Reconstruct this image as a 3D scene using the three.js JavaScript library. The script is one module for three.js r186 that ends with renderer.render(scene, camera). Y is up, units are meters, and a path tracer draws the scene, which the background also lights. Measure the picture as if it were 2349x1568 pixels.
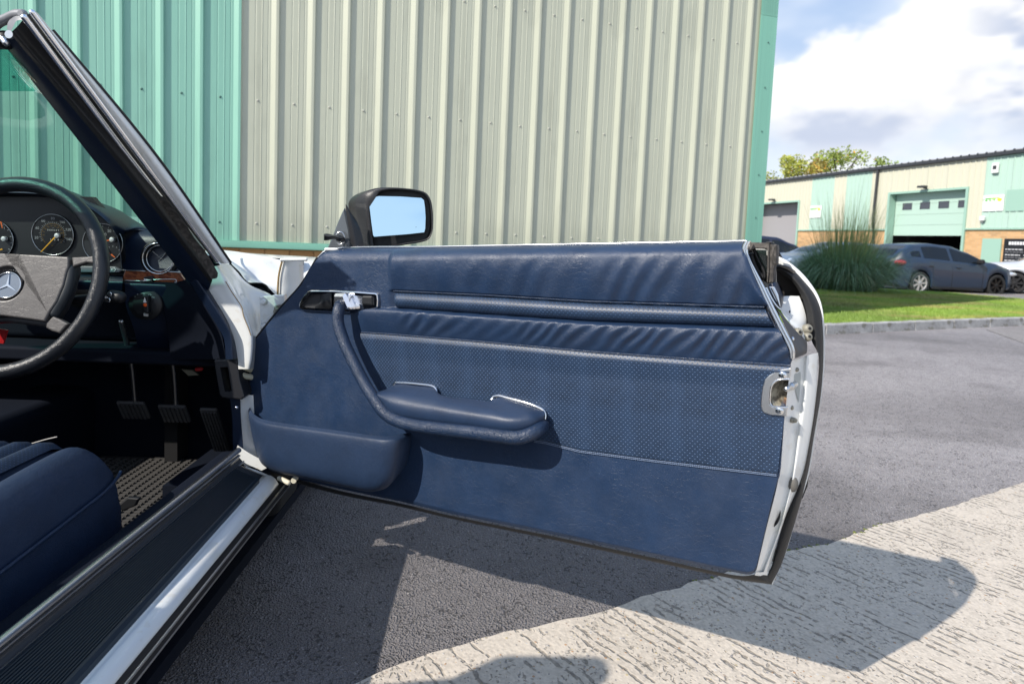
import * as THREE from 'three';
import { RoundedBoxGeometry } from 'three/addons/geometries/RoundedBoxGeometry.js';
import { mergeGeometries, mergeVertices, toCreasedNormals } from 'three/addons/utils/BufferGeometryUtils.js';

// ------------------------------------------------------------------ camera, sky, sun, exposure
const scene = new THREE.Scene();
const V = (x, y, z) => new THREE.Vector3(x, y, z);
const W0 = 1024, H0 = 683;
const camera = new THREE.PerspectiveCamera(58.13, W0 / H0, 0.05, 400);
camera.position.set(0, 0.95, 0);
camera.rotation.order = 'YXZ';
camera.rotation.set(-0.0752, 0, 0.0426);                       // crouching beside the car, slight roll
camera.setViewOffset(W0, H0, 0, 54.8, W0, H0);                 // the verticals were straightened: a shifted lens
camera.focus = 1.45; camera.userData.fStop = 5.6;
scene.add(camera);

const SUN = V(-1.0, 1.0, 0.76).normalize();
const sun = new THREE.DirectionalLight(new THREE.Color().setRGB(1.0, 0.935, 0.845), 4.5);
sun.position.copy(SUN).multiplyScalar(40); sun.castShadow = true;
sun.shadow.mapSize.set(4096, 4096); sun.shadow.radius = 1;
Object.assign(sun.shadow.camera, { left: -25, right: 25, top: 25, bottom: -25, near: 1, far: 100 });
scene.add(sun, sun.target);

// random numbers and noise
let seedState = 12345;
const seed = (n) => { seedState = n >>> 0; };
const rnd = () => { seedState = (seedState + 0x6d2b79f5) | 0; let t = Math.imul(seedState ^ (seedState >>> 15), 1 | seedState); t = (t + Math.imul(t ^ (t >>> 7), 61 | t)) ^ t; return ((t ^ (t >>> 14)) >>> 0) / 4294967296; };
const rr = (a, b) => a + (b - a) * rnd();
const clamp = (x, a = 0, b = 1) => Math.min(b, Math.max(a, x));
const sst = (x, a, b) => { const t = clamp((x - a) / (b - a)); return t * t * (3 - 2 * t); };
const lerp = (a, b, t) => a + (b - a) * t;
const hash = (x, y, z) => { let h = Math.imul(x, 374761393) + Math.imul(y, 668265263) + Math.imul(z, 2147483647 ^ 0x5bd1e995); h = Math.imul(h ^ (h >>> 13), 1274126177); return ((h ^ (h >>> 16)) >>> 0) / 4294967296; };
const fade = (t) => t * t * t * (t * (t * 6 - 15) + 10);
function vnoise3(x, y, z) {
  const X = Math.floor(x), Y = Math.floor(y), Z = Math.floor(z), u = fade(x - X), v = fade(y - Y), w = fade(z - Z);
  const L = (c) => lerp(lerp(hash(X, Y, Z + c), hash(X + 1, Y, Z + c), u), lerp(hash(X, Y + 1, Z + c), hash(X + 1, Y + 1, Z + c), u), v);
  return lerp(L(0), L(1), w);
}
const fbm3 = (x, y, z, n = 5) => { let s = 0, a = 0.5, t = 0; for (let i = 0; i < n; i++) { s += a * vnoise3(x, y, z); t += a; a *= 0.52; x = x * 2.03 + 7.1; y = y * 2.03 + 3.7; z = z * 2.03 + 1.3; } return s / t; };
// noise that tiles with period p cells over [0,1)
function tnoise(u, v, p, s = 0) {
  const x = u * p, y = v * p, X = Math.floor(x), Y = Math.floor(y), a = fade(x - X), b = fade(y - Y), m = (q) => ((q % p) + p) % p;
  return lerp(lerp(hash(m(X), m(Y), s), hash(m(X + 1), m(Y), s), a), lerp(hash(m(X), m(Y + 1), s), hash(m(X + 1), m(Y + 1), s), a), b);
}
const tfbm = (u, v, p, n = 4, s = 0) => { let t = 0, a = 0.5, w = 0; for (let i = 0; i < n; i++) { t += a * tnoise(u, v, p << i, s + i); w += a; a *= 0.55; } return t / w; };
// tiling cells: [nearest, second nearest, id of nearest]
function cells(u, v, p, s = 0) {
  const x = u * p, y = v * p, X = Math.floor(x), Y = Math.floor(y); let d1 = 9, d2 = 9, id = 0;
  for (let j = -1; j < 2; j++) for (let i = -1; i < 2; i++) {
    const cx = X + i, cy = Y + j, hx = ((cx % p) + p) % p, hy = ((cy % p) + p) % p;
    const dx = cx + hash(hx, hy, s) - x, dy = cy + hash(hx, hy, s + 57) - y, d = Math.sqrt(dx * dx + dy * dy);
    if (d < d1) { d2 = d1; d1 = d; id = hash(hx, hy, s + 91); } else if (d < d2) d2 = d;
  }
  return [d1, d2, id];
}

// the sky: blue with cumulus, computed for every direction
{
  const W = 2048, H = 1024, data = new Float32Array(W * H * 4);
  for (let r = 0; r < H; r++) {
    const el = ((r + 0.5) / H - 0.5) * Math.PI, y = Math.sin(el), e = el * 180 / Math.PI;
    for (let c = 0; c < W; c++) {
      const a = ((c + 0.5) / W - 0.5) * 2 * Math.PI, x = Math.cos(a) * Math.cos(el), z = Math.sin(a) * Math.cos(el);
      const az = Math.atan2(x, -z) * 180 / Math.PI;
      const up = clamp(y), k = Math.pow(1 - up, 2.1), cs = x * SUN.x + y * SUN.y + z * SUN.z;
      let R = lerp(0.15, 0.60, k), G = lerp(0.29, 0.72, k), B = lerp(0.60, 0.84, k);
      const glow = 0.25 * Math.pow(clamp(cs * 0.5 + 0.5), 6); R += glow; G += glow * 0.97; B += glow * 0.9;
      if (e > -1) {
        // cumulus field: lumpy tops, flat grey undersides
        const qx = az / 11, qy = e / 5.2;
        const big = fbm3(Math.cos(a) * 2.3 + 11, e / 9, Math.sin(a) * 2.3 + 4, 4), lump = fbm3(x * 9 + 40, y * 17, z * 9 + 13, 6), fine = fbm3(x * 34, y * 50, z * 34, 4);
        // a tall bank to the right, fair-weather clumps elsewhere
        const bank = sst(az, 5, 24) * (1 - sst(az, 62, 90)), top = 16.3 + 4.6 * sst(az, 26.5, 33) + 2.5 * sst(az, 38, 48), ef = e + (lump - 0.5) * 9 + (fine - 0.5) * 2.6;
        const bankD = bank * sst(top - ef, -0.9, 0.9) * sst(ef, 5.5, 10.5);
        const openD = sst(big + (lump - 0.5) * 0.7 + (fine - 0.5) * 0.2 - 0.1 * sst(e, 25, 60), 0.60, 0.74) * sst(e, 3, 9) * (1 - sst(e, 45, 75)) * (1 - bank);
        const d = clamp(Math.max(bankD, openD)), thin = 0.45 * sst(fbm3(x * 3.5 + 3, y * 9 + 8, z * 3.5, 5), 0.42, 0.72) * sst(e, 0, 6) * (1 - 0.55 * sst(e, 30, 60));
        // undersides
        const b1 = sst(12.4 - e + (lump - 0.5) * 9, -2.2, 3.2) * sst(e, 6.6, 9.5) * bank * (0.55 + 0.45 * sst(lump, 0.4, 0.62)), b2 = bank * sst(az, 33, 39) * sst(fbm3(az / 5, e / 1.9, 3.3, 4) + 0.16 * sst(e, 9, 12) - 0.2 * sst(e, 14, 18), 0.44, 0.62);
        const b3 = 0.5 * (1 - bank) * sst(lump, 0.45, 0.62), dark = clamp(Math.max(b1 * 0.9, b2, b3));
        const lit = 0.79 + 0.22 * (fine - 0.5) + 0.10 * (lump - 0.5), CR = lerp(lit, 0.42, dark), CG = lerp(lit, 0.475, dark), CB = lerp(lit * 1.01, 0.60, dark);
        R = lerp(R, 0.80, thin); G = lerp(G, 0.84, thin); B = lerp(B, 0.88, thin);
        R = lerp(R, CR * 1.08, d); G = lerp(G, CG * 1.08, d); B = lerp(B, CB * 1.08, d);
        void qx; void qy;
      }
      if (y < 0) { const g = sst(y, -0.05, 0); R = lerp(0.16, R, g); G = lerp(0.16, G, g); B = lerp(0.15, B, g); }
      data.set([R, G, B, 1], (r * W + c) * 4);
    }
  }
  const sky = new THREE.DataTexture(data, W, H, THREE.RGBAFormat, THREE.FloatType);
  sky.mapping = THREE.EquirectangularReflectionMapping; sky.magFilter = THREE.LinearFilter; sky.needsUpdate = true;
  scene.background = sky; scene.environment = sky;
  scene.backgroundIntensity = scene.environmentIntensity = 1.0;
}

const renderer = new THREE.WebGLRenderer({ antialias: true });
renderer.setSize(W0, H0);
renderer.shadowMap.enabled = true;
renderer.toneMapping = THREE.LinearToneMapping;
renderer.toneMappingExposure = 1.3;

// ------------------------------------------------------------------ measuring: where a line of sight meets a surface of the place
const EYE = camera.position.clone(), LENS = 1409.4, MX = 1174.5, MY = 657.7;   // photograph measured at 2349 x 1568
camera.updateMatrixWorld(true);
const TURN = new THREE.Quaternion().setFromEuler(camera.rotation);
const ray = (x, y) => V((x - MX) / LENS, -(y - MY) / LENS, -1).applyQuaternion(TURN);
const onY = (x, y, h) => { const d = ray(x, y); return EYE.clone().addScaledVector(d, (h - EYE.y) / d.y); };
const onZ = (x, y, z) => { const d = ray(x, y); return EYE.clone().addScaledVector(d, -z / d.z); };
const onPlane = (x, y, p, n) => { const d = ray(x, y); return EYE.clone().addScaledVector(d, p.clone().sub(EYE).dot(n) / d.dot(n)); };
class Frame {                                                   // a set of axes in the world
  constructor(o, u, v, n) { this.o = o; this.u = u; this.v = v; this.n = n; this.m = new THREE.Matrix4().makeBasis(u, v, n).setPosition(o); this.i = this.m.clone().invert(); }
  at(a, b, c = 0) { return V(a, b, c).applyMatrix4(this.m); }
  px(x, y, c = 0) { return onPlane(x, y, this.o.clone().addScaledVector(this.n, c), this.n).applyMatrix4(this.i); }   // (a, b, c)
  put(g) { g.applyMatrix4(this.m); if (this.m.determinant() < 0) { if (!g.index) { const n = g.attributes.position.count, a = []; for (let i = 0; i < n; i += 3) a.push(i, i + 2, i + 1); g.setIndex(a); } else { const x = g.index; for (let i = 0; i < x.count; i += 3) { const t = x.getX(i + 1); x.setX(i + 1, x.getX(i + 2)); x.setX(i + 2, t); } } } return g; }
}

// ------------------------------------------------------------------ naming
const used = {};
const numbered = (n) => { const k = (used[n] = (used[n] ?? -1) + 1); return k ? n + '_' + String(k).padStart(3, '0') : n; };
function tag(o, label, category, group) { o.userData = { ...o.userData, label, category }; if (group) o.userData.group = group; return o; }
function thing(name, label, category, pos = V(0, 0, 0), turn = 0, group) {
  const o = new THREE.Group(); o.name = numbered(name); o.position.copy(pos); o.rotation.y = turn; scene.add(o); o.updateMatrixWorld(true);
  return tag(o, label, category, group);
}
const plain = (g) => { const q = g.index ? g.toNonIndexed() : g; for (const k of Object.keys(q.attributes)) if (!['position', 'normal', 'uv'].includes(k)) q.deleteAttribute(k); if (!q.attributes.normal) q.computeVertexNormals(); if (!q.attributes.uv) q.setAttribute('uv', new THREE.Float32BufferAttribute(new Float32Array(q.attributes.position.count * 2), 2)); q.morphAttributes = {}; return q; };
const join = (list) => (list.length === 1 ? list[0] : mergeGeometries(list.map(plain)));
// a mesh whose geometry is given in world axes, added under a thing or a part
function part(name, geo, mat, parent = scene, info) {
  let g = join([].concat(geo));
  if (parent !== scene) { parent.updateWorldMatrix(true, false); g.applyMatrix4(parent.matrixWorld.clone().invert()); }
  const m = new THREE.Mesh(g, mat); m.name = parent === scene ? numbered(name) : name; m.castShadow = m.receiveShadow = true;
  if (info) Object.assign(m.userData, info);
  parent.add(m); m.updateWorldMatrix(true, false);
  return m;
}
const struct = (name, geo, mat, kind = 'structure') => part(name, geo, mat, scene, { kind });

// ------------------------------------------------------------------ shapes
// skin through rows of points; uv in metres
function loft(rows, { closeU = false, closeV = false, flat = false } = {}) {
  const n = rows.length, m = rows[0].length, P = [], U = [], I = [];
  const mid = rows[n >> 1], du = [0]; for (let j = 1; j < m; j++) du.push(du[j - 1] + mid[j].distanceTo(mid[j - 1]));
  let dv = 0; for (let i = 0; i < n; i++) { if (i) dv += rows[i][m >> 1].distanceTo(rows[i - 1][m >> 1]); for (let j = 0; j < m; j++) { P.push(rows[i][j].x, rows[i][j].y, rows[i][j].z); U.push(du[j], dv); } }
  const N = closeV ? n : n - 1, M = closeU ? m : m - 1;
  for (let i = 0; i < N; i++) for (let j = 0; j < M; j++) { const a = i * m + j, b = i * m + (j + 1) % m, c = ((i + 1) % n) * m + j, d = ((i + 1) % n) * m + (j + 1) % m; I.push(a, b, c, b, d, c); }
  let g = new THREE.BufferGeometry(); g.setAttribute('position', new THREE.Float32BufferAttribute(P, 3)); g.setAttribute('uv', new THREE.Float32BufferAttribute(U, 2)); g.setIndex(I);
  if (flat) g = g.toNonIndexed(); g.computeVertexNormals();
  return g;
}
const resample = (pts, n, closed = false, t = 0.5) => new THREE.CatmullRomCurve3(pts, closed, 'centripetal', t).getPoints(n);
const line3 = (pts, n) => { const L = [0]; for (let i = 1; i < pts.length; i++) L.push(L[i - 1] + pts[i].distanceTo(pts[i - 1])); const T = L.at(-1), o = []; for (let k = 0; k <= n; k++) { const s = T * k / n; let i = 1; while (i < pts.length - 1 && L[i] < s) i++; o.push(pts[i - 1].clone().lerp(pts[i], L[i] > L[i - 1] ? (s - L[i - 1]) / (L[i] - L[i - 1]) : 0)); } return o; };
// smooth skin through a few curves, each of a few points
function skin(curves, nu = 40, nv = 24, opt = {}) {
  const c = curves.map((p) => resample(p, nu)), rows = []; for (let i = 0; i <= nv; i++) rows.push([]);
  for (let j = 0; j <= nu; j++) { const q = resample(c.map((p) => p[j]), nv); q.forEach((p, i) => rows[i].push(p)); }
  return loft(rows, opt);
}
function tube(pts, r, { seg = 48, around = 12, closed = false, caps = true } = {}) {
  const curve = new THREE.CatmullRomCurve3(pts, closed, 'centripetal'), g = new THREE.TubeGeometry(curve, seg, r, around, closed), uv = g.attributes.uv, L = curve.getLength();
  for (let i = 0; i < uv.count; i++) uv.setXY(i, uv.getX(i) * L, uv.getY(i) * r * 6.283);
  if (!caps || closed) return g;
  const a = new THREE.SphereGeometry(r, around, 8).translate(...pts[0].toArray()), b = new THREE.SphereGeometry(r, around, 8).translate(...pts.at(-1).toArray());
  return join([g, a, b]);
}
// plate in the plane of a frame: outline [[a, b], ...], front face at c, thickness t towards -n
function plate(fr, outline, c, t, { bevel = 0.0012, holes = [], seg = 2, smooth = false } = {}) {
  const S = new THREE.Shape(); const pts = smooth ? resample(outline.map((p) => V(p[0], p[1], 0)), outline.length * 8, true).slice(0, -1).map((p) => [p.x, p.y]) : outline;
  S.setFromPoints(pts.map((p) => new THREE.Vector2(p[0], p[1])));
  for (const h of holes) { const H = new THREE.Path(); H.setFromPoints(h.map((p) => new THREE.Vector2(p[0], p[1]))); S.holes.push(H); }
  const b = Math.min(bevel, t * 0.45), g = new THREE.ExtrudeGeometry(S, { depth: Math.max(t - 2 * b, 1e-4), bevelEnabled: b > 0, bevelSize: b, bevelThickness: b, bevelOffset: -b, bevelSegments: seg, curveSegments: 6 });
  g.translate(0, 0, c - t + b); return fr.put(g);
}
const platePx = (fr, px, c, t, opt = {}) => plate(fr, px.map(([x, y]) => { const q = fr.px(x, y, c); return [q.x, q.y]; }), c, t, { ...opt, holes: (opt.holesPx ?? []).map((h) => h.map(([x, y]) => { const q = fr.px(x, y, c); return [q.x, q.y]; })) });
// box in a frame from its two corners
const box = (fr, a0, a1, b0, b1, c0, c1, r = 0) => fr.put((r ? new RoundedBoxGeometry(a1 - a0, b1 - b0, c1 - c0, 2, r) : new THREE.BoxGeometry(a1 - a0, b1 - b0, c1 - c0)).translate((a0 + a1) / 2, (b0 + b1) / 2, (c0 + c1) / 2));
// box mapped with uv in metres by the axis its face looks along
function boxUV(g, s = 1) { const q = g.index ? g.toNonIndexed() : g, p = q.attributes.position, n = q.attributes.normal, u = new Float32Array(p.count * 2); for (let i = 0; i < p.count; i++) { const ax = Math.abs(n.getX(i)), ay = Math.abs(n.getY(i)), az = Math.abs(n.getZ(i)); const [a, b] = ay > ax && ay > az ? [p.getX(i), p.getZ(i)] : ax > az ? [p.getZ(i), p.getY(i)] : [p.getX(i), p.getY(i)]; u[2 * i] = a * s; u[2 * i + 1] = b * s; } q.setAttribute('uv', new THREE.BufferAttribute(u, 2)); return q; }
const disc = (fr, a, b, c, r, t, seg = 32) => fr.put(new THREE.CylinderGeometry(r, r, t, seg).rotateX(Math.PI / 2).translate(a, b, c - t / 2));
const lathe = (fr, a, b, prof, seg = 40) => fr.put(new THREE.LatheGeometry(prof.map((p) => new THREE.Vector2(p[0], p[1])), seg).rotateX(Math.PI / 2).translate(a, b, 0));   // profile: [radius, height towards n]

// ------------------------------------------------------------------ textures
function tex(n, f, { srgb = false, size = 1, m = n } = {}) {         // f(u, v) -> value or [r, g, b] in 0..1, tiling over `size` metres
  const d = new Uint8Array(n * m * 4);
  for (let j = 0; j < m; j++) for (let i = 0; i < n; i++) { const c = f((i + 0.5) / n, (j + 0.5) / m), o = (j * n + i) * 4; if (typeof c === 'number') d[o] = d[o + 1] = d[o + 2] = clamp(c) * 255; else { d[o] = clamp(c[0]) * 255; d[o + 1] = clamp(c[1]) * 255; d[o + 2] = clamp(c[2]) * 255; } d[o + 3] = 255; }
  const t = new THREE.DataTexture(d, n, m, THREE.RGBAFormat); t.wrapS = t.wrapT = THREE.RepeatWrapping; t.magFilter = THREE.LinearFilter; t.minFilter = THREE.LinearMipmapLinearFilter; t.generateMipmaps = true;
  if (srgb) t.colorSpace = THREE.SRGBColorSpace;
  const [sx, sy] = [].concat(size, size); t.repeat.set(1 / sx, 1 / sy); t.needsUpdate = true; return t;
}
const fit = (t, sx, sy = sx) => { const c = t.clone(); c.repeat.set(1 / sx, 1 / sy); c.needsUpdate = true; return c; };
function picture(w, h, draw) { const c = document.createElement('canvas'); c.width = w; c.height = h; const g = c.getContext('2d'); draw(g, w, h); const t = new THREE.CanvasTexture(c); t.colorSpace = THREE.SRGBColorSpace; t.magFilter = THREE.LinearFilter; return t; }
const lin = (r, g, b) => new THREE.Color().setRGB(r, g, b);
const std = (o) => new THREE.MeshStandardMaterial({ roughness: 0.6, side: THREE.DoubleSide, ...o });
const phy = (o) => new THREE.MeshPhysicalMaterial({ roughness: 0.6, side: THREE.DoubleSide, ...o });

// leather: pebbled grain, creases, thin scuffs
const LEA = (() => {
  const n = 1024; seed(5);
  const scr = new Float32Array(n * n);
  for (let k = 0; k < 260; k++) { let x = rnd() * n, y = rnd() * n, a = rr(0, 6.28), L = rr(20, 170), s = rr(0.25, 0.9); for (let i = 0; i < L; i++) { a += rr(-0.09, 0.09); x += Math.cos(a); y += Math.sin(a); const q = (((y | 0) % n + n) % n) * n + (((x | 0) % n + n) % n); scr[q] = Math.max(scr[q], s * Math.sin(Math.PI * i / L)); } }
  const h = new Float32Array(n * n);
  for (let j = 0; j < n; j++) for (let i = 0; i < n; i++) {
    const u = i / n, v = j / n, wu = u + 0.012 * (tnoise(u, v, 24, 3) - 0.5), wv = v + 0.012 * (tnoise(u, v, 24, 8) - 0.5);
    const c1 = cells(wu, wv, 150, 1), c2 = cells(wu + 0.03 * (tnoise(u, v, 9, 31) - 0.5), wv + 0.03 * (tnoise(u, v, 9, 37) - 0.5), 22, 2);
    const crease = sst(c2[1] - c2[0], 0.0, 0.10);
    h[j * n + i] = 0.16 * sst(c1[1] - c1[0], 0, 0.5) + 0.24 * crease * (0.35 + 0.65 * sst(tnoise(u, v, 7, 61), 0.35, 0.65)) + 0.60 * tfbm(u, v, 16, 5, 20) - 0.16 * scr[j * n + i];
  }
  const at = (a, u, v) => a[(Math.floor(v * n) % n) * n + (Math.floor(u * n) % n)];
  return { bump: tex(n, (u, v) => at(h, u, v), { size: 0.24 }), col: tex(n, (u, v) => { const w = 0.60 + 0.34 * (tfbm(u, v, 5, 5, 70) - 0.1) + 0.16 * (at(h, u, v) - 0.5) + 0.1 * at(scr, u, v), s = at(scr, u, v); return [w + 0.55 * s, w + 0.36 * s, w + 0.2 * s]; }, { size: 0.41 }), rough: tex(512, (u, v) => 0.72 + 0.5 * (tfbm(u, v, 8, 4, 44) - 0.5), { size: 0.33 }) };
})();
const NAVY = lin(0.0190, 0.043, 0.100);
const M = {};
M.leather = phy({ color: NAVY, map: LEA.col, bumpMap: LEA.bump, bumpScale: 0.00085, roughness: 0.60, roughnessMap: LEA.rough, specularIntensity: 1 });
// perforated leather: rows of punched holes, pale backing with lit lower and shaded upper edges painted in
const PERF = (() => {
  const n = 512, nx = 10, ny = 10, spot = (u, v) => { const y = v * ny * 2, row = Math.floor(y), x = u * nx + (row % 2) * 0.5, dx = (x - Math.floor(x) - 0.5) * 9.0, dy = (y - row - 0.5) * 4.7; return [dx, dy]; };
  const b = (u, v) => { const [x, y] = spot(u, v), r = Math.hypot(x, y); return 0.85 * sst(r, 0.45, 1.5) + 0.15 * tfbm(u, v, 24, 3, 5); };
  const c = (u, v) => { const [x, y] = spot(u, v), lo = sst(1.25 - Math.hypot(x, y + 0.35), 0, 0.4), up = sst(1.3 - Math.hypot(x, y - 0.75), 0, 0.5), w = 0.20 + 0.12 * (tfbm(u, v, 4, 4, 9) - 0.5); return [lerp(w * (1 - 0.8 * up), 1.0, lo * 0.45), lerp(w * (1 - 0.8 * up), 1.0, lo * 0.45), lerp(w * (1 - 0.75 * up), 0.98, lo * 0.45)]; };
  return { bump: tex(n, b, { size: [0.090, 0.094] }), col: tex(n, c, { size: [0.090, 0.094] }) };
})();
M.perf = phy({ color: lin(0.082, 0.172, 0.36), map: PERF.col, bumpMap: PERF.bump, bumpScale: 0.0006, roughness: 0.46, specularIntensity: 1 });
M.strap = phy({ color: NAVY.clone().multiplyScalar(0.82), map: fit(LEA.col, 0.3), bumpMap: fit(LEA.bump, 0.3), bumpScale: 0.0022, roughness: 0.36 });
M.thread = std({ color: lin(0.05, 0.09, 0.18), roughness: 0.7 });
M.navyPlastic = phy({ color: lin(0.004, 0.011, 0.030), roughness: 0.42, bumpMap: fit(LEA.bump, 0.12), bumpScale: 0.0003 });
M.navyDark = phy({ color: lin(0.0035, 0.006, 0.013), roughness: 0.8, specularIntensity: 0.3 });
M.black = phy({ color: lin(0.009, 0.010, 0.012), roughness: 0.5 });
M.rubber = std({ color: lin(0.012, 0.012, 0.0125), roughness: 0.68, bumpMap: tex(512, (u, v) => tfbm(u, v, 20, 4, 3), { size: 0.1 }), bumpScale: 0.0005 });
M.oldRubber = std({ color: lin(1, 1, 1), map: tex(512, (u, v) => { const w = tfbm(u, v, 6, 5, 2), d = tfbm(u, v, 14, 4, 12); const k = 0.035 + 0.05 * sst(w, 0.4, 0.75) + 0.05 * sst(d, 0.6, 0.8); return [k * 1.15, k * 1.02, k * 0.9].map((c) => Math.pow(c, 1 / 2.2)); }, { srgb: true, size: 0.12 }), roughness: 0.85, bumpMap: tex(256, (u, v) => tfbm(u, v, 16, 4, 3), { size: 0.06 }), bumpScale: 0.001 });
M.chrome = phy({ color: lin(0.78, 0.79, 0.80), metalness: 1, roughness: 0.09, roughnessMap: null });
M.satin = phy({ color: lin(0.62, 0.63, 0.64), metalness: 1, roughness: 0.28 });
M.brightTrim = phy({ color: lin(0.86, 0.87, 0.90), metalness: 1, roughness: 0.22 });
M.dirtyMetal = std({ color: lin(1, 1, 1), map: tex(256, (u, v) => { const a = tfbm(u, v, 8, 5, 3), k = lerp(0.16, 0.42, sst(a, 0.35, 0.7)); return [k, k * 0.94, k * 0.76].map((c) => Math.pow(c, 1 / 2.2)); }, { srgb: true, size: 0.05 }), roughness: 0.6, metalness: 0.3 });
const PAINTMAP = tex(512, (u, v) => { const s = sst(tfbm(u, v, 4, 6, 3), 0.56, 0.78), t = sst(tfbm(u, v, 22, 3, 9), 0.72, 0.80); return [0.93 - 0.06 * s - 0.05 * t, 0.93 - 0.075 * s - 0.07 * t, 0.92 - 0.11 * s - 0.10 * t]; }, { size: 0.4 });
M.white = phy({ color: lin(0.80, 0.81, 0.80), map: PAINTMAP, roughness: 0.38, clearcoat: 0.8, clearcoatRoughness: 0.08, bumpMap: tex(256, (u, v) => tfbm(u, v, 5, 3, 3), { size: 0.3 }), bumpScale: 0.0006 });
M.rust = std({ color: lin(0.30, 0.21, 0.10), roughness: 0.9 });
M.red = phy({ color: lin(0.35, 0.01, 0.012), roughness: 0.35 });
M.void = std({ color: lin(0.004, 0.004, 0.005), roughness: 0.95 });
// ------------------------------------------------------------------ ground
const WORLD = new Frame(V(0, 0, 0), V(1, 0, 0), V(0, 1, 0), V(0, 0, 1));
const ground2 = (pts, y, t = 0) => { const S = new THREE.Shape(pts.map((p) => new THREE.Vector2(p[0], -p[1]))); const g = (t ? new THREE.ExtrudeGeometry(S, { depth: t, bevelEnabled: false }) : new THREE.ShapeGeometry(S)).rotateX(-Math.PI / 2).translate(0, y - t, 0); if (!t) { const p = g.attributes.position, u = g.attributes.uv; for (let i = 0; i < p.count; i++) u.setXY(i, p.getX(i), p.getZ(i)); return g; } return boxUV(g); };
const ASP = (() => {
  const n = 1024, H = new Float32Array(n * n), C = new Float32Array(n * n);
  for (let j = 0; j < n; j++) for (let i = 0; i < n; i++) {
    const u = i / n, v = j / n, wu = u + 0.006 * (tnoise(u, v, 60, 31) - 0.5), wv = v + 0.006 * (tnoise(u, v, 60, 47) - 0.5), a = cells(wu, wv, 150, 1), b = cells(wu, wv, 290, 5), d = 1 - sst(a[0], 0.25, 0.62), e = 1 - sst(b[0], 0.2, 0.65), keep = a[2] > 0.42 ? 1 : 0.15, hole = sst(tnoise(u, v, 150, 7), 0.70, 0.86) * sst(tnoise(u, v, 31, 17), 0.3, 0.6);
    H[j * n + i] = clamp(0.50 * d * keep * (0.6 + 0.4 * a[2]) + 0.30 * e * b[2] + 0.25 * tfbm(u, v, 10, 4, 4) - 0.45 * hole);
    C[j * n + i] = (0.80 + 0.62 * (a[2] - 0.62) * d * keep + 0.46 * (b[2] - 0.5) * e + 0.16 * (tfbm(u, v, 6, 4, 14) - 0.5)) * (0.80 + 0.20 * Math.max(d * keep, e)) * (1 - 0.62 * hole) + (a[2] > 0.975 ? 0.45 * d : 0);
  }
  const at = (A, u, v) => A[(Math.floor(v * n) % n) * n + (Math.floor(u * n) % n)];
  return { h: tex(n, (u, v) => at(H, u, v), { size: 0.93 }), c: tex(n, (u, v) => { const k = at(C, u, v), t = 0.06 * (tfbm(u, v, 3, 3, 9) - 0.5); return [k * (0.78 + t), k * (0.755 + t), k * (0.765 + t)]; }, { size: 0.93 }) };
})();
M.asphalt = std({ color: lin(0.63, 0.605, 0.60), vertexColors: true, map: ASP.c, bumpMap: ASP.h, bumpScale: 0.011, roughness: 0.85 });
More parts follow.
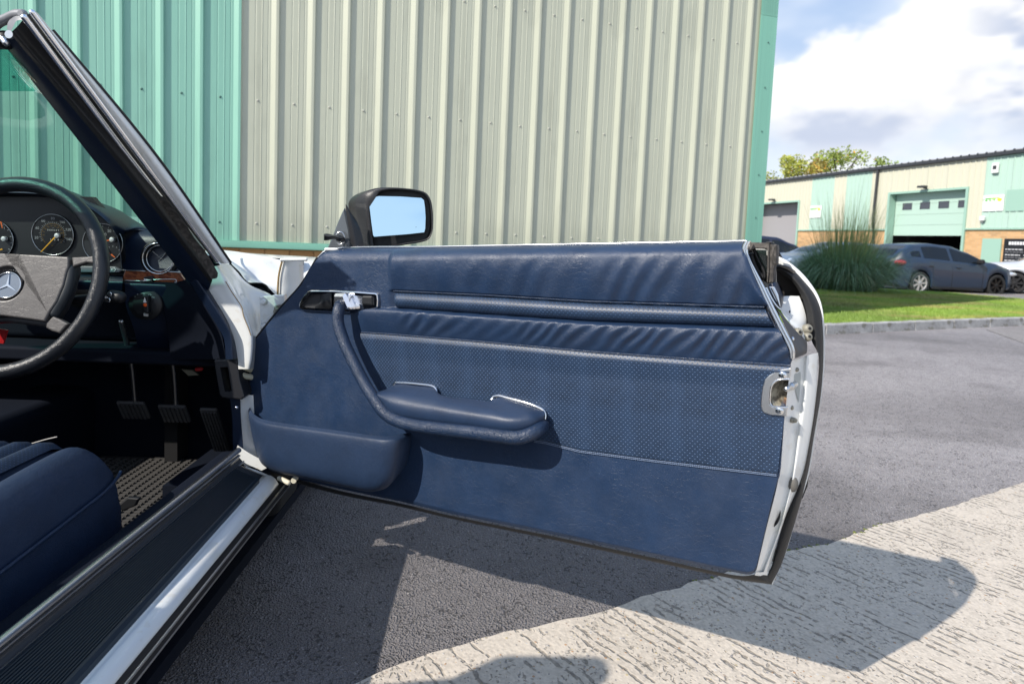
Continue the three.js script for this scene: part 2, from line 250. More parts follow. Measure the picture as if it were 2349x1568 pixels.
const CON = (() => {
  const n = 2048, m = 2048, S = 1.7, H = new Uint8Array(n * m), C = new Float32Array(n * m), K = 62;      // brushed grooves run along v
  for (let j = 0; j < m; j++) for (let i = 0; i < n; i++) {
    const u = i / n, v = j / m, wob = 0.0085 * (tnoise(u, v, 7, 2) - 0.5) + 0.006 * (tnoise(u, v, 33, 4) - 0.5), g = u + wob, row = Math.floor(g * K), x = g * K - row;
    const broken = sst(tfbm(u, v, 30, 4, 33) + 0.34 * (hash(((row % K) + K) % K, 7, 1) - 0.5), 0.46, 0.62), groove = sst(0.05 + 0.30 * tfbm(u, v, 130, 2, 66) - Math.abs(x - 0.5), 0, 0.12) * broken * sst(tnoise(u, v, 190, 77), 0.1, 0.5);
    const pw = 0.004 * (tnoise(u, v, 160, 88) - 0.5), pit = sst(tfbm(u + pw, v - pw, 260, 2, 8), 0.66, 0.80) * sst(tfbm(u, v, 24, 3, 18), 0.40, 0.58), gr = tfbm(u, v, 260, 2, 40);
    H[j * n + i] = clamp(0.62 + 0.22 * (gr - 0.5) - 0.55 * groove - 0.45 * pit + 0.16 * (tfbm(u, v, 14, 3, 5) - 0.5)) * 255;
    C[j * n + i] = (0.90 + 0.22 * (tfbm(u, v, 6, 5, 11) - 0.5) + 0.34 * (gr - 0.5)) * (1 - 0.50 * groove) * (1 - 0.42 * pit);
  }
  // stones showing in the surface
  seed(31); const st = [];
  for (let k = 0; k < 5200; k++) { const cx = rnd(), cy = rnd(), r = rr(0.0005, 0.0021), a = rnd() * 3, sq = rr(0.5, 1), w = rnd(), tint = w < 0.16 ? [1.0, 0.66, 0.42] : w < 0.30 ? [1.15, 1.0, 0.66] : w < 0.65 ? [0.62, 0.62, 0.66] : w < 0.8 ? [1.25, 1.25, 1.25] : [0.85, 0.72, 0.62]; st.push([cx, cy, r, a, sq, tint]); }
  const col = new Uint8Array(n * m * 4);
  for (let q = 0; q < n * m; q++) { const k = clamp(C[q]); col[q * 4] = 232 * k; col[q * 4 + 1] = 219 * k; col[q * 4 + 2] = 200 * k; col[q * 4 + 3] = 255; }
  for (const [cx, cy, r, a, sq, t] of st) { const R = Math.ceil(r * n * 1.2), ca = Math.cos(a), sa = Math.sin(a); for (let dj = -R; dj <= R; dj++) for (let di = -R; di <= R; di++) { const x = (di * ca + dj * sa) / (r * n), y = (-di * sa + dj * ca) / (r * n * sq); if (x * x + y * y > 1) continue; const q = (((cy * m + dj | 0) + m) % m) * n + (((cx * n + di | 0) + n) % n); for (let c = 0; c < 3; c++) col[q * 4 + c] = Math.min(255, 0.80 * 215 * t[c]); H[q] = 190; } }
  const mk = (d) => { const x = new THREE.DataTexture(d, n, m, THREE.RGBAFormat); x.wrapS = x.wrapT = THREE.RepeatWrapping; x.magFilter = THREE.LinearFilter; x.repeat.set(1 / S, 1 / S); x.needsUpdate = true; return x; };
  const hh = new Uint8Array(n * m * 4); for (let q = 0; q < n * m; q++) { hh[q * 4] = hh[q * 4 + 1] = hh[q * 4 + 2] = H[q]; hh[q * 4 + 3] = 255; }
  return { c: mk(col), h: mk(hh) };
})();
for (const t of [CON.c, CON.h]) t.rotation = 0;
M.concrete = std({ color: lin(0.62, 0.58, 0.535), map: CON.c, bumpMap: CON.h, bumpScale: 0.0045, roughness: 0.9 });
M.paleRoad = std({ color: lin(0.40, 0.38, 0.36), map: ASP.c, roughness: 0.9 });

{ // one sheet to the horizon, its wear, stains and painted shade round the car in the vertex colours
  const g = new THREE.PlaneGeometry(2, 2, 260, 260).rotateX(-Math.PI / 2), p = g.attributes.position, u = g.attributes.uv, C = new Float32Array(p.count * 3), far = (t) => Math.sign(t) * (7 * Math.abs(t) + 153 * Math.pow(Math.abs(t), 5));
  for (let i = 0; i < p.count; i++) {
    const x = 2.0 + far(p.getX(i)), z = -3.5 + far(p.getZ(i)); p.setXYZ(i, x, 0, z); u.setXY(i, x * 0.98 + 0.2 * z, z * 0.98 - 0.2 * x);
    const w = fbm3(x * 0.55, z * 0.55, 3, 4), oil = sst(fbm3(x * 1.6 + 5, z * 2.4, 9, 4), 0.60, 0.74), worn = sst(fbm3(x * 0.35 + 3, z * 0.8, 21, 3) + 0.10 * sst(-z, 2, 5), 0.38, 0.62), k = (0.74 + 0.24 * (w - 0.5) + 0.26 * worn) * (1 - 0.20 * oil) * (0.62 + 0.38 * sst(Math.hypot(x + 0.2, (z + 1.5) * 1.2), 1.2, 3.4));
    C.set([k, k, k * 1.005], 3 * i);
  }
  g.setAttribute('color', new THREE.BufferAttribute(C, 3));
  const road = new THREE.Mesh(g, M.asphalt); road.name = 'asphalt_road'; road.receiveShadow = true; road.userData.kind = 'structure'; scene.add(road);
}
// the concrete apron beside the asphalt, its edge chipped
{
  const edge = [[760, 1580], [827, 1554], [915, 1519], [1003, 1493], [1078, 1474], [1153, 1455], [1221, 1440], [1302, 1416], [1370, 1399], [1521, 1353], [1644, 1319], [1801, 1268], [1952, 1229], [2014, 1208], [2142, 1171], [2349, 1107]].map(([x, y]) => onY(x, y, 0.005));
  edge.unshift(V(-1.6, 0, -0.60)); edge.push(V(3.6, 0, -3.35), V(6.5, 0, -5.0), V(14, 0, -9.2));
  const fine = line3(edge, 560).map((p, i) => [p.x + 0.010 * (vnoise3(i * 0.9, 1, 2) - 0.5), p.z + 0.016 * (vnoise3(i * 0.8, 5, 9) - 0.5) + 0.016 * (vnoise3(i * 0.17, 3, 9) - 0.5)]);
  const g = ground2([...fine, [14, 9], [-4, 9], [-4, -0.3]], 0.006, 0.03), u = g.attributes.uv, p = g.attributes.position;
  const A = onY(1778, 1347, 0), B = onY(2097, 1499, 0), d = B.sub(A).setY(0).normalize();                // the grooves' direction
  for (let i = 0; i < p.count; i++) { const x = p.getX(i), z = p.getZ(i); u.setXY(i, x * d.z - z * d.x, x * d.x + z * d.z); }
  struct('concrete_apron', g, M.concrete);
  // moss in the joint
  seed(8); const bits = []; for (let i = 40; i < 430; i++) { if (vnoise3(i * 0.06, 3, 3) < 0.57 || rnd() < 0.3) continue; const p = fine[i]; for (let k = 0; k < 3; k++) bits.push(new THREE.IcosahedronGeometry(rr(0.002, 0.0045), 0).scale(1.3, 0.8, 1.3).translate(p[0] + rr(-0.006, 0.006), 0.005, p[1] + rr(-0.007, 0.004))); }
  const moss = struct('joint_moss', join(bits), std({ color: lin(0.13, 0.15, 0.035), roughness: 0.95 }), 'stuff'); tag(moss, 'thin green moss in the joint between the asphalt and the concrete', 'moss');
  const far = [[2262, 756], [2349, 748.5]].map(([x, y]) => onY(x, y, 0)), f2 = onY(2349, 787, 0);
  struct('concrete_strip', ground2([[far[0].x, far[0].z], [far[1].x + 0.05, far[1].z - 0.02], [13, -11.7], [13, -9.8], [f2.x, f2.z]], 0.005), M.paleRoad);
}
struct('service_road', ground2([[3, -16.2], [9, -17.0], [11.4, -13.2], [20, -11.4], [40, -11], [40, -60], [3, -60]], 0.004), M.paleRoad);

// kerb stones round the lawn, each a stone of its own
M.kerb = std({ color: lin(1, 1, 1), map: tex(512, (u, v) => { const k = 0.40 + 0.30 * (tfbm(u, v, 5, 5, 2) - 0.5) + 0.2 * (tnoise(u, v, 110, 4) - 0.5), d = sst(tfbm(u, v, 9, 4, 22), 0.55, 0.75); return [k * (1 - 0.4 * d), k * 0.98 * (1 - 0.42 * d), k * 0.95 * (1 - 0.5 * d)].map((c) => Math.pow(c * 0.92, 1 / 2.2)); }, { srgb: true, size: 0.8 }), roughness: 0.9, bumpMap: tex(256, (u, v) => tfbm(u, v, 20, 4, 2), { size: 0.2 }), bumpScale: 0.004 });
const kerbLine = resample([V(2.86, 0, -7.02), V(3.3, 0, -7.03), V(3.723, 0, -7.205), V(5.1, 0, -7.92), V(6.603, 0, -8.677), V(7.751, 0, -9.234), V(9.6, 0, -10.15), V(12, 0, -11.2), V(16, 0, -12.6)], 200);
{
  const stones = thing('kerb', 'grey concrete kerb stones curving along the front of the lawn', 'kerb', V(3.7, 0, -7.2));
  const L = line3(kerbLine, 1000), total = kerbLine.reduce((s, p, i) => s + (i ? p.distanceTo(kerbLine[i - 1]) : 0), 0), N = Math.round(total / 0.915);
  for (let k = 0; k < N; k++) {
    const a = L[Math.round(k / N * 1000)], b = L[Math.round((k + 1) / N * 1000)], d = b.clone().sub(a), len = d.length(), f = new Frame(a, d.normalize(), V(0, 1, 0), d.clone().cross(V(0, 1, 0)).normalize());
    const g = boxUV(new RoundedBoxGeometry(len - 0.008, 0.24, 0.13, 2, 0.014).translate(len / 2 + k * 0.37, 0, 0)).translate(-k * 0.37, -0.0 + (hash(k, 3, 3) - 0.5) * 0.006, -0.065);
    part('kerb_stone', f.put(g), M.kerb, stones);
  }
}
// lawn: soil under grass blades
const lawn = (() => { const inner = kerbLine.filter((_, i) => i % 8 === 0).map((p, i, A) => { const d = (A[i + 1] ?? p).clone().sub(A[i ? i - 1 : 0]).normalize(); return [p.x + d.z * 0.10, p.z - d.x * 0.10]; }); return [...inner, [16, -13.2], [11.6, -13.9], [10.9, -15.2], [9.2, -16.0], [7.4, -16.4], [4.5, -16.4], [3.15, -7.55]]; })();
struct('lawn_soil', ground2(lawn.map(([x, z]) => [x, z]), 0.095, 0.09), std({ color: lin(0.17, 0.24, 0.05), roughness: 0.95, map: tex(256, (u, v) => { const a = tfbm(u, v, 12, 4, 3); return [0.6 + 0.7 * (a - 0.4), 0.75 + 0.4 * (a - 0.4), 0.6]; }, { size: 1.7 }) }));
{
  const inside = (x, z) => { let c = false; for (let i = 0, j = lawn.length - 1; i < lawn.length; j = i++) { const [a, b] = lawn[i], [d, e] = lawn[j]; if ((b > z) !== (e > z) && x < (d - a) * (z - b) / (e - b) + a) c = !c; } return c; };
  const blade = (() => { const P = [], I = []; seed(77); for (let k = 0; k < 7; k++) { const a = rnd() * 6.28, h = rr(0.03, 0.062), w = 0.0035, lx = rr(-0.025, 0.025), lz = rr(-0.025, 0.025), ox = rr(-0.03, 0.03), oz = rr(-0.03, 0.03), b = P.length / 3; P.push(ox - w * Math.cos(a), 0, oz - w * Math.sin(a), ox + w * Math.cos(a), 0, oz + w * Math.sin(a), ox + lx, h, oz + lz); I.push(b, b + 1, b + 2); } const g = new THREE.BufferGeometry(); g.setAttribute('position', new THREE.Float32BufferAttribute(P, 3)); g.setIndex(I); g.computeVertexNormals(); return g; })();
  seed(99); const spots = []; while (spots.length < 90000) { const x = rr(3, 13.5), z = rr(-16.4, -7); if (inside(x, z)) spots.push([x, z]); }
  const im = new THREE.InstancedMesh(blade, phy({ color: lin(1, 1, 1), roughness: 0.6, transmission: 0.25, thickness: 0 }), spots.length), o = new THREE.Object3D(), c = new THREE.Color();
  spots.forEach(([x, z], i) => { o.position.set(x, 0.095, z); o.rotation.set(rr(-0.2, 0.2), rnd() * 6.28, rr(-0.2, 0.2)); o.scale.setScalar(rr(0.7, 1.2)); o.updateMatrix(); im.setMatrixAt(i, o.matrix); const w = fbm3(x * 1.1, z * 1.1, 3, 4), dry = sst(fbm3(x * 0.7 + 9, z * 2.1, 1, 4), 0.52, 0.72); c.setRGB(lerp(0.27, 0.42, dry) * (0.7 + 0.6 * w), lerp(0.40, 0.40, dry) * (0.7 + 0.6 * w), 0.065 + 0.06 * dry); im.setColorAt(i, c); });
  im.name = 'lawn_grass'; im.castShadow = im.receiveShadow = true; scene.add(im); tag(im, 'short green lawn grass behind the kerb', 'grass'); im.userData.kind = 'stuff';
}

// ------------------------------------------------------------------ the green and cream clad unit behind the car
const along = ray(6014, 757).setY(0).normalize(), WALL = (() => { const o = onZ(588, 300, 5.9).setY(0); return new Frame(o, along, V(0, 1, 0), V(-along.z, 0, along.x)); })();
const sheetTint = (c) => ({ color: c, roughness: 0.42, map: tex(512, (u, v) => { const run = tnoise(u, v * 0.06, 44, 3) * 0.6 + tnoise(u, v * 0.11, 90, 5) * 0.4, k = 0.92 + 0.10 * (tfbm(u, v, 4, 5, 3) - 0.5) - 0.11 * sst(run, 0.55, 0.85) * (0.4 + 0.6 * tnoise(u, v, 9, 7)) - 0.07 * sst(tfbm(u, v, 14, 4, 13), 0.55, 0.75) - 0.10 * (1 - sst(v, 0, 0.06)); return [k, k, k * 0.98]; }, { size: [2.6, 9] }) });
M.cream = phy(sheetTint(lin(0.52, 0.54, 0.43)));
M.green = phy(sheetTint(lin(0.25, 0.515, 0.41)));
M.greenTrim = phy({ ...sheetTint(lin(0.23, 0.52, 0.40)), roughness: 0.5 });
M.brick = [0, 1, 2].map((k) => std({ color: [lin(0.46, 0.25, 0.095), lin(0.42, 0.22, 0.085), lin(0.50, 0.28, 0.115)][k], roughness: 0.9, bumpMap: tex(128, (u, v) => tfbm(u, v, 12, 4, k), { size: 0.1 }), bumpScale: 0.002 }));
M.plinthBrick = std({ color: lin(0.9, 0.9, 0.9), map: tex(512, (u, v) => { const R = 24, y = v * R, r = Math.floor(y), x = u * 9 + (r % 2) * 0.5, c = Math.floor(x), j = Math.min(x - c, 1 - x + c) < 0.025 || y - r < 0.12, t = hash(((c % 9) + 9) % 9, r, 3), n = 0.85 + 0.3 * tnoise(u, v, 90, 2); const k = j ? [0.42, 0.31, 0.18] : [(0.44 + 0.1 * t) * n, (0.24 + 0.07 * t) * n, (0.09 + 0.04 * t) * n]; return k.map((q) => Math.pow(q, 1 / 2.2)); }, { srgb: true, size: [2.03, 1.8] }), roughness: 0.9 });
M.mortar = std({ color: lin(0.42, 0.30, 0.17), roughness: 0.95 });
{
  const b = thing('industrial_unit', 'large industrial unit clad in ribbed cream and green metal sheets behind the open car door', 'building', WALL.at(0, 0));
  const P = 0.3235, D = 0.023, S0 = -0.134, top = 8.2, bot = 0.835;
  const prof = [[0, D], [0.010, 0], [0.112, 0], [0.118, -0.003], [0.124, 0], [0.172, 0], [0.177, 0.003], [0.182, 0], [0.224, 0], [0.230, -0.003], [0.236, 0], [0.254, 0], [0.300, D]];
  const sheet = (s, ribs) => {
    const line = []; for (let k = 0; k < ribs; k++) for (const [x, z] of prof) line.push([s + k * P + x, z]); line.push([s + ribs * P - 0.0015, D]);
    const rows = [bot + 0.002, 1.5, 2.3, 3.1, 3.9, 4.7, 6.2, top].map((y) => line.map(([x, z]) => WALL.at(x, y, z))), g = loft(rows, { flat: true }); return g;
  };
  for (let k = -21; k < -6; k += 3) part('cladding_sheet', sheet(S0 + k * P, 3), M.cream, b, k === -9 ? undefined : undefined);
  for (let k = -6; k < 0; k += 3) part('cladding_sheet', sheet(S0 + k * P, 3), M.green, b, { label: 'green ribbed cladding sheet' });
  for (let k = 0; k < 17; k += 3) part('cladding_sheet', sheet(S0 + k * P, k === 15 ? 2 : 3), M.cream, b);
  part('cladding_sheet', sheet(S0 + 17 * P, 1), M.cream, b);
  // fixings
  const cap = new THREE.Group(); void cap;
  const screwG = lathe(new Frame(V(0, 0, 0), V(1, 0, 0), V(0, 1, 0), V(0, 0, 1)), 0, 0, [[0.0001, 0.010], [0.004, 0.010], [0.0055, 0.008], [0.0058, 0.0035], [0.011, 0.003], [0.012, 0]], 8);
  const screw = (s, y, m, z = 0) => part('screw', WALL.put(screwG.clone().translate(s, y, z)), m, b);
  M.screwGreen = std({ color: lin(0.06, 0.16, 0.13), roughness: 0.5 }); M.screwCream = std({ color: lin(0.42, 0.42, 0.36), roughness: 0.5 });
  for (let k = -7; k < 17; k++) for (const y of [1.01, 2.165, 3.351]) screw(S0 + k * P + 0.143, y + 0.006 * (hash(k, 3, y * 9 | 0) - 0.5), k < 0 && k > -7 ? M.screwGreen : M.screwCream);
  // corner flashing, base flashing
  const E = 5.692; for (const [y0, y1] of [[bot, 3.70], [3.703, top]]) part('corner_flashing', [box(WALL, 5.462, E, y0, y1, 0.024, 0.030), box(WALL, E - 0.006, E, y0, y1, -0.20, 0.0235)], M.greenTrim, b);
  for (const y of [1.35, 1.86, 2.37, 2.88, 3.40, 3.93]) screw(5.585, y, M.screwGreen, 0.030);
  part('base_flashing', [box(WALL, -7, E, 0.775, 0.833, -0.02, 0.058, 0.004), box(WALL, -7, E - 0.001, 0.834, 0.842, 0.0, 0.05)], M.greenTrim, b);
  part('eaves_flashing', box(WALL, -7, E + 0.03, top + 0.002, top + 0.3, -0.3, 0.1, 0.02), M.greenTrim, b);
  part('wall_core', [box(WALL, -7, E - 0.02, bot, top + 0.1, -11, -0.22), box(WALL, -7, E - 0.01, bot, top, -0.21, -0.012), box(WALL, -7, E - 0.02, 0, 0.77, -11, -0.115)], M.greenTrim, b);
  // brick plinth under the sheets: single bricks where the gap over the bonnet shows them
  part('plinth', boxUV(box(WALL, -7, E, 0, 0.773, -0.11, -0.010)), M.plinthBrick, b);
  const bg = new RoundedBoxGeometry(0.215, 0.065, 0.1, 1, 0.004); let n = 0;
  for (let r = 0; r < 10; r++) for (let k = -6; k < 14 && n < 290; k++) { const s = -1.6 + k * 0.225 + (r % 2) * 0.1125; if (s > 3.2) continue; n++; part('brick', WALL.put(bg.clone().translate(s, 0.736 - r * 0.075, -0.0495 + 0.004 * hash(k + 9, r, 1))), M.brick[Math.floor(hash(k + 20, r, 5) * 3)], b); }
}
// ------------------------------------------------------------------ the row of units across the road
const FAC = (() => { const d = ray(790, 535).setY(0).normalize(), o = onZ(2349, 523, 22).setY(0); return new Frame(o, d, V(0, 1, 0), V(d.z, 0, -d.x)); })();   // a runs away from the camera
M.farBrick = std({ color: lin(1, 1, 1), map: tex(512, (u, v) => { const R = 24, y = v * R, r = Math.floor(y), x = u * 9 + (r % 2) * 0.5, c = Math.floor(x), j = Math.min(x - c, 1 - x + c) < 0.03 || y - r < 0.1, t = hash(((c % 9) + 9) % 9, r, 3), d = t > 0.87 ? 0.72 : 1; const k = j ? [0.46, 0.36, 0.24] : [(0.50 + 0.1 * t) * d, (0.30 + 0.07 * t) * d, (0.14 + 0.04 * t) * d]; return k.map((q) => Math.pow(q, 1 / 2.2)); }, { srgb: true, size: [2.03, 1.8] }), roughness: 0.9 });
M.farCream = std({ color: lin(0.55, 0.54, 0.43), roughness: 0.5 }); M.farGreen = std({ color: lin(0.40, 0.55, 0.47), roughness: 0.5 }); M.farGreen2 = std({ color: lin(0.29, 0.46, 0.375), roughness: 0.5 });
M.gutter = std({ color: lin(0.03, 0.032, 0.036), roughness: 0.5 });
M.greyMetal = std({ color: lin(0.30, 0.29, 0.30), roughness: 0.6 });
M.whitePlastic = std({ color: lin(0.75, 0.75, 0.73), roughness: 0.5 });
M.pane = phy({ color: lin(0.06, 0.065, 0.08), roughness: 0.08 });
{
  const b = thing('workshop_row', 'long low row of workshop units with brick base, cream and green cladding across the road', 'building', FAC.at(8, 0));
  const y0 = 2.18, y1 = 4.84, ends = { lo: -16, hi: 23 };
  // openings: [a0, a1, top]
  const doors = [[2.24, 5.70, 3.70], [11.42, 15.2, 3.66], [-7.6, -4.1, 3.70]];
  const colour = (a) => (a < 1.56 ? (a < -1.4 ? M.farCream : M.farGreen) : a < 6.77 ? M.farCream : a < 8.25 ? M.farGreen : a < 9.02 ? M.farCream : a < 10.52 ? M.farGreen : M.farCream);
  const cuts = [ends.lo, -15, -14, -13, -12, -11, -10, -9, -8, -7.6, -6.6, -5.4, -4.1, -3.2, -2.3, -1.4, -0.4, 0.58, 1.56, 2.24, 3.1, 3.97, 4.84, 5.70, 6.77, 7.5, 8.25, 9.02, 9.77, 10.52, 11.42, 12.4, 13.4, 14.3, 15.2, 16.2, 17.2, 18.2, 19.2, 20.2, 21.2, 22.2, ends.hi];
  for (let i = 0; i + 1 < cuts.length; i++) {
    const a0 = cuts[i], a1 = cuts[i + 1], d = doors.find((q) => a0 >= q[0] - 0.01 && a1 <= q[1] + 0.01), lo = d ? d[2] + 0.09 : y0, line = [];
    const P = (a1 - a0) / Math.max(1, Math.round((a1 - a0) / 0.25)); for (let a = a0; a < a1 - 0.01; a += P) line.push([a + 0.003, 0.0], [a + P * 0.70, 0.0], [a + P * 0.78, 0.03], [a + P * 0.9, 0.03], [a + P - 0.003, 0.0]);
    part('cladding_panel', loft([lo, y1].map((y) => line.map(([a, z]) => FAC.at(a, y, z))), { flat: true }), colour((a0 + a1) / 2), b);
  }
  // brick base between the openings
  let a = ends.lo; for (const d of [...doors].sort((p, q) => p[0] - q[0])) { part('brick_base', boxUV(box(FAC, a, d[0] - 0.1, 0, y0 - 0.06, -0.3, -0.02)), M.farBrick, b); part('drip_flashing', box(FAC, a, d[0] - 0.1, y0 - 0.06, y0 - 0.005, -0.1, 0.05), M.farGreen2, b); a = d[1] + 0.1; }
  part('brick_base', boxUV(box(FAC, a, ends.hi, 0, y0 - 0.06, -0.3, -0.02)), M.farBrick, b); part('drip_flashing', box(FAC, a, ends.hi, y0 - 0.06, y0 - 0.005, -0.1, 0.05), M.farGreen2, b);
  // roof with ribbed edge, gutter
  part('gutter', box(FAC, ends.lo, ends.hi, 4.83, 4.965, -0.02, 0.16, 0.02), M.gutter, b);
  const rl = []; for (let s = ends.lo; s < ends.hi; s += 0.333) rl.push([s, 0], [s + 0.20, 0], [s + 0.225, 0.045], [s + 0.275, 0.045], [s + 0.30, 0]);
  part('roof', loft([[4.985, 0.06], [6.0, -9.5]].map(([y, z]) => rl.map(([s, h]) => FAC.at(s, y + h, z))), { flat: true }), std({ color: lin(0.42, 0.42, 0.41), roughness: 0.5 }), b);
  part('downpipe', [tube([FAC.at(6.42, 4.86, 0.09), FAC.at(6.42, 2.25, 0.09), FAC.at(6.42, 2.12, 0.03), FAC.at(6.42, 0.05, 0.03)], 0.055, { seg: 20, around: 10 })], M.gutter, b);
  part('inner_wall', [box(FAC, ends.lo, ends.hi, 0, 6.2, -9.6, -9.4), box(FAC, ends.lo, ends.lo + 0.2, 0, 4.9, -9.4, -0.3), box(FAC, ends.hi - 0.2, ends.hi, 0, 4.9, -9.4, -0.3)], M.farCream, b);
  for (const [d, k] of doors.map((d, k) => [d, k])) {
    part('door_frame', [box(FAC, d[0] - 0.1, d[0], 0, d[2] + 0.085, -0.32, 0.05), box(FAC, d[1], d[1] + 0.1, 0, d[2] + 0.085, -0.32, 0.05), box(FAC, d[0], d[1], d[2], d[2] + 0.085, -0.32, 0.05)], M.farGreen2, b);
    const y = k === 1 ? 0.05 : 1.90;
    const p = part('roller_door', k === 1 ? [box(FAC, d[0], d[1], y, d[2], -0.75, -0.7)] : Array.from({ length: 4 }, (_, i) => box(FAC, d[0] + 0.02, d[1] - 0.02, lerp(y, d[2], i / 4) + 0.004, lerp(y, d[2], (i + 1) / 4) - 0.004, -0.36, -0.31)), k === 1 ? M.greyMetal : M.farGreen, b, { label: k === 1 ? 'plain grey roller door' : 'green sectional door, partly open' });
    if (k !== 1) for (let i = 0; i < 4; i++) { const s = lerp(d[0] + 0.30, d[1] - 0.62, i / 3); part('window', [box(FAC, s - 0.22, s + 0.24, 3.02, 3.07, -0.315, -0.295), box(FAC, s - 0.22, s + 0.24, 3.26, 3.31, -0.315, -0.295), box(FAC, s - 0.22, s - 0.19, 3.07, 3.26, -0.315, -0.295), box(FAC, s + 0.21, s + 0.24, 3.07, 3.26, -0.315, -0.295), box(FAC, s - 0.19, s + 0.21, 3.07, 3.26, -0.312, -0.305)], M.pane, b); }
    if (k !== 1) { part('workshop_interior', [box(FAC, d[0] - 0.6, d[1] + 0.6, 0.0, 3.8, -5.2, -5.1), box(FAC, d[0] - 0.7, d[0] - 0.6, 0, 3.8, -5.2, -0.4), box(FAC, d[1] + 0.6, d[1] + 0.7, 0, 3.8, -5.2, -0.4), box(FAC, d[0] - 0.6, d[1] + 0.6, 3.8, 3.9, -5.2, -0.4)], M.gutter, b); }
    part('door_light', [box(FAC, (d[0] + d[1]) / 2 - 0.05, (d[0] + d[1]) / 2 + 0.05, d[2] + 0.13, d[2] + 0.2, 0.03, 0.14), box(FAC, (d[0] + d[1]) / 2 - 0.16, (d[0] + d[1]) / 2 + 0.16, d[2] + 0.16, d[2] + 0.24, 0.14, 0.34)], M.gutter, b);
  }
  part('infill_panel', box(FAC, 0.72, 1.42, 0.9, 1.79, -0.02, 0.03), M.farGreen2, b, { label: 'green infill panel in the brick base' });
  part('patch_panel', box(FAC, -0.35, 0.70, 2.78, 3.55, 0.034, 0.04), M.farGreen2, b, { label: 'darker green patch on the cladding' });
  // signs and boxes fixed to it: things of their own
  const signTex = (n) => picture(256, 192, (g, w, h) => { g.fillStyle = '#f4f6f2'; g.fillRect(0, 0, w, h); const L = ['#3f9a3a', '#69b432', '#9cc62c', '#e0dd3a']; g.lineWidth = 10; for (let i = 0; i < 6; i++) { g.strokeStyle = L[Math.min(3, i >> 1)]; g.beginPath(); g.arc(40 + i * 28, 78, 44, -Math.PI * 0.98, -Math.PI * 0.30); g.stroke(); } g.fillStyle = '#e0dd3a'; g.beginPath(); g.ellipse(206, 58, 32, 22, 0, 0, 7); g.fill(); g.fillStyle = '#3f9a3a'; for (let i = 0; i < 3; i++) { g.beginPath(); g.moveTo(24 + i * 50, 46); g.lineTo(46 + i * 50, 46); g.lineTo(44 + i * 50, 88); g.closePath(); g.fill(); } g.fillStyle = '#555a58'; g.font = '62px sans-serif'; g.textAlign = 'center'; if (n) g.fillText(n, w / 2, 166); });
  const sign = (a0, a1, b0, b1, t, label) => { const o = thing('unit_sign', label, 'sign', FAC.at((a0 + a1) / 2, b0, 0.04)); part('sign_board', box(FAC, a0, a1, b0, b1, 0.034, 0.05), M.whitePlastic, o); const g = new THREE.PlaneGeometry(a1 - a0 - 0.02, b1 - b0 - 0.02), p = FAC.put(g.translate((a0 + a1) / 2, (b0 + b1) / 2, 0.0525)); const u = p.attributes.uv; for (let i = 0; i < u.count; i++) u.setX(i, 1 - u.getX(i)); part('sign_print', p, std({ map: t, roughness: 0.5 }), o); };
  sign(0.76, 1.52, 2.81, 3.40, signTex('27'), 'white unit sign reading 27 with a green and yellow logo');
  sign(9.72, 10.48, 2.78, 3.39, signTex(''), 'small white sign with green logo above the tall grass clump');
  const bd = thing('notice_board', 'black board of white lettering on the brick wall at the right edge', 'sign', FAC.at(0.1, 0.6, 0)); part('board', box(FAC, -0.5, 0.62, 0.55, 1.79, -0.02, 0.02), M.gutter, bd);
  const bt = picture(256, 280, (g, w, h) => { g.fillStyle = '#17181b'; g.fillRect(0, 0, w, h); g.fillStyle = '#e9e9ec'; g.font = 'italic bold 38px sans-serif'; for (let i = 0; i < 8; i++) { g.fillRect(38 + i * 22, 22, 16, 26); } for (let r = 0; r < 8; r++) { let x = 14; while (x < 225) { const q = 10 + 22 * hash(x | 0, r, 3); g.globalAlpha = r % 2 ? 0.5 : 0.85; g.fillRect(x, 82 + r * 23, q, r % 2 ? 5 : 8); x += q + 6 + (x > 110 ? 24 * hash(r, x | 0, 5) : 0); } } });
  const bp = new THREE.PlaneGeometry(1.1, 1.22).translate(0.06, 1.17, 0.024); for (let i = 0, u = bp.attributes.uv; i < u.count; i++) u.setX(i, 1 - u.getX(i)); part('board_print', FAC.put(bp), std({ map: bt, roughness: 0.4 }), bd);
  const al = thing('alarm_box', 'white alarm box with a dark panel high on the green cladding', 'alarm', FAC.at(1.1, 4.2, 0)); part('box', box(FAC, 1.04, 1.28, 4.20, 4.58, 0.034, 0.13, 0.03), M.whitePlastic, al); part('panel', box(FAC, 1.09, 1.22, 4.34, 4.48, 0.128, 0.136), M.gutter, al);
  const cm = thing('wall_lamp', 'small white lamp box low on the green cladding under the sign', 'lamp', FAC.at(1.45, 2.45, 0)); part('housing', box(FAC, 1.36, 1.54, 2.45, 2.62, 0.034, 0.16, 0.03), M.whitePlastic, cm); part('bracket', box(FAC, 1.43, 1.47, 2.38, 2.45, 0.034, 0.10), M.greyMetal, cm);
}

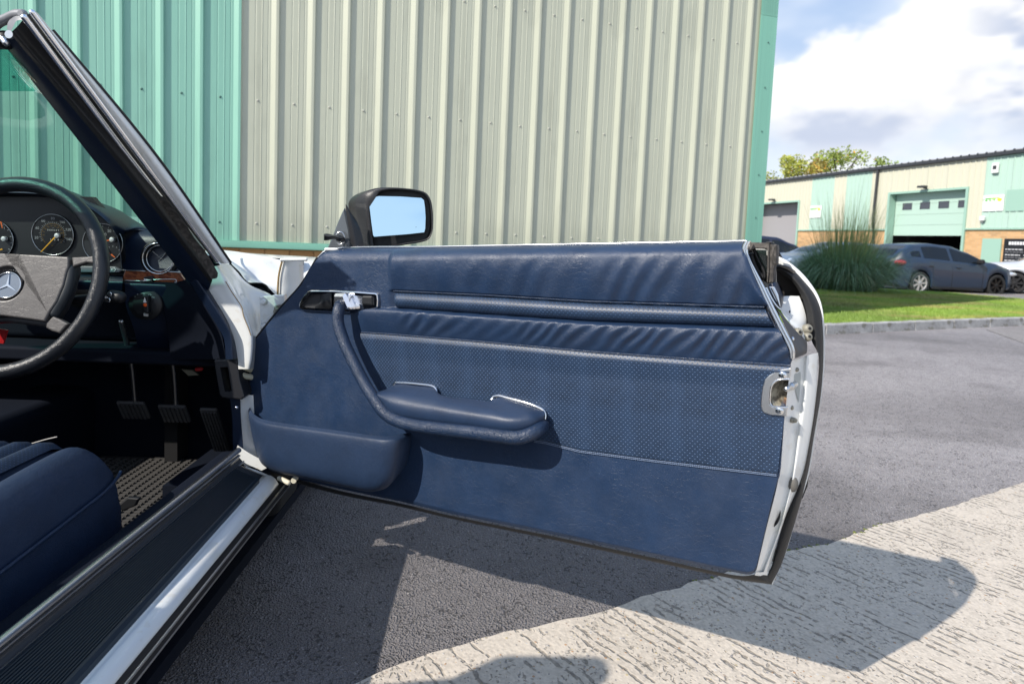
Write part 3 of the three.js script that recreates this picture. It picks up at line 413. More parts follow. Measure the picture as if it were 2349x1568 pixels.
// ------------------------------------------------------------------ trees behind the roofs
function tree(label, x, z, base, h, r, tint, seedN, density = 2600) {
  seed(seedN); const t = thing('tree', label, 'tree', V(x, 0, z), 0, 'trees behind the workshop roofs'), limbs = [tube([V(x, 0, z), V(x + 0.2, h * 0.35, z), V(x, h * 0.7, z + 0.2)], 0.16, { seg: 10, around: 7 })], tips = [];
  for (let k = 0; k < 16; k++) { const a = rnd() * 6.28, y = base + (h - base) * rr(0.0, 0.75), L = r * rr(0.55, 1.0) * (1 - 0.45 * (y - base) / (h - base)), p = V(x + Math.cos(a) * L, y + rr(0.3, 0.25 * (h - base) + 0.4), z + Math.sin(a) * L); limbs.push(tube([V(x, y - 0.9, z), V(x + Math.cos(a) * L * 0.5, y - 0.2, z + Math.sin(a) * L * 0.5), p], 0.045, { seg: 6, around: 5, caps: false })); tips.push(p); }
  for (let k = 0; k < 5; k++) tips.push(V(x + rr(-0.35, 0.35) * r, h - rr(0, 0.25) * (h - base), z + rr(-0.35, 0.35) * r));
  part('trunk', limbs, std({ color: lin(0.07, 0.055, 0.04), roughness: 0.95 }), t);
  const P = [], N = [], C = [], up = V(0, 1, 0);
  for (const tip of tips) { const R = rr(0.24, 0.42) * r, n = density / tips.length, tone = rr(0.7, 1.3); for (let k = 0; k < n; k++) { const d = V(rr(-1, 1), rr(-1, 1), rr(-1, 1)); if (d.length() > 1) { continue; } const q = tip.clone().add(d.clone().multiply(V(R, R * 0.8, R))), s = rr(0.07, 0.15), e = V(rr(-1, 1), rr(-1, 1), rr(-1, 1)).normalize(), f = e.clone().cross(V(rr(-1, 1), rr(-1, 1), rr(-1, 1))).normalize(), nn = e.clone().cross(f); const A = q.clone().addScaledVector(e, s), B = q.clone().addScaledVector(f, s * 0.6), D = q.clone().addScaledVector(e, -s), E2 = q.clone().addScaledVector(f, -s * 0.6); for (const v of [A, B, D, A, D, E2]) { P.push(v.x, v.y, v.z); N.push(nn.x, nn.y, nn.z); } const w = 2.7 * tone * rr(0.75, 1.25), c = rnd() < tint[3] ? [0.26 * w, 0.13 * w, 0.035] : [tint[0] * w, tint[1] * w, tint[2] * w]; for (let i = 0; i < 6; i++) C.push(...c); } }
  void up; const g = new THREE.BufferGeometry(); g.setAttribute('position', new THREE.Float32BufferAttribute(P, 3)); g.setAttribute('normal', new THREE.Float32BufferAttribute(N, 3)); g.setAttribute('color', new THREE.Float32BufferAttribute(C, 3)); g.setAttribute('uv', new THREE.Float32BufferAttribute(new Float32Array(P.length / 3 * 2), 2));
  g.applyMatrix4(t.matrixWorld.clone().invert()); const m = new THREE.Mesh(g, phy({ color: lin(1, 1, 1), vertexColors: true, roughness: 0.8, transmission: 0.35, thickness: 0 })); m.name = 'crown'; m.castShadow = m.receiveShadow = true; m.userData.kind = 'stuff'; t.add(m);
}
{
  const at = (px, py) => onZ(px, py, 52);
  const spots = [[1805, 398, 'yellow green tree at the left end of the workshop roof beside the green corner', [0.16, 0.17, 0.025, 0.03], 2.1, 41, 362], [1868, 402, 'low orange tinged tree top between the two yellow green trees', [0.15, 0.13, 0.03, 0.16], 1.9, 52, 368], [1925, 392, 'tallest yellow green tree over the workshop roof', [0.12, 0.15, 0.025, 0.03], 2.5, 63, 346], [2016, 380, 'sparse thin topped tree standing apart to the right over the roof', [0.10, 0.13, 0.03, 0.02], 1.5, 74, 362]];
  for (const [px, py, label, c, r, s, topY] of spots) { const p = at(px, py), q = at(px, topY); tree(label, p.x, p.z, p.y - 2.2, q.y, r, c, s, s === 74 ? 1300 : 3800); }
}

// ------------------------------------------------------------------ pampas grass on the lawn
{
  const c = V(7.88, 0.09, -14.6), g = thing('pampas_grass', 'big clump of dark green pampas grass with tall thin stems on the lawn', 'grass clump', c); seed(404);
  const strip = (P, N, C, p0, dir, L, droop, w, col) => { const side = V(dir.z, 0, -dir.x).normalize().applyAxisAngle(V(0, 1, 0), rr(-0.9, 0.9)); let prev = null; const n = 5; for (let i = 0; i <= n; i++) { const t = i / n, p = p0.clone().addScaledVector(dir, L * t); p.y -= droop * L * t * t * t; p.x += dir.x * droop * L * 0.5 * t * t; p.z += dir.z * droop * L * 0.5 * t * t; const ww = w * (1 - 0.85 * t), a = p.clone().addScaledVector(side, ww), b = p.clone().addScaledVector(side, -ww); if (prev) { for (const v of [prev[0], prev[1], a, prev[1], b, a]) { P.push(v.x, v.y, v.z); C.push(...col); } } prev = [a, b]; } };
  const make = (n, f) => { const P = [], C = []; for (let i = 0; i < n; i++) f(P, C); const q = new THREE.BufferGeometry(); q.setAttribute('position', new THREE.Float32BufferAttribute(P, 3)); q.setAttribute('color', new THREE.Float32BufferAttribute(C, 3)); q.computeVertexNormals(); q.setAttribute('uv', new THREE.Float32BufferAttribute(new Float32Array(P.length / 3 * 2), 2)); q.applyMatrix4(g.matrixWorld.clone().invert()); return q; };
  const leaves = make(11000, (P, C) => { const a = rnd() * 6.28, r = 0.62 * Math.sqrt(rnd()), p = V(c.x + Math.cos(a) * r, c.y, c.z + Math.sin(a) * r), out = 0.18 + 0.75 * rnd() * (0.35 + r), dir = V(Math.cos(a + rr(-0.5, 0.5)) * out, 1, Math.sin(a + rr(-0.5, 0.5)) * out).normalize(), w = rr(0.55, 1.35), dry = rnd() < 0.09; strip(P, null, C, p, dir, rr(0.7, 1.75), rr(0.15, 0.8), rr(0.004, 0.009), dry ? [0.34, 0.29, 0.14] : [0.24 * w, 0.38 * w, 0.205 * w]); });
  const stems = make(620, (P, C) => { const a = rnd() * 6.28, r = 0.55 * Math.sqrt(rnd()), p = V(c.x + Math.cos(a) * r, c.y + 0.4, c.z + Math.sin(a) * r), dir = V(Math.cos(a) * r * 0.38 + rr(-0.12, 0.12), 1, Math.sin(a) * r * 0.38 + rr(-0.12, 0.12)).normalize(), w = rr(0.7, 1.3); strip(P, null, C, p, dir, rr(0.9, 2.25), rr(0.0, 0.30), rr(0.004, 0.008), [0.26 * w, 0.33 * w, 0.12 * w]); });
  for (const [n, q, tr] of [['leaves', leaves, 0.3], ['stems', stems, 0.15]]) { const m = new THREE.Mesh(q, phy({ color: lin(1, 1, 1), vertexColors: true, roughness: 0.55, transmission: tr, thickness: 0 })); m.name = n; m.castShadow = m.receiveShadow = true; m.userData.kind = 'stuff'; g.add(m); }
}

// ------------------------------------------------------------------ parked cars
M.tyre = std({ color: lin(0.018, 0.018, 0.019), roughness: 0.85 });
M.glassDark = phy({ color: lin(0.010, 0.013, 0.016), roughness: 0.05, specularIntensity: 0.7 });
M.glassTint = phy({ color: lin(0.72, 0.86, 0.80), roughness: 0.02, transmission: 1, thickness: 0 });
M.lampRed = phy({ color: lin(0.42, 0.012, 0.015), roughness: 0.15, clearcoat: 1 });
M.lampClear = phy({ color: lin(0.75, 0.77, 0.8), roughness: 0.12, metalness: 0.6 });
M.alloy = phy({ color: lin(0.60, 0.60, 0.60), metalness: 0.6, roughness: 0.35 });
M.seam = std({ color: lin(0.01, 0.01, 0.012), roughness: 0.8 });
// a car from its side outline: x forward from the rear axle, y up; every station has sill, belt and roof heights and a half width
function parked(label, origin, heading, paint, o = {}) {
  const { len = [-0.80, 3.42], wb = 2.578, half = 0.885, R = 0.318, k = 1, rims = [M.alloy, M.alloy], roofPts, beltPts, group } = o;
  const f = V(Math.sin(heading), 0, -Math.cos(heading)), fr = new Frame(origin, f, V(0, 1, 0), V(-f.z, 0, f.x));   // n is the right side of the car
  const c = thing('parked_car', label, 'car', origin, 0, group), curve = (pts) => (x) => { for (let i = 1; i < pts.length; i++) if (x <= pts[i][0]) { const [a, b] = pts[i - 1], [d, e] = pts[i]; return lerp(b, e, sst(x, a, d) * 0.5 + clamp((x - a) / (d - a)) * 0.5); } return pts.at(-1)[1]; };
  const roof = curve(roofPts ?? [[-0.80, 0.93], [-0.74, 1.0], [-0.45, 1.27], [-0.1, 1.41], [0.5, 1.455], [1.15, 1.415], [1.65, 1.27], [2.30, 0.985], [3.0, 0.82], [3.36, 0.66], [3.42, 0.5]]);
  const belt = curve(beltPts ?? [[-0.80, 0.90], [-0.5, 1.03], [0.3, 0.985], [1.2, 0.935], [2.2, 0.88], [2.5, 0.93], [3.0, 0.8], [3.36, 0.64], [3.42, 0.48]]);
  const wid = (x) => half * (1 - 0.32 * Math.pow(clamp((len[0] + 0.45 - x) / 0.45), 2) - 0.38 * Math.pow(clamp((x - len[1] + 0.65) / 0.65), 2));
  const sill = (x) => { let y = 0.20 + 0.12 * clamp((len[0] + 0.3 - x) / 0.3) + 0.04 * clamp((x - len[1] + 0.4) / 0.4); for (const ax of [0, wb]) { const d = Math.abs(x - ax), ra = R + 0.045; if (d < ra) y = Math.max(y, R + Math.sqrt(ra * ra - d * d)); } return y; };
  const st = []; for (let i = 0; i <= 150; i++) st.push(lerp(len[0], len[1], i / 150));
  const rows = st.map((x) => { const w = wid(x), s = sill(x), b = Math.max(Math.min(belt(x), roof(x) - 0.005), s + 0.03), r = Math.max(roof(x), b + 0.004), inset = clamp((r - b) / 0.45) * 0.24, arch = [0, wb].reduce((q, ax) => Math.max(q, 1 - sst(Math.abs(x - ax), R + 0.02, R + 0.13)), 0); const side = (m) => { const pts = [[w * 0.93 + 0.012 * arch, s], [w * 0.985 + 0.022 * arch, lerp(s, b, 0.12)], [w * 0.992 + 0.018 * arch, lerp(s, b, 0.40)], [w * 0.998, lerp(s, b, 0.66)], [w * 0.985, lerp(s, b, 0.70)], [w * 0.955, lerp(s, b, 0.93)], [w * 0.93, b], [w * (0.93 - inset), lerp(b, r, 0.86)], [w * (0.93 - inset) * 0.9, lerp(b, r, 0.965)], [w * 0.45, r]]; return pts.map(([z, y]) => fr.at(x, y, m * z)); }; return [...side(1), fr.at(x, r + 0.008, 0), ...side(-1).reverse()]; });
  const capR = (row) => { const q = row.map((p) => p.clone()); const m = q.reduce((s, p) => s.add(p), V(0, 0, 0)).multiplyScalar(1 / q.length); return q.map(() => m.clone()); };
  part('body', loft([capR(rows[0]), ...rows, capR(rows.at(-1))]), paint, c);
  part('underbody', [box(fr, len[0] + 0.15, len[1] - 0.2, 0.17, 0.5, -half * 0.72, half * 0.72), ...[1, -1].map((m) => box(fr, 0.42, wb - 0.42, 0.16, 0.23, Math.min(m * half * 0.8, m * half * 0.955), Math.max(m * half * 0.8, m * half * 0.955), 0.02))], M.seam, c);
  // windows: sheets following the body sides
  const sideAt = (x, t, m, off) => { const b = belt(x), r = roof(x), inset = clamp((r - b) / 0.45) * 0.24, w = wid(x); return fr.at(x, lerp(b, r, t), m * (w * lerp(0.93, 0.93 - inset, t / 0.86) + off)); };
  const wins = o.windows ?? [[-0.30, 0.02, 0.12, 0.52], [0.12, 0.98, 0.08, 0.80], [1.08, 2.02, 0.07, 0.80]];
  for (const m of [1, -1]) for (const [a, b, lo, hi] of wins) { const n = 14, rws = []; for (let i = 0; i <= n; i++) { const x = lerp(a, b, i / n), gap = (roof(x) - belt(x)), H = clamp(hi * Math.min(1, gap > 0.14 ? 1 : 0), lo, hi); rws.push([lo, lerp(lo, H, 0.5), H].map((t) => sideAt(x, t, m, 0.006))); } part('side_window', loft(rws), o.clearGlass ? M.glassDark : M.glassDark, c); }
  const cross = (x, s, lift) => [-0.86, -0.5, 0, 0.5, 0.86].map((q) => { const b = belt(x), r = roof(x), inset = clamp((r - b) / 0.45) * 0.24, w = wid(x) * (0.93 - inset) * 0.9; return fr.at(x, r + lift - (Math.abs(q) > 0.7 ? 0.015 : 0) + (q === 0 ? 0.008 : 0), q * w); });
  const ws = o.windscreen ?? [1.42, 2.22]; part('windscreen', loft(Array.from({ length: 9 }, (_, i) => cross(lerp(ws[0], ws[1], i / 8), 0, 0.010))), M.glassDark, c);
  const rw = o.rearWindow ?? [-0.66, -0.26]; part('rear_window', loft(Array.from({ length: 7 }, (_, i) => cross(lerp(rw[0], rw[1], i / 6), 0, 0.012))), M.glassDark, c);
  // wheels
  for (const [ax, rim] of [[0, rims[0]], [wb, rims[1]]]) for (const m of [1, -1]) {
    const wf = new Frame(fr.at(ax, R, m * (half - 0.012)), fr.u, fr.v, fr.n.clone().multiplyScalar(m));
    const w = part('wheel', lathe(wf, 0, 0, [[R * 0.70, -0.02], [R * 0.74, 0.0], [R * 0.92, 0.004], [R, -0.03], [R, -0.17], [R * 0.9, -0.2], [R * 0.66, -0.2]], 36), M.tyre, c);
    part('rim', [lathe(wf, 0, 0, [[R * 0.70, -0.16], [R * 0.66, -0.015], [R * 0.71, -0.004], [R * 0.72, -0.02]], 36), lathe(wf, 0, 0, [[0.0005, -0.014], [R * 0.16, -0.016], [R * 0.2, -0.05]], 20), ...Array.from({ length: 7 }, (_, i) => { const g = new THREE.BoxGeometry(R * 0.56, R * 0.15, 0.03).translate(R * 0.40, 0, -0.032).rotateZ(i * 6.283 / 7); return wf.put(g); })], rim, w);
    part('brake', disc(wf, 0, 0, -0.09, R * 0.62, 0.02), M.seam, w);
  }
  const lampZ = half * 0.7;
  for (const m of [1, -1]) {
    if (!o.noTail) part('tail_light', fr.put(new THREE.SphereGeometry(1, 18, 12).scale(0.25, 0.085, 0.13).rotateY(m * 0.35).translate(-0.57, 0.875, m * (wid(-0.57) * 0.90))), M.lampRed, c);
    part('headlight', fr.put(new THREE.SphereGeometry(1, 18, 12).scale(0.22, 0.07, 0.12).rotateY(-m * 0.5).translate(len[1] - 0.28, 0.66, m * wid(len[1] - 0.28) * 0.86)), M.lampClear, c);
    const mz = m * (wid(1.95) * 0.93 + 0.06); part('wing_mirror', fr.put(new RoundedBoxGeometry(0.12, 0.13, 0.2, 3, 0.045).translate(1.90, 0.99, mz + m * 0.03)), M.seam, c);
    const hand = (x) => fr.put(new RoundedBoxGeometry(0.17, 0.03, 0.03, 2, 0.012).translate(x, 0.80, m * wid(x) * 0.998)); if (!o.plainSides) { part('door_handle', hand(1.22), paint, c); part('door_handle', hand(0.30), M.seam, c); }
    const seamAt = (x, y) => { const s = sill(x), b = belt(x), t = (y - s) / (b - s), w = wid(x); return fr.at(x, y, m * (w * (t < 0.66 ? lerp(0.985, 0.998, t / 0.66) : lerp(0.985, 0.93, (t - 0.7) / 0.3)) + 0.001)); };
    if (!o.plainSides) part('door_seam', [[1.03, 1.03], [2.06, 2.06]].map(([x]) => tube([0.24, 0.4, 0.6, 0.75, 0.9].map((y) => seamAt(x, y)), 0.005, { seg: 12, around: 5, caps: false })), M.seam, c);
  }
  part('bumper_trim', [box(fr, len[0] - 0.005, len[0] + 0.06, 0.34, 0.42, -0.5, 0.5, 0.02), box(fr, len[1] - 0.12, len[1] + 0.0, 0.30, 0.42, -0.42, 0.42, 0.03)], M.seam, c);
  void lampZ; void k; return c;
}
const paintOf = (r, g, b, m = 0.35) => phy({ color: lin(r, g, b), metalness: m, roughness: 0.4, clearcoat: 0.35, clearcoatRoughness: 0.05 });
// grey hatchback: rear axle and heading from its wheels
{
  const rear = onY(2118, 672, 0.0).setY(0), d = rear.clone().sub(EYE).setY(0); const k = 17.4 / -d.z; const p = V(d.x * k - 0.12, -0.07, d.z * k), h = 79.6 * Math.PI / 180, f = V(Math.sin(h), 0, -Math.cos(h)), n = V(-f.z, 0, f.x);
  const o = p.clone().addScaledVector(n, -0.86).addScaledVector(f, 0.0);
  parked('slate grey five door hatchback with one silver and one black wheel beyond the lawn', o, h, paintOf(0.012, 0.028, 0.058, 0.0), { rims: [M.alloy, phy({ color: lin(0.02, 0.02, 0.022), roughness: 0.3, metalness: 0.5 })] });
  parked('silver car with dark roof behind the bonnet of the grey hatchback', V(15.7, 0, -19.4), 122 * Math.PI / 180, paintOf(0.50, 0.52, 0.56), { plainSides: true, noTail: true, rims: [M.seam, M.seam], roofPts: [[-0.8, 0.85], [-0.5, 0.92], [0.0, 0.96], [0.5, 1.2], [1.0, 1.3], [1.5, 1.26], [2.15, 0.9], [3.0, 0.76], [3.36, 0.6], [3.42, 0.5]], beltPts: [[-0.8, 0.8], [0.5, 0.86], [2.1, 0.86], [3.0, 0.72], [3.36, 0.58], [3.42, 0.46]], windows: [[0.45, 1.0, 0.05, 0.8], [1.05, 1.85, 0.05, 0.8]], windscreen: [1.45, 2.1], rearWindow: [0.08, 0.6] });
  parked('pale blue silver car half hidden behind the pampas grass', V(11.9, 0, -21.0), 262 * Math.PI / 180, paintOf(0.17, 0.23, 0.32), { plainSides: true, roofPts: [[-0.8, 1.0], [-0.5, 1.25], [0, 1.36], [0.6, 1.38], [1.25, 1.36], [1.8, 1.2], [2.35, 0.95], [3.0, 0.84], [3.36, 0.66], [3.42, 0.5]] });
  parked('dark blue car parked before the grey roller door at the far left of the row', V(9.7, 0, -26.2), 105 * Math.PI / 180, paintOf(0.012, 0.018, 0.045), { plainSides: true, roofPts: [[-0.8, 1.05], [-0.5, 1.45], [0, 1.58], [0.6, 1.6], [1.25, 1.56], [1.9, 1.3], [2.45, 1.0], [3.0, 0.9], [3.36, 0.7], [3.42, 0.5]] });
  parked('pale green car at the right edge of the photo in front of the black board', V(18.2, 0, -20.6), 150 * Math.PI / 180, paintOf(0.30, 0.46, 0.38), { plainSides: true });
}
// ------------------------------------------------------------------ the white convertible
const CAR = new Frame(V(-1.375, 0, 0), V(0.99932, 0, -0.037), V(0, 1, 0), V(0.037, 0, 0.99932));
const cp = (a, h, d) => CAR.at(a, h, -d);                        // a to the right of the centre line, h up, d towards the nose
const car = thing('convertible', 'white open convertible with navy leather interior and its driver door swung wide open', 'car', cp(0, 0, 1.2), 0);
const zz = (list, z0, z1 = z0) => list.map(([x, y], i) => onZ(x, y, lerp(z0, z1, list.length > 1 ? i / (list.length - 1) : 0)));
const zp = (x, y, z) => onZ(x, y, z);
const cbox = (a0, a1, h0, h1, d0, d1, r = 0) => box(CAR, a0, a1, h0, h1, -d1, -d0, r);
const cskin = (rows, nu, nv, opt) => skin(rows.map((r) => r.map((p) => cp(...p))), nu, nv, opt);

// --- outer body
{
  const F = [];
  // bonnet and wings: stations from the scuttle to the nose
  const st = [[1.95, 0.84, 0.78, 0.80], [2.0, 0.85, 0.838, 0.862], [2.04, 0.86, 0.85, 0.872], [2.3, 0.88, 0.845, 0.868], [2.7, 0.875, 0.818, 0.84], [3.0, 0.85, 0.785, 0.81], [3.2, 0.80, 0.735, 0.755], [3.3, 0.72, 0.66, 0.67]];
  const top = st.map(([d, w, he, hc]) => { const q = []; for (const s of [-1, -0.97, -0.86, -0.62, -0.3, 0, 0.3, 0.62, 0.86, 0.97, 1]) { const b = Math.abs(s); q.push(cp(s * w, b > 0.99 ? he - 0.06 : b > 0.95 ? he - 0.012 : b > 0.8 ? he + 0.008 : lerp(hc, he, b * b), d)); } return q; });
  F.push(skin(top, 60, 40));
  const wing = (s) => { const lo = (d) => { let y = 0.27; const x = Math.abs(d - 2.36); if (x < 0.36) y = Math.max(y, 0.315 + Math.sqrt(0.36 * 0.36 - x * x)); return y; }, rows = []; for (let i = 0; i <= 70; i++) { const d = lerp(1.79, 3.3, i / 70), k = Math.max(1, st.findIndex((q) => q[0] >= d - 1e-9)), A = st[k - 1], B = st[k], t = clamp((d - A[0]) / (B[0] - A[0])), w = lerp(A[1], B[1], t), he = lerp(A[2], B[2], t) - 0.06, l = Math.min(lo(d), he - 0.02); rows.push([[w - 0.01, l], [w + 0.012, lerp(l, he, 0.3)], [w + 0.022, lerp(l, he, 0.6)], [w + 0.010, lerp(l, he, 0.85)], [w, he]].map(([a, h]) => cp(s * a, h, d))); } return loft(rows); };
  F.push(wing(1), wing(-1));
  F.push(cskin([[-0.72, 0.66], [-0.78, 0.5], [-0.76, 0.3]].map(([a, h]) => [-0.9, -0.5, 0, 0.5, 0.9].map((t) => [t * -a, h, 3.31 - 0.06 * t * t])), 20, 10));
  // near side of the cabin's far flank and the tail
  F.push(cskin([[0.25, -0.84], [0.45, -0.885], [0.7, -0.89], [0.85, -0.86], [0.88, -0.80]].map(([h, a]) => [1.8, 1.2, 0.5, -0.3, -0.95].map((d) => [a * (d < 0 ? 1 - 0.06 * d * d : 1), h - (d < 0 ? 0.05 * d * d : 0), d])), 24, 16));
  F.push(cskin([[0.25, 0.84], [0.45, 0.885], [0.7, 0.89], [0.85, 0.86], [0.88, 0.80]].map(([h, a]) => [0.33, 0.1, -0.3, -0.95].map((d) => [a * (d < 0 ? 1 - 0.06 * d * d : 1), h - (d < 0 ? 0.05 * d * d : 0), d])), 24, 16));
  F.push(cskin([0.05, -0.3, -0.7, -0.98].map((d) => [-0.80, -0.4, 0, 0.4, 0.80].map((a) => [a, 0.885 - 0.05 * d * d + 0.015 * (1 - a * a), d])), 20, 16));
  F.push(cskin([0.83, 0.6, 0.3].map((h) => [-0.8, 0, 0.8].map((a) => [a, h, -1.0])), 10, 8));
  part('body', F, M.white, car);
  part('floor_pan_and_light_stops', [cbox(0.68, 0.71, 0.15, 0.52, 1.66, 1.97), cbox(0.69, 0.705, 0.15, 0.35, 1.58, 1.66), cbox(0.50, 0.69, 0.12, 0.24, 1.62, 1.96), cbox(0.60, 0.735, 0.10, 0.275, 0.1, 1.78), cbox(-0.72, 0.74, 0.155, 0.185, 0.1, 2.15), cbox(-0.86, -0.72, 0.16, 0.84, 0.1, 2.1), cbox(-0.72, 0.76, 0.155, 0.86, 1.97, 2.0), cbox(-0.8, 0.8, 0.155, 0.84, 0.02, 0.10), cbox(-0.10, 0.10, 0.18, 0.42, 0.1, 2.1, 0.04), cbox(-0.8, 0.8, 0.12, 0.15, -0.95, 3.2)], M.navyDark, car);  // floor and tub, plus side and inner sill boxes added to block sunlight leaks
  part('soft_top_cover', cbox(-0.72, 0.72, 0.86, 0.895, -0.05, 0.36, 0.015), M.navyPlastic, car);
  part('bumper', cbox(-0.86, 0.86, 0.42, 0.52, 3.30, 3.42, 0.03), M.chrome, car);
}
// --- front wheel under the open door
{
  const mk = (s) => { const wf = new Frame(cp(s * 0.80, 0.315, 2.36), CAR.u.clone(), CAR.v, CAR.n), f2 = new Frame(wf.o, V(0, 0, -1 * s), V(0, 1, 0), V(s, 0, 0)); const w = part('wheel', lathe(f2, 0, 0, [[0.19, -0.02], [0.2, 0.0], [0.27, 0.012], [0.305, -0.005], [0.315, -0.03], [0.315, -0.16], [0.30, -0.19], [0.2, -0.2]], 48), M.tyre, car); part('rim', lathe(f2, 0, 0, [[0.0005, -0.01], [0.08, -0.012], [0.14, -0.03], [0.19, -0.02]], 32), M.alloy, w); };
  mk(1); mk(-1);
  part('arch_liner_and_light_stop', [cbox(0.72, 0.82, 0.16, 0.24, 1.60, 1.80, 0.03), cbox(0.36, 0.40, 0.2, 0.8, 1.9, 2.9), cbox(0.36, 0.86, 0.2, 0.8, 1.98, 2.01)], M.void, car);  // the low box behind the sill end is added to block leaking sunlight
}
// --- sill
const sillEdge = (f, r, h) => { const A = onY(...f, h), B = onY(...r, h), u = B.clone().sub(A); return (t) => A.clone().addScaledVector(u, t); };   // t 0 at the hinge post, 1 at the frame's edge
{
  const E1 = sillEdge([653, 1118], [295, 1568], 0.255), E2 = sillEdge([634, 1112], [256, 1568], 0.296), E3 = sillEdge([609, 1092], [186, 1568], 0.312), E4 = sillEdge([553, 1068], [0, 1548], 0.345), E5 = sillEdge([545, 1056], [0, 1506], 0.362), E6 = sillEdge([541, 1040], [0, 1478], 0.385);
  const T = Array.from({ length: 25 }, (_, i) => lerp(-0.02, 1.75, i / 24)), rows = (f) => T.map(f), mix = (a, b, k, dy = 0) => (t) => { const p = a(t).lerp(b(t), k); p.y += dy; return p; };
  part('sill', [skin([rows((t) => E1(t).setY(0.14).add(V(-0.17, 0, 0))), rows((t) => E1(t).setY(0.19).add(V(-0.09, 0, 0))), rows((t) => E1(t).setY(0.245).add(V(-0.012, 0, 0))), rows(mix(E1, E2, 0.9, -0.004)), rows(E2), rows(mix(E2, E3, 0.3, 0.006)), rows(mix(E2, E3, 0.7, 0.004)), rows(mix(E2, E3, 0.96, 0.0)), rows(mix(E3, E4, 0.25, 0.0)), rows(mix(E3, E4, 0.9, -0.004))], 24, 40)], M.white, car);
  const trim = part('sill_trim', [skin([rows((t) => mix(E1, E2, 0.0, -0.012)(t).add(V(-0.012, 0, 0))), rows((t) => mix(E1, E2, 0.0, 0.002)(t).add(V(0.008, 0, 0))), rows((t) => mix(E1, E2, 0.45, 0.006)(t).add(V(0.008, 0, 0))), rows(mix(E1, E2, 0.86, 0.004))], 24, 14)], M.black, car);
  part('chrome_edge', [tube(T.map((t) => mix(E1, E2, 0.38, 0.007)(t).add(V(0.009, 0, 0))), 0.0028, { seg: 24, around: 8 }), tube(T.map((t) => mix(E1, E2, 0.05, 0.0)(t).add(V(0.007, 0, 0))), 0.0032, { seg: 24, around: 8 })], M.satin, trim);
  // ribbed tread
  const cross = (t) => { const a = mix(E3, E4, 0.02, 0.002)(t), b = mix(E3, E4, 0.985, 0.003)(t), q = []; const add = (k, dy) => q.push(a.clone().lerp(b, k).add(V(0, dy, 0))); add(0, -0.004); add(0.012, 0.006); add(0.08, 0.009); add(0.13, 0.009); const n = 17; for (let i = 0; i < n; i++) { const k0 = 0.14 + 0.80 * i / n, w = 0.80 / n; add(k0, 0.0035); add(k0 + w * 0.30, 0.0035); add(k0 + w * 0.44, 0.0085); add(k0 + w * 0.84, 0.0085); add(k0 + w * 0.98, 0.0035); } add(0.95, 0.009); add(0.985, 0.008); add(1, 0); return q; };
  part('tread_mat', loft([...T.filter((t) => t > 0.0).map(cross)], { flat: true }), phy({ color: lin(0.011, 0.021, 0.032), roughness: 0.38 }), car);
  part('tread_mat_end', skin([0, 0.5, 1].map((k) => Array.from({ length: 9 }, (_, i) => { const p = mix(E3, E4, lerp(0.02, 0.985, i / 8), 0.009)(lerp(-0.012, 0.06, k)); p.y += k === 0 ? -0.012 : 0; return p; })), 16, 8), phy({ color: lin(0.012, 0.017, 0.023), roughness: 0.5 }), car);
  part('sill_flange', skin([rows(mix(E4, E5, 0.0, 0.002)), rows(mix(E4, E5, 0.5, 0.0)), rows(mix(E4, E5, 1, 0.0)), rows(mix(E5, E6, 0.55, -0.004)), rows(E6)], 24, 16), phy({ color: lin(0.05, 0.052, 0.055), roughness: 0.3, clearcoat: 0.5 }), car);
  const ch = part('sill_chrome', [tube(T.map((t) => mix(E5, E6, 0.98, 0.004)(t)), 0.0075, { seg: 30, around: 12 }), tube(T.map((t) => mix(E5, E6, 0.35, 0.002)(t)), 0.0028, { seg: 30, around: 8 })], M.satin, car); void ch;
  part('tread_edge', tube(T.map((t) => mix(E4, E5, 0.02, 0.006)(t)), 0.0026, { seg: 30, around: 8 }), M.satin, car);
  part('sill_carpet', skin([rows((t) => E6(t).add(V(-0.008, 0.002, 0))), rows((t) => E6(t).add(V(-0.045, -0.005, 0))), rows((t) => E6(t).add(V(-0.06, -0.08, 0))), rows((t) => E6(t).add(V(-0.065, -0.24, 0)))], 24, 14), M.navyDark, car);
  // front end where it meets the hinge post
  part('sill_corner', [skin([[[541, 1034], [556, 1056], [600, 1078]], [[545, 1020], [575, 1040], [625, 1065]]].map((r) => zz(r, 1.60)), 8, 6)], M.white, car);
  part('door_stop', [tube(zz([[641, 1096], [650, 1100], [662, 1106]], 1.58, 1.56), 0.0065, { seg: 8, around: 10 }), disc(new Frame(zp(676, 1098, 1.55), CAR.u, CAR.v, CAR.n), 0, 0, 0.01, 0.007, 0.02)], std({ color: lin(0.62, 0.58, 0.46), roughness: 0.6 }), car);
}
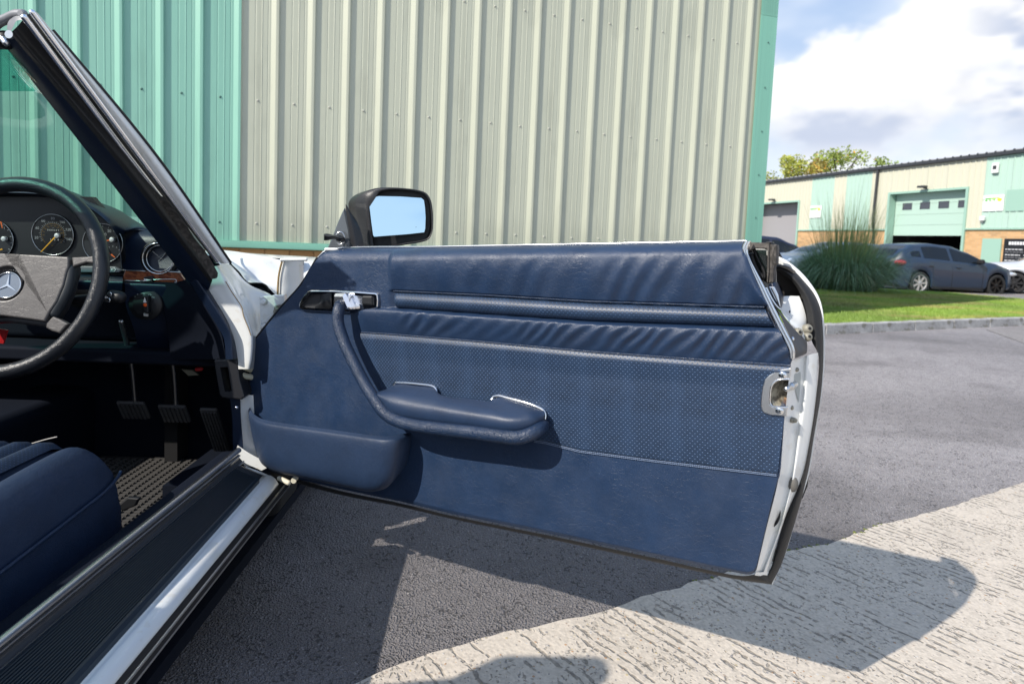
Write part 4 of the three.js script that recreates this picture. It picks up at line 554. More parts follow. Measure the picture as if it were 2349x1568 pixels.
// --- windscreen pillar
const PT = (x, y, z = 1.13) => zp(x, y, z), PB = (x, y, z = 1.58) => zp(x, y, z);
const pil = (tx, ty, bx, by, dz = 0, bend = 0.0) => { const A = PT(tx, ty, 1.13 + dz), B = PB(bx, by, 1.58 + dz), m = A.clone().lerp(B, 0.5).add(V(bend, bend * 0.9, 0)); return resample([A, m, B], 20); };
{
  const inner = pil(4, 96, 452, 672, 0.05), l1 = pil(14, 88, 478, 664, 0.02, 0.004), l2 = pil(34, 66, 492, 634, 0.0, 0.006), l3 = pil(52, 46, 470, 572, -0.012, 0.008);
  part('pillar_trim', skin([inner, l1, pil(24, 77, 484, 650, 0.006, 0.005)].map((c) => c), 30, 14), M.navyPlastic, car);
  part('pillar_seal', skin([pil(24, 77, 484, 650, 0.004, 0.005), pil(30, 70, 487, 640, -0.010, 0.006), pil(38, 62, 484, 622, -0.004, 0.006), l3], 30, 18), M.rubber, car);
  const ch = part('pillar_chrome', [tube(pil(56, 40, 464, 569, -0.020, -0.0035), 0.0056, { seg: 40, around: 14 })], M.brightTrim, car);
  part('chrome_gap', skin([pil(61, 35, 470, 563, -0.004, -0.004), pil(69, 30, 488, 588, 0.004, -0.002)], 30, 4), M.black, ch);
  part('pillar_molding', [tube(pil(74.5, 29, 497, 598, -0.012, 0.0), 0.0056, { seg: 40, around: 14 })], M.brightTrim, car);
  part('pillar_outer', skin([pil(80, 27, 506, 603, -0.002, 0.0), pil(84, 28, 516, 604, -0.004, 0.006), pil(88, 31, 527, 603, 0.014, 0.010), pil(89, 33, 529, 602, 0.05, 0.010)], 30, 12), M.white, car);
  part('windscreen_gasket', tube(pil(88, 31, 529, 602, 0.02, 0.011).slice(1), 0.004, { seg: 30, around: 6, caps: false }), M.black, car);
  // worn lower end of the seal
  part('seal_end', skin([[[352, 440], [372, 470], [392, 500], [420, 540], [455, 588], [485, 640]], [[362, 446], [384, 470], [408, 500], [436, 540], [466, 580], [498, 636]], [[378, 452], [402, 482], [424, 510], [448, 548], [474, 580], [500, 625]]].map((r) => zz(r, 1.345, 1.545)), 30, 10), M.oldRubber, car);
  // windscreen: curved pane from this pillar to the other one, its top band tinted
  const Rt = PT(10, 100, 1.165), Rb = PB(440, 590, 1.60), Lt = cp(-0.50, Rt.y, 1.18), Lb = cp(-0.66, Rb.y, 1.60);
  const row = (k) => { const A = Rt.clone().lerp(Rb, k), B = Lt.clone().lerp(Lb, k), b = lerp(0.07, 0.42, k), y = 0.11 * k, c = A.clone().lerp(B, 0.5).add(V(0, y, -b)); return resample([A, A.clone().lerp(B, 0.06).add(V(0, 0.5 * y, -0.40 * b)), A.clone().lerp(B, 0.2).add(V(0, 0.85 * y, -0.78 * b)), c, A.clone().lerp(B, 0.8).add(V(0, 0.85 * y, -0.78 * b)), A.clone().lerp(B, 0.94).add(V(0, 0.5 * y, -0.40 * b)), B], 40); };
  const glass = (k0, k1, color, name, dz) => part(name, loft([0, 0.25, 0.5, 0.75, 1].map((t) => row(lerp(k0, k1, t)).map((p) => p.clone().add(V(0, 0, dz))))), phy({ color, roughness: 0.0, transmission: 1, thickness: 0, ior: 1.5 }), car);
  glass(0, 1, lin(0.72, 0.86, 0.80), 'windscreen', 0); glass(0, 0.17, lin(0.30, 0.75, 0.68), 'tinted_band', 0.004);
  // header rail with its catches
  const H = new Frame(cp(0.52, Rt.y + 0.02, 1.15), CAR.u, CAR.v, CAR.n);
  const hd = part('windscreen_header', [tube([PT(14, 92, 1.165), cp(0.3, Rt.y + 0.012, 1.19), cp(0, Rt.y + 0.018, 1.21), cp(-0.3, Rt.y + 0.012, 1.2), Lt.clone()], 0.017, { seg: 30, around: 10 })], M.black, car); void H;
  part('header_bracket', [skin([[[16, 66], [24, 72], [30, 62]], [[18, 52], [28, 56], [38, 48]], [[28, 38], [36, 36], [54, 44]], [[34, 30], [44, 29], [57, 36]]].map((r) => zz(r, 1.14, 1.13)), 12, 12), tube(zz([[-14, 60], [0, 50], [18, 42], [36, 34], [52, 33]], 1.155, 1.14), 0.009, { seg: 16, around: 10 }), disc(new Frame(zp(52, 33, 1.125), CAR.u, CAR.v, CAR.n), 0, 0, 0.006, 0.005, 0.01)], std({ color: lin(0.20, 0.205, 0.22), roughness: 0.45, metalness: 0.2 }), hd);
  part('header_catch', [tube(zz([[-16, 96], [-4, 88], [8, 90], [14, 98]], 1.145, 1.14), 0.006, { seg: 14, around: 10 }), disc(new Frame(zp(24, 80, 1.125), CAR.u, CAR.v, CAR.n), 0, 0, 0.004, 0.007, 0.006)], M.satin, hd);
}
// --- hinge post and the wing's end
const c6c = (x, y) => [(380 + x / 3.268) / 1.0643, (420 + y / 3.268) / 1.0643];
const j6 = (list, z) => list.map(([x, y, dz = 0]) => zp(...c6c(x, y), z + dz));
{
  // inner trim running down beside the post
  part('post_trim', skin([j6([[190, 690], [290, 900], [400, 1080], [500, 1240], [545, 1330], [560, 1490]], 1.60), j6([[260, 740, -0.02], [335, 870, -0.02], [450, 1040, -0.02], [555, 1200, -0.02], [600, 1300, -0.02], [615, 1490, -0.02]], 1.60), j6([[395, 755], [350, 815], [455, 985], [575, 1190], [625, 1330], [655, 1480]], 1.60)], 40, 12), M.navyPlastic, car);
  part('dash_side', skin([j6([[0, 880, 0.06], [60, 1100, 0.06], [100, 1300, 0.08], [120, 1490, 0.1]], 1.60), j6([[150, 880, 0.03], [270, 1100, 0.03], [380, 1300, 0.05], [420, 1490, 0.06]], 1.60), j6([[250, 850], [400, 1080], [520, 1280], [560, 1490]], 1.60)], 20, 12), M.navyDark, car);
  // white post: a strip facing back, a soft edge, then the recess for the door
  const post = part('hinge_post', skin([
    j6([[390, 762], [352, 815], [430, 945], [520, 1100], [590, 1230], [632, 1350], [655, 1490], [660, 1568]], 1.602),
    j6([[440, 755], [430, 830], [530, 985], [620, 1120], [680, 1240], [705, 1350], [715, 1490], [720, 1568]], 1.598),
    j6([[490, 745, -0.004], [545, 850, -0.004], [625, 985], [695, 1110], [745, 1240], [768, 1310], [760, 1490], [745, 1568]], 1.60),
    j6([[510, 740, 0.02], [585, 850, 0.03], [660, 985, 0.03], [725, 1110, 0.03], [765, 1240, 0.03], [785, 1310, 0.03], [775, 1490, 0.03], [760, 1568, 0.03]], 1.60),
    j6([[540, 725, 0.07], [660, 850, 0.11], [760, 985, 0.12], [815, 1110, 0.12], [830, 1240, 0.12], [850, 1310, 0.12], [850, 1490, 0.12], [850, 1568, 0.12]], 1.60),
    j6([[600, 740, 0.14], [740, 888, 0.17], [930, 985, 0.17], [990, 1080, 0.17], [980, 1240, 0.17], [980, 1320, 0.17], [960, 1490, 0.17], [960, 1568, 0.17]], 1.60)], 50, 40), M.white, car);
  part('post_lower', skin([[[551, 905], [548, 950], [552, 1000], [556, 1030], [560, 1068]], [[575, 905], [580, 950], [590, 1000], [600, 1040], [610, 1072]], [[610, 905], [640, 950], [660, 1000], [668, 1040], [672, 1085]]].map((r, i) => zz(r, 1.63 + 0.02 * i)), 20, 14), M.white, post);
  part('seam_sealer', [tube(j6([[560, 870, -0.006], [600, 940], [650, 1015], [690, 1080], [700, 1140], [740, 1240], [760, 1300]], 1.597), 0.0012, { seg: 30, around: 5 })], M.rust, post);
  // bonnet corner, gap and wing end
  part('scuttle', skin([j6([[480, 612], [700, 640], [860, 668], [1000, 700]], 1.95), j6([[480, 640, -0.03], [720, 690, -0.03], [850, 720, -0.03], [985, 790, -0.03]], 1.93), j6([[500, 720, -0.06], [700, 790, -0.06], [800, 850, -0.05], [975, 900, -0.04]], 1.90), j6([[560, 780, -0.10], [740, 883, -0.1], [870, 900, -0.08], [965, 985, -0.06]], 1.90)], 24, 18), M.white, car);
  part('panel_gap', [tube(j6([[470, 520, 0.05], [520, 600, 0.03], [560, 665], [600, 735], [640, 775], [665, 800], [700, 850], [740, 884], [800, 885], [860, 892], [890, 915], [905, 945]], 1.80), 0.0028, { seg: 60, around: 6 })], M.void, car);
  const w = part('wing_end', skin([j6([[1003, 698], [990, 760], [978, 850], [972, 980], [975, 1020]], 1.82), j6([[1040, 700, 0.0], [1030, 780], [1010, 880], [1015, 985], [1010, 1060]], 1.815), j6([[1130, 694, 0.02], [1130, 780, 0.02], [1125, 880, 0.02], [1110, 985, 0.02], [1060, 1060, 0.02]], 1.82), j6([[1180, 694, 0.06], [1180, 780, 0.06], [1180, 880, 0.06], [1160, 985, 0.06], [1100, 1060, 0.06]], 1.82)], 24, 18), M.white, car);
  part('rusty_edge', tube(j6([[1010, 702, -0.004], [995, 760, -0.004], [983, 820, -0.004], [976, 900, -0.004], [974, 985, -0.004]], 1.815), 0.003, { seg: 24, around: 6 }), M.rust, w);
  part('wing_lip', tube(j6([[1003, 699, -0.004], [1060, 697], [1130, 696], [1200, 695]], 1.81), 0.005, { seg: 14, around: 8 }), M.white, w);
  // hinge
  const HF = new Frame(zp(...c6c(900, 1060), 1.70), CAR.u, CAR.v, CAR.n);
  const h = part('door_hinge', [platePx(HF, [[825, 990], [1025, 975], [1032, 1050], [955, 1072], [950, 1140], [860, 1240], [835, 1258]].map((p) => c6c(...p)), 0.0, 0.012, { bevel: 0.003 }), platePx(HF, [[930, 980], [1025, 976], [1030, 1052], [950, 1070]].map((p) => c6c(...p)), 0.02, 0.025, { bevel: 0.004 })], M.white, car);
  const bolt = (x, y, m, r = 0.0085) => { const q = HF.px(...c6c(x, y), 0); return lathe(HF, q.x, q.y, [[0.0002, 0.010], [r * 0.9, 0.010], [r, 0.007], [r, 0], [r * 1.4, 0], [r * 1.4, -0.002]], 6); void m; };
  part('hinge_bolt', bolt(863, 1030), M.white, h); part('hinge_bolt', bolt(865, 1225), M.white, h);
  part('hinge_pin', [platePx(HF, [[935, 1110], [950, 1070], [985, 1068], [985, 1110], [950, 1150]].map((p) => c6c(...p)), 0.01, 0.012)], M.dirtyMetal, h);
  // lower check strap and grommet between post and door
  part('door_check', [tube(zz([[556, 838], [570, 842], [580, 846]], 1.64, 1.67), 0.011, { seg: 6, around: 10 }), tube(zz([[552, 858], [566, 862], [578, 864]], 1.63, 1.66), 0.008, { seg: 6, around: 10 })], std({ color: lin(0.55, 0.53, 0.40), roughness: 0.7 }), car);
  part('wiring_boot', [tube(zz([[552, 886], [562, 890], [574, 893]], 1.63, 1.67), 0.013, { seg: 8, around: 12 })], M.rubber, car);
  part('check_seal', [tube(zz([[552, 829], [566, 831], [578, 833]], 1.625, 1.66), 0.003, { seg: 6, around: 8 })], M.black, car);
  // air duct outlet at the post
  const DF = new Frame(zp(525, 868, 1.615), CAR.u, CAR.v, CAR.n), dpx = (x, y) => [(500 + x / 3.919) / 1.0643, (850 + y / 3.919) / 1.0643];
  const duct = part('air_duct', platePx(DF, [[85, 118], [100, 106], [300, 100], [312, 118], [335, 300], [380, 460], [350, 490], [160, 470], [140, 440], [110, 280]].map((p) => dpx(...p)), 0.012, 0.05, { bevel: 0.004, holesPx: [[[130, 165], [230, 160], [240, 190], [275, 420], [180, 425], [150, 280]].map((p) => dpx(...p))] }), phy({ color: lin(0.016, 0.017, 0.021), roughness: 0.5 }), car);
  part('duct_mouth', platePx(DF, [[120, 155], [240, 150], [285, 430], [172, 435]].map((p) => dpx(...p)), -0.034, 0.004), M.void, duct);
  part('kick_panel', skin([[[527, 905], [533, 960], [534, 1010], [536, 1035]], [[538, 905], [541, 960], [544, 1010], [546, 1035]], [[551, 902], [553, 960], [557, 1010], [558, 1035]]].map((r) => zz(r, 1.62)), 12, 6), M.navyPlastic, car);
  for (const [x, y] of [[543, 933], [544, 1038]]) part('kick_panel_screw', (() => { const f = new Frame(zp(x, y, 1.612), CAR.u, CAR.v, CAR.n); return lathe(f, 0, 0, [[0.0002, 0.005], [0.003, 0.0045], [0.005, 0.001], [0.005, 0]], 14); })(), M.chrome, car);
}
// --- dashboard
const zzCar = zz, zpCar = zp;
const DZ = 0.16, DASH = new Frame(zp(130, 541, 1.50 + DZ), CAR.u, CAR.v, CAR.n);
const c1 = (x, y) => [x / 3.136 / 1.0643, (400 + y / 3.136) / 1.0643];
const cz = (x, y) => [(200 + x / 6.534) / 1.0643, (560 + y / 6.534) / 1.0643];
{
  const zz = (l, a, b = a) => zzCar(l, a + DZ, b + DZ), zp = (x, y, z) => zpCar(x, y, z + DZ);
  const d1 = (list, z) => list.map(([x, y, dz = 0]) => zp(...c1(x, y), z + dz));
  const body = part('dashboard', [
    // hooded top over the dials and the roll running to the right pillar
    skin([d1([[-420, 150], [-100, 140], [200, 140], [480, 170], [640, 235], [790, 300], [930, 350], [1040, 420], [1120, 468], [1220, 515], [1500, 560]], 1.86).map((p) => p.add(V(0, -0.01, 0))),
      d1([[-420, 165], [-100, 150], [200, 150], [480, 190], [640, 245], [780, 300], [900, 350], [1010, 425], [1100, 470], [1230, 520], [1480, 580]], 1.66),
      d1([[-420, 205], [-100, 185], [200, 190], [480, 215], [640, 285], [750, 345], [850, 420], [960, 500, 0.05], [1060, 485, 0.08], [1240, 530, 0.1], [1500, 620, 0.1]], 1.47),
      d1([[-420, 240], [-100, 220], [200, 222], [480, 248], [620, 300], [740, 372], [838, 460], [912, 540, 0.06], [1030, 505, 0.09], [1240, 548, 0.1], [1500, 650, 0.1]], 1.455)], 70, 26),
    // right pod round the air vent, down to the wood
    skin([d1([[912, 555], [960, 525], [1030, 500], [1130, 500], [1260, 545], [1500, 660]], 1.56), d1([[930, 640], [985, 600], [1040, 580], [1180, 570], [1320, 620], [1500, 720]], 1.53), d1([[942, 740], [1000, 720], [1060, 715], [1200, 720], [1340, 740], [1500, 780]], 1.52), d1([[940, 812], [1010, 812], [1080, 814], [1200, 818], [1360, 826], [1500, 836]], 1.51)], 40, 22),
    // inside of the hood
    skin([d1([[-420, 240], [-100, 220], [200, 222], [480, 248], [620, 300], [740, 372], [838, 460], [905, 570], [925, 680], [935, 800]], 1.456), d1([[-420, 300], [-100, 280], [200, 270], [480, 290], [640, 320], [760, 400], [850, 480], [900, 590], [915, 690], [930, 800]], 1.56)], 50, 8)], M.navyPlastic, car);
  // dial panel
  part('dial_panel', [platePx(DASH, [[-560, 250], [700, 250], [900, 480], [960, 700], [960, 850], [-560, 850]].map((p) => c1(...p)), -0.012, 0.02, { bevel: 0 })], phy({ color: lin(0.011, 0.012, 0.015), roughness: 0.42 }), body);
  // dials: printed faces, needles and caps
  const dial = (cx, cy, r, draw, name = 'dial') => { const q = DASH.px(...c1(cx, cy), -0.008), R = r / 3.136 / 1.0643 / LENS * (1.5 + DZ); const t = picture(512, 512, (g) => { g.translate(256, 256); g.scale(256, 256); draw(g); }); const G = new THREE.CircleGeometry(R, 56).translate(q.x, q.y, -0.008); return [part(name, DASH.put(G), phy({ map: t, roughness: 0.35, color: lin(0.6, 0.6, 0.6) }), body), q, R]; };
  const ring = (q, R, m = M.satin) => part('dial_ring', DASH.put(new THREE.TorusGeometry(R, 0.0009, 8, 64).translate(q.x, q.y, -0.007)), m, body);
  const P2 = (a, r) => [Math.cos(a) * r, -Math.sin(a) * r];
  const txt = (g, s, x, y, size, fill, w = 'bold ') => { g.save(); g.translate(x, y); g.scale(0.01, 0.01); g.fillStyle = fill; g.font = w + size * 100 + 'px sans-serif'; g.textAlign = 'center'; g.textBaseline = 'middle'; g.fillText(s, 0, 0); g.restore(); };
  const bg = (g) => { g.fillStyle = '#15161a'; g.fillRect(-1, -1, 2, 2); };
  const [, q1, R1] = dial(404, 540, 156, (g) => { bg(g); g.fillStyle = '#26272c'; g.beginPath(); g.arc(0, 0, 0.52, 0, 7); g.fill(); const ang = (mph) => (227 - mph * 1.72) * Math.PI / 180; for (let m = 10; m <= 150; m += 5) { const a = ang(m), L = m % 10 ? 0.045 : 0.08; g.strokeStyle = '#d8dade'; g.lineWidth = 0.014; g.beginPath(); g.moveTo(...P2(a, 0.56)); g.lineTo(...P2(a, 0.58 + L)); g.stroke(); } for (const m of [20, 40, 60, 80, 100, 120, 140]) txt(g, String(m), ...P2(ang(m), 0.80), 0.17, '#d4d6da', ''); g.strokeStyle = '#a97c1c'; g.lineWidth = 0.012; g.beginPath(); g.arc(0, 0, 0.54, -4.0, 0.8); g.stroke(); for (let k = 20; k <= 240; k += 20) { const a = ang(k / 1.609); g.beginPath(); g.moveTo(...P2(a, 0.5)); g.lineTo(...P2(a, 0.54)); g.stroke(); if (k > 20) txt(g, String(k), ...P2(a, 0.435), 0.07, '#b98a24', ''); } txt(g, 'km/h', 0, 0.53, 0.06, '#b98a24', ''); txt(g, 'miles', 0.02, -0.33, 0.045, '#c8c8c8', ''); g.fillStyle = '#050506'; g.fillRect(-0.28, -0.30, 0.6, 0.15); g.fillRect(-0.17, 0.17, 0.33, 0.14); g.fillRect(0.22, 0.17, 0.09, 0.14); for (let i = 0; i < 6; i++) txt(g, '066641'[i], -0.23 + i * 0.1, -0.222, 0.12, '#d8d8d8'); for (let i = 0; i < 3; i++) txt(g, '179'[i], -0.11 + i * 0.1, 0.245, 0.12, '#d8d8d8'); txt(g, '6', 0.265, 0.245, 0.12, '#ffffff'); g.fillStyle = '#08080a'; for (const x of [-0.29, 0.29]) { g.beginPath(); g.arc(x, 0, 0.025, 0, 7); g.fill(); } }, 'speedometer');
  ring(q1, R1);
  const small = (g) => { bg(g); g.fillStyle = '#3a3b40'; g.beginPath(); g.moveTo(-1, -0.1); g.lineTo(1, -0.1); g.lineTo(1, 1); g.lineTo(-1, 1); g.fill(); };
  const [, q2, R2] = dial(788, 605, 150, (g) => { small(g); for (let i = 0; i < 7; i++) { const a = (150 - i * 20) * Math.PI / 180; g.strokeStyle = '#d8dade'; g.lineWidth = 0.014; g.beginPath(); g.moveTo(...P2(a, 0.82)); g.lineTo(...P2(a, 0.92)); g.stroke(); } txt(g, '10', -0.5, -0.25, 0.2, '#cfd1d6', ''); txt(g, '20', 0.08, -0.46, 0.19, '#cfd1d6', ''); txt(g, '30', 0.32, -0.64, 0.19, '#cfd1d6', ''); txt(g, '40', 0.64, -0.66, 0.19, '#cfd1d6', ''); g.fillStyle = '#26272b'; g.beginPath(); g.arc(0.5, 0.50, 0.43, 0, 7); g.fill(); g.strokeStyle = '#08080a'; g.lineWidth = 0.03; g.beginPath(); g.arc(0.5, 0.5, 0.43, 0, 7); g.stroke(); g.strokeStyle = '#d8dade'; g.lineWidth = 0.02; for (let i = 0; i < 12; i++) { const a = i * Math.PI / 6; g.beginPath(); g.moveTo(0.5 + Math.cos(a) * 0.33, 0.5 + Math.sin(a) * 0.33); g.lineTo(0.5 + Math.cos(a) * 0.40, 0.5 + Math.sin(a) * 0.40); g.stroke(); } }, 'tachometer'); ring(q2, R2);
  const [, q3, R3] = dial(-50, 580, 150, (g) => { small(g); g.strokeStyle = '#d8dade'; g.lineWidth = 0.02; for (let i = 0; i < 6; i++) { const a = (80 - i * 22) * Math.PI / 180; g.beginPath(); g.moveTo(...P2(a, 0.84)); g.lineTo(...P2(a, 0.94)); g.stroke(); } txt(g, '1', 0.55, -0.62, 0.16, '#cfd1d6', ''); }, 'fuel_gauge'); ring(q3, R3);
  const needle = (x, y, tx, ty, w, m) => { const A = DASH.px(...c1(x, y), -0.003), B = DASH.px(...c1(tx, ty), -0.003), L = Math.hypot(B.x - A.x, B.y - A.y), s = new THREE.Shape([[0, -w], [L, -w * 0.5], [L, w * 0.5], [0, w]].map((p) => new THREE.Vector2(...p))); part('needle', DASH.put(new THREE.ExtrudeGeometry(s, { depth: 0.0012, bevelEnabled: false }).rotateZ(Math.atan2(B.y - A.y, B.x - A.x)).translate(A.x, A.y, -0.003)), m, body); };
  const amber = std({ color: lin(0.75, 0.36, 0.015), roughness: 0.5 }), orange = std({ color: lin(0.68, 0.13, 0.02), roughness: 0.5 });
  needle(432, 548, 315, 672, 0.0016, amber); needle(845, 580, 790, 590, 0.0017, orange); needle(808, 642, 838, 685, 0.0017, orange); needle(852, 690, 882, 714, 0.002, orange); needle(8, 440, 20, 490, 0.0018, orange); needle(20, 650, -10, 660, 0.0018, amber);
  for (const [x, y] of [[432, 548], [853, 578], [24, 572]]) { const q = DASH.px(...c1(x, y), 0.002); part('needle_cap', lathe(DASH, q.x, q.y, [[0.0001, 0.003], [0.0058, 0.0025], [0.0066, 0.001], [0.0066, -0.006]], 24), std({ color: lin(0.62, 0.63, 0.64), roughness: 0.35, metalness: 0.3 }), body); }
  // warning light strip and column shroud below the dials
  const strip = part('warning_strip', [platePx(DASH, [[560, 780], [880, 786], [925, 812], [905, 828], [560, 826]].map((p) => c1(...p)), 0.004, 0.01)], phy({ color: lin(0.17, 0.18, 0.20), roughness: 0.3 }), body); void strip;
  { const q = DASH.px(...c1(872, 806), 0.0052), s = 0.0066, f = (k) => [[-1, -0.4], [0, -0.4], [0, -0.95], [1, 0], [0, 0.95], [0, 0.4], [-1, 0.4]].map(([x, y]) => [q.x + x * s * k, q.y + y * s * k]); part('indicator_arrow', plate(DASH, f(1), 0.0058, 0.001, { bevel: 0, holes: [f(0.62)] }), M.whitePlastic, body); }
  part('dash_shelf', [skin([d1([[560, 845], [760, 850], [940, 858]], 1.50), d1([[560, 880], [760, 888], [938, 893]], 1.455), d1([[560, 900], [760, 905], [938, 908]], 1.45), d1([[600, 960], [760, 962], [935, 968]], 1.46)], 20, 16)], M.navyPlastic, body);
  // wood strip with bright edges, air slider
  const woodT = tex(256, (u, v) => { const a = tfbm(u, v, 4, 5, 3), r = 0.5 + 0.5 * Math.sin(18 * (v * 0.35 + 0.6 * a) + 5 * tfbm(u, v, 9, 3, 8)); return [0.20 + 0.24 * r, 0.055 + 0.085 * r, 0.03 + 0.03 * r].map((c) => Math.pow(c, 1 / 2.2)); }, { srgb: true, size: [0.09, 0.05] });
  part('wood_trim', [platePx(DASH, [[690, 650], [1560, 690], [1670, 850], [640, 808]].map((p) => cz(...p)), 0.006, 0.008)], phy({ map: woodT, color: lin(0.75, 0.75, 0.75), roughness: 0.25, clearcoat: 0.8 }), body);
  part('wood_edging', [tube(zz([[680, 645], [1000, 660]].map((p) => cz(...p)), 1.492), 0.0016, { seg: 6, around: 6 }), tube(zz([[1390, 670], [1570, 680]].map((p) => cz(...p)), 1.492), 0.0016, { seg: 6, around: 6 }), tube(zz([[650, 812], [1000, 815]].map((p) => cz(...p)), 1.491), 0.0016, { seg: 6, around: 6 }), tube(zz([[1140, 795], [1480, 792], [1505, 800], [1508, 832], [1480, 838]].map((p) => cz(...p)), 1.491), 0.0011, { seg: 16, around: 6 }), tube(zz([[1500, 842], [1690, 850]].map((p) => cz(...p)), 1.491), 0.0016, { seg: 6, around: 6 })], M.satin, body);
  part('air_slider', [platePx(DASH, [[985, 755], [1110, 735], [1135, 800], [1110, 838], [990, 840]].map((p) => cz(...p)), 0.018, 0.012, { bevel: 0.002 })], M.black, body); part('slider_mark', [platePx(DASH, [[990, 780], [1105, 802], [990, 822]].map((p) => cz(...p)), 0.0192, 0.001, { bevel: 0 })], M.whitePlastic, body);
  // vent
  { const q = DASH.px(...cz(1180, 462), 0.02), k = LENS * 6.534 * 1.0643 / (1.48 + DZ), r = (p) => p / k; const vent = part('air_vent', lathe(DASH, q.x, q.y, [[r(318), -0.012], [r(300), 0.004], [r(262), 0.006], [r(240), -0.004], [r(200), -0.02], [r(200), -0.05]], 48), M.black, body); void vent;
    for (const [R, w] of [[250, 0.0018], [212, 0.0015]]) part('vent_ring', DASH.put(new THREE.TorusGeometry(r(R), w, 10, 64).translate(q.x, q.y, R > 220 ? 0.008 : 0.0)), M.chrome, body);
    part('vent_cone', lathe(DASH, q.x, q.y, [[0.0002, -0.018], [r(120), -0.022], [r(196), -0.03]], 40), M.void, body);
    part('vent_vane', [-0.31, 1.26].map((a) => DASH.put(new THREE.BoxGeometry(r(360), 0.0008, 0.01).rotateZ(-a + 0.62).translate(q.x, q.y, -0.012))), M.satin, body); }
  // lower panel with the light switch
  part('lower_panel', [skin([[[640, 835], [1100, 850], [1720, 890]], [[680, 865], [1100, 880], [1740, 915]], [[700, 1200], [1200, 1200], [1900, 1200]], [[820, 1560], [1300, 1560], [2100, 1560]], [[900, 1900], [1400, 1900], [2300, 1900]]].map((r, i) => zz(r.map((p) => cz(...p)), [1.492, 1.478, 1.49, 1.52, 1.58][i], [1.50, 1.49, 1.52, 1.56, 1.60][i])), 24, 26)], M.navyPlastic, body);
  { const SF = new Frame(zp(...cz(1015, 1185), 1.49), CAR.u, CAR.v, CAR.n), k = LENS * 6.534 * 1.0643 / (1.48 + DZ), r = (p) => p / k, o = (x, y) => SF.px(...cz(x, y), 0.026); const kn = part('light_switch', [lathe(SF, 0, 0, [[0.0002, 0.010], [r(170), 0.009], [r(180), 0.004], [r(255), 0.003], [r(262), -0.006]], 48), platePx(SF, [[965, 1060], [1010, 1040], [1055, 1060], [1060, 1330], [980, 1330]].map((p) => cz(...p)), 0.026, 0.018, { bevel: 0.003 })], M.black, body); void kn;
    part('switch_pointer', platePx(SF, [[1000, 1075], [1028, 1160], [976, 1160]].map((p) => cz(...p)), 0.0272, 0.001, { bevel: 0 }), M.whitePlastic, body);
    const q = o(1008, 1198); part('switch_dot', SF.put(new THREE.SphereGeometry(r(30), 16, 10).scale(1, 1, 0.5).translate(q.x, q.y, 0.026)), std({ color: lin(0.75, 0.10, 0.01), roughness: 0.4 }), body);
    part('switch_tab', platePx(SF, [[980, 1330], [1050, 1345], [1045, 1385], [978, 1375]].map((p) => cz(...p)), 0.02, 0.006), std({ color: lin(0.45, 0.45, 0.42), roughness: 0.5 }), body);
    const t = picture(256, 128, (g) => { g.clearRect(0, 0, 256, 128); g.strokeStyle = g.fillStyle = '#9fa2a6'; g.lineWidth = 4; g.beginPath(); g.arc(128, 22, 8, 0, 7); g.stroke(); g.font = 'bold 22px sans-serif'; g.fillText('P', 54, 40); g.fillRect(92, 18, 18, 4); g.fillRect(24, 58, 18, 4); g.beginPath(); g.arc(180, 34, 7, 1.6, 4.7); g.arc(196, 34, 7, -1.6, 1.6); g.stroke(); g.beginPath(); g.arc(226, 62, 9, -1.6, 1.6); g.stroke(); for (let i = 0; i < 3; i++) g.fillRect(206, 54 + i * 7, 14, 3); });
    const A = SF.px(...cz(850, 975), 0), B = SF.px(...cz(1235, 1160), 0); part('switch_print', SF.put(new THREE.PlaneGeometry(B.x - A.x, A.y - B.y).translate((A.x + B.x) / 2, (A.y + B.y) / 2, 0.0155)), std({ map: t, transparent: true, roughness: 0.6 }), body); }
  // stalk, bonnet release, underside
  const sk = part('column_stalk', [skin([[[260, 1070], [330, 1040], [400, 1020], [460, 1000]], [[255, 1100], [330, 1090], [400, 1085], [455, 1070]], [[270, 1130], [330, 1140], [400, 1150], [445, 1150]]].map((r) => zz(r.map((p) => cz(...p)), 1.36, 1.37)), 12, 10), tube(zz([[500, 1060], [560, 1070], [600, 1075]].map((p) => cz(...p)), 1.37), 0.0155, { seg: 10, around: 18 }), tube(zz([[-100, 1120], [100, 1100], [270, 1100]].map((p) => cz(...p)), 1.36), 0.012, { seg: 10, around: 12 })], M.black, body); void sk;
  part('stalk_ring', [tube(zz([[455, 1005], [470, 1020], [462, 1048]].map((p) => cz(...p)), 1.352), 0.0016, { seg: 10, around: 6 }), tube(zz([[436, 1098], [446, 1120], [436, 1146]].map((p) => cz(...p)), 1.352), 0.002, { seg: 10, around: 6 })], M.chrome, body);
  { const a = zp(...cz(390, 1078), 1.35), f = new Frame(a, CAR.u, CAR.v, CAR.n), s = 0.0036, o = (k) => [[-1, 0], [0, 0.9], [0, 0.4], [1, 0.4], [1, -0.4], [0, -0.4], [0, -0.9]].map(([x, y]) => [x * s * k, y * s * k]); part('stalk_arrow', plate(f, o(1), 0.001, 0.0006, { bevel: 0, holes: [o(0.55)] }), M.whitePlastic, body); }
  part('bonnet_release', tube([zp(452, 846, 1.58), zp(462, 845, 1.58)], 0.006, { seg: 4, around: 10 }), M.red, body);
  part('release_bracket', platePx(new Frame(zp(430, 848, 1.6), CAR.u, CAR.v, CAR.n), [[415, 846], [440, 848], [455, 860], [432, 861]], 0, 0.01), std({ color: lin(0.16, 0.15, 0.11), roughness: 0.6 }), body);
  part('knee_panel', [cbox(-0.70, 0.72, 0.56, 0.60, 1.68, 2.08, 0.01), cbox(-0.72, 0.56, 0.60, 0.78, 1.80, 1.95, 0.02)], M.navyDark, body);
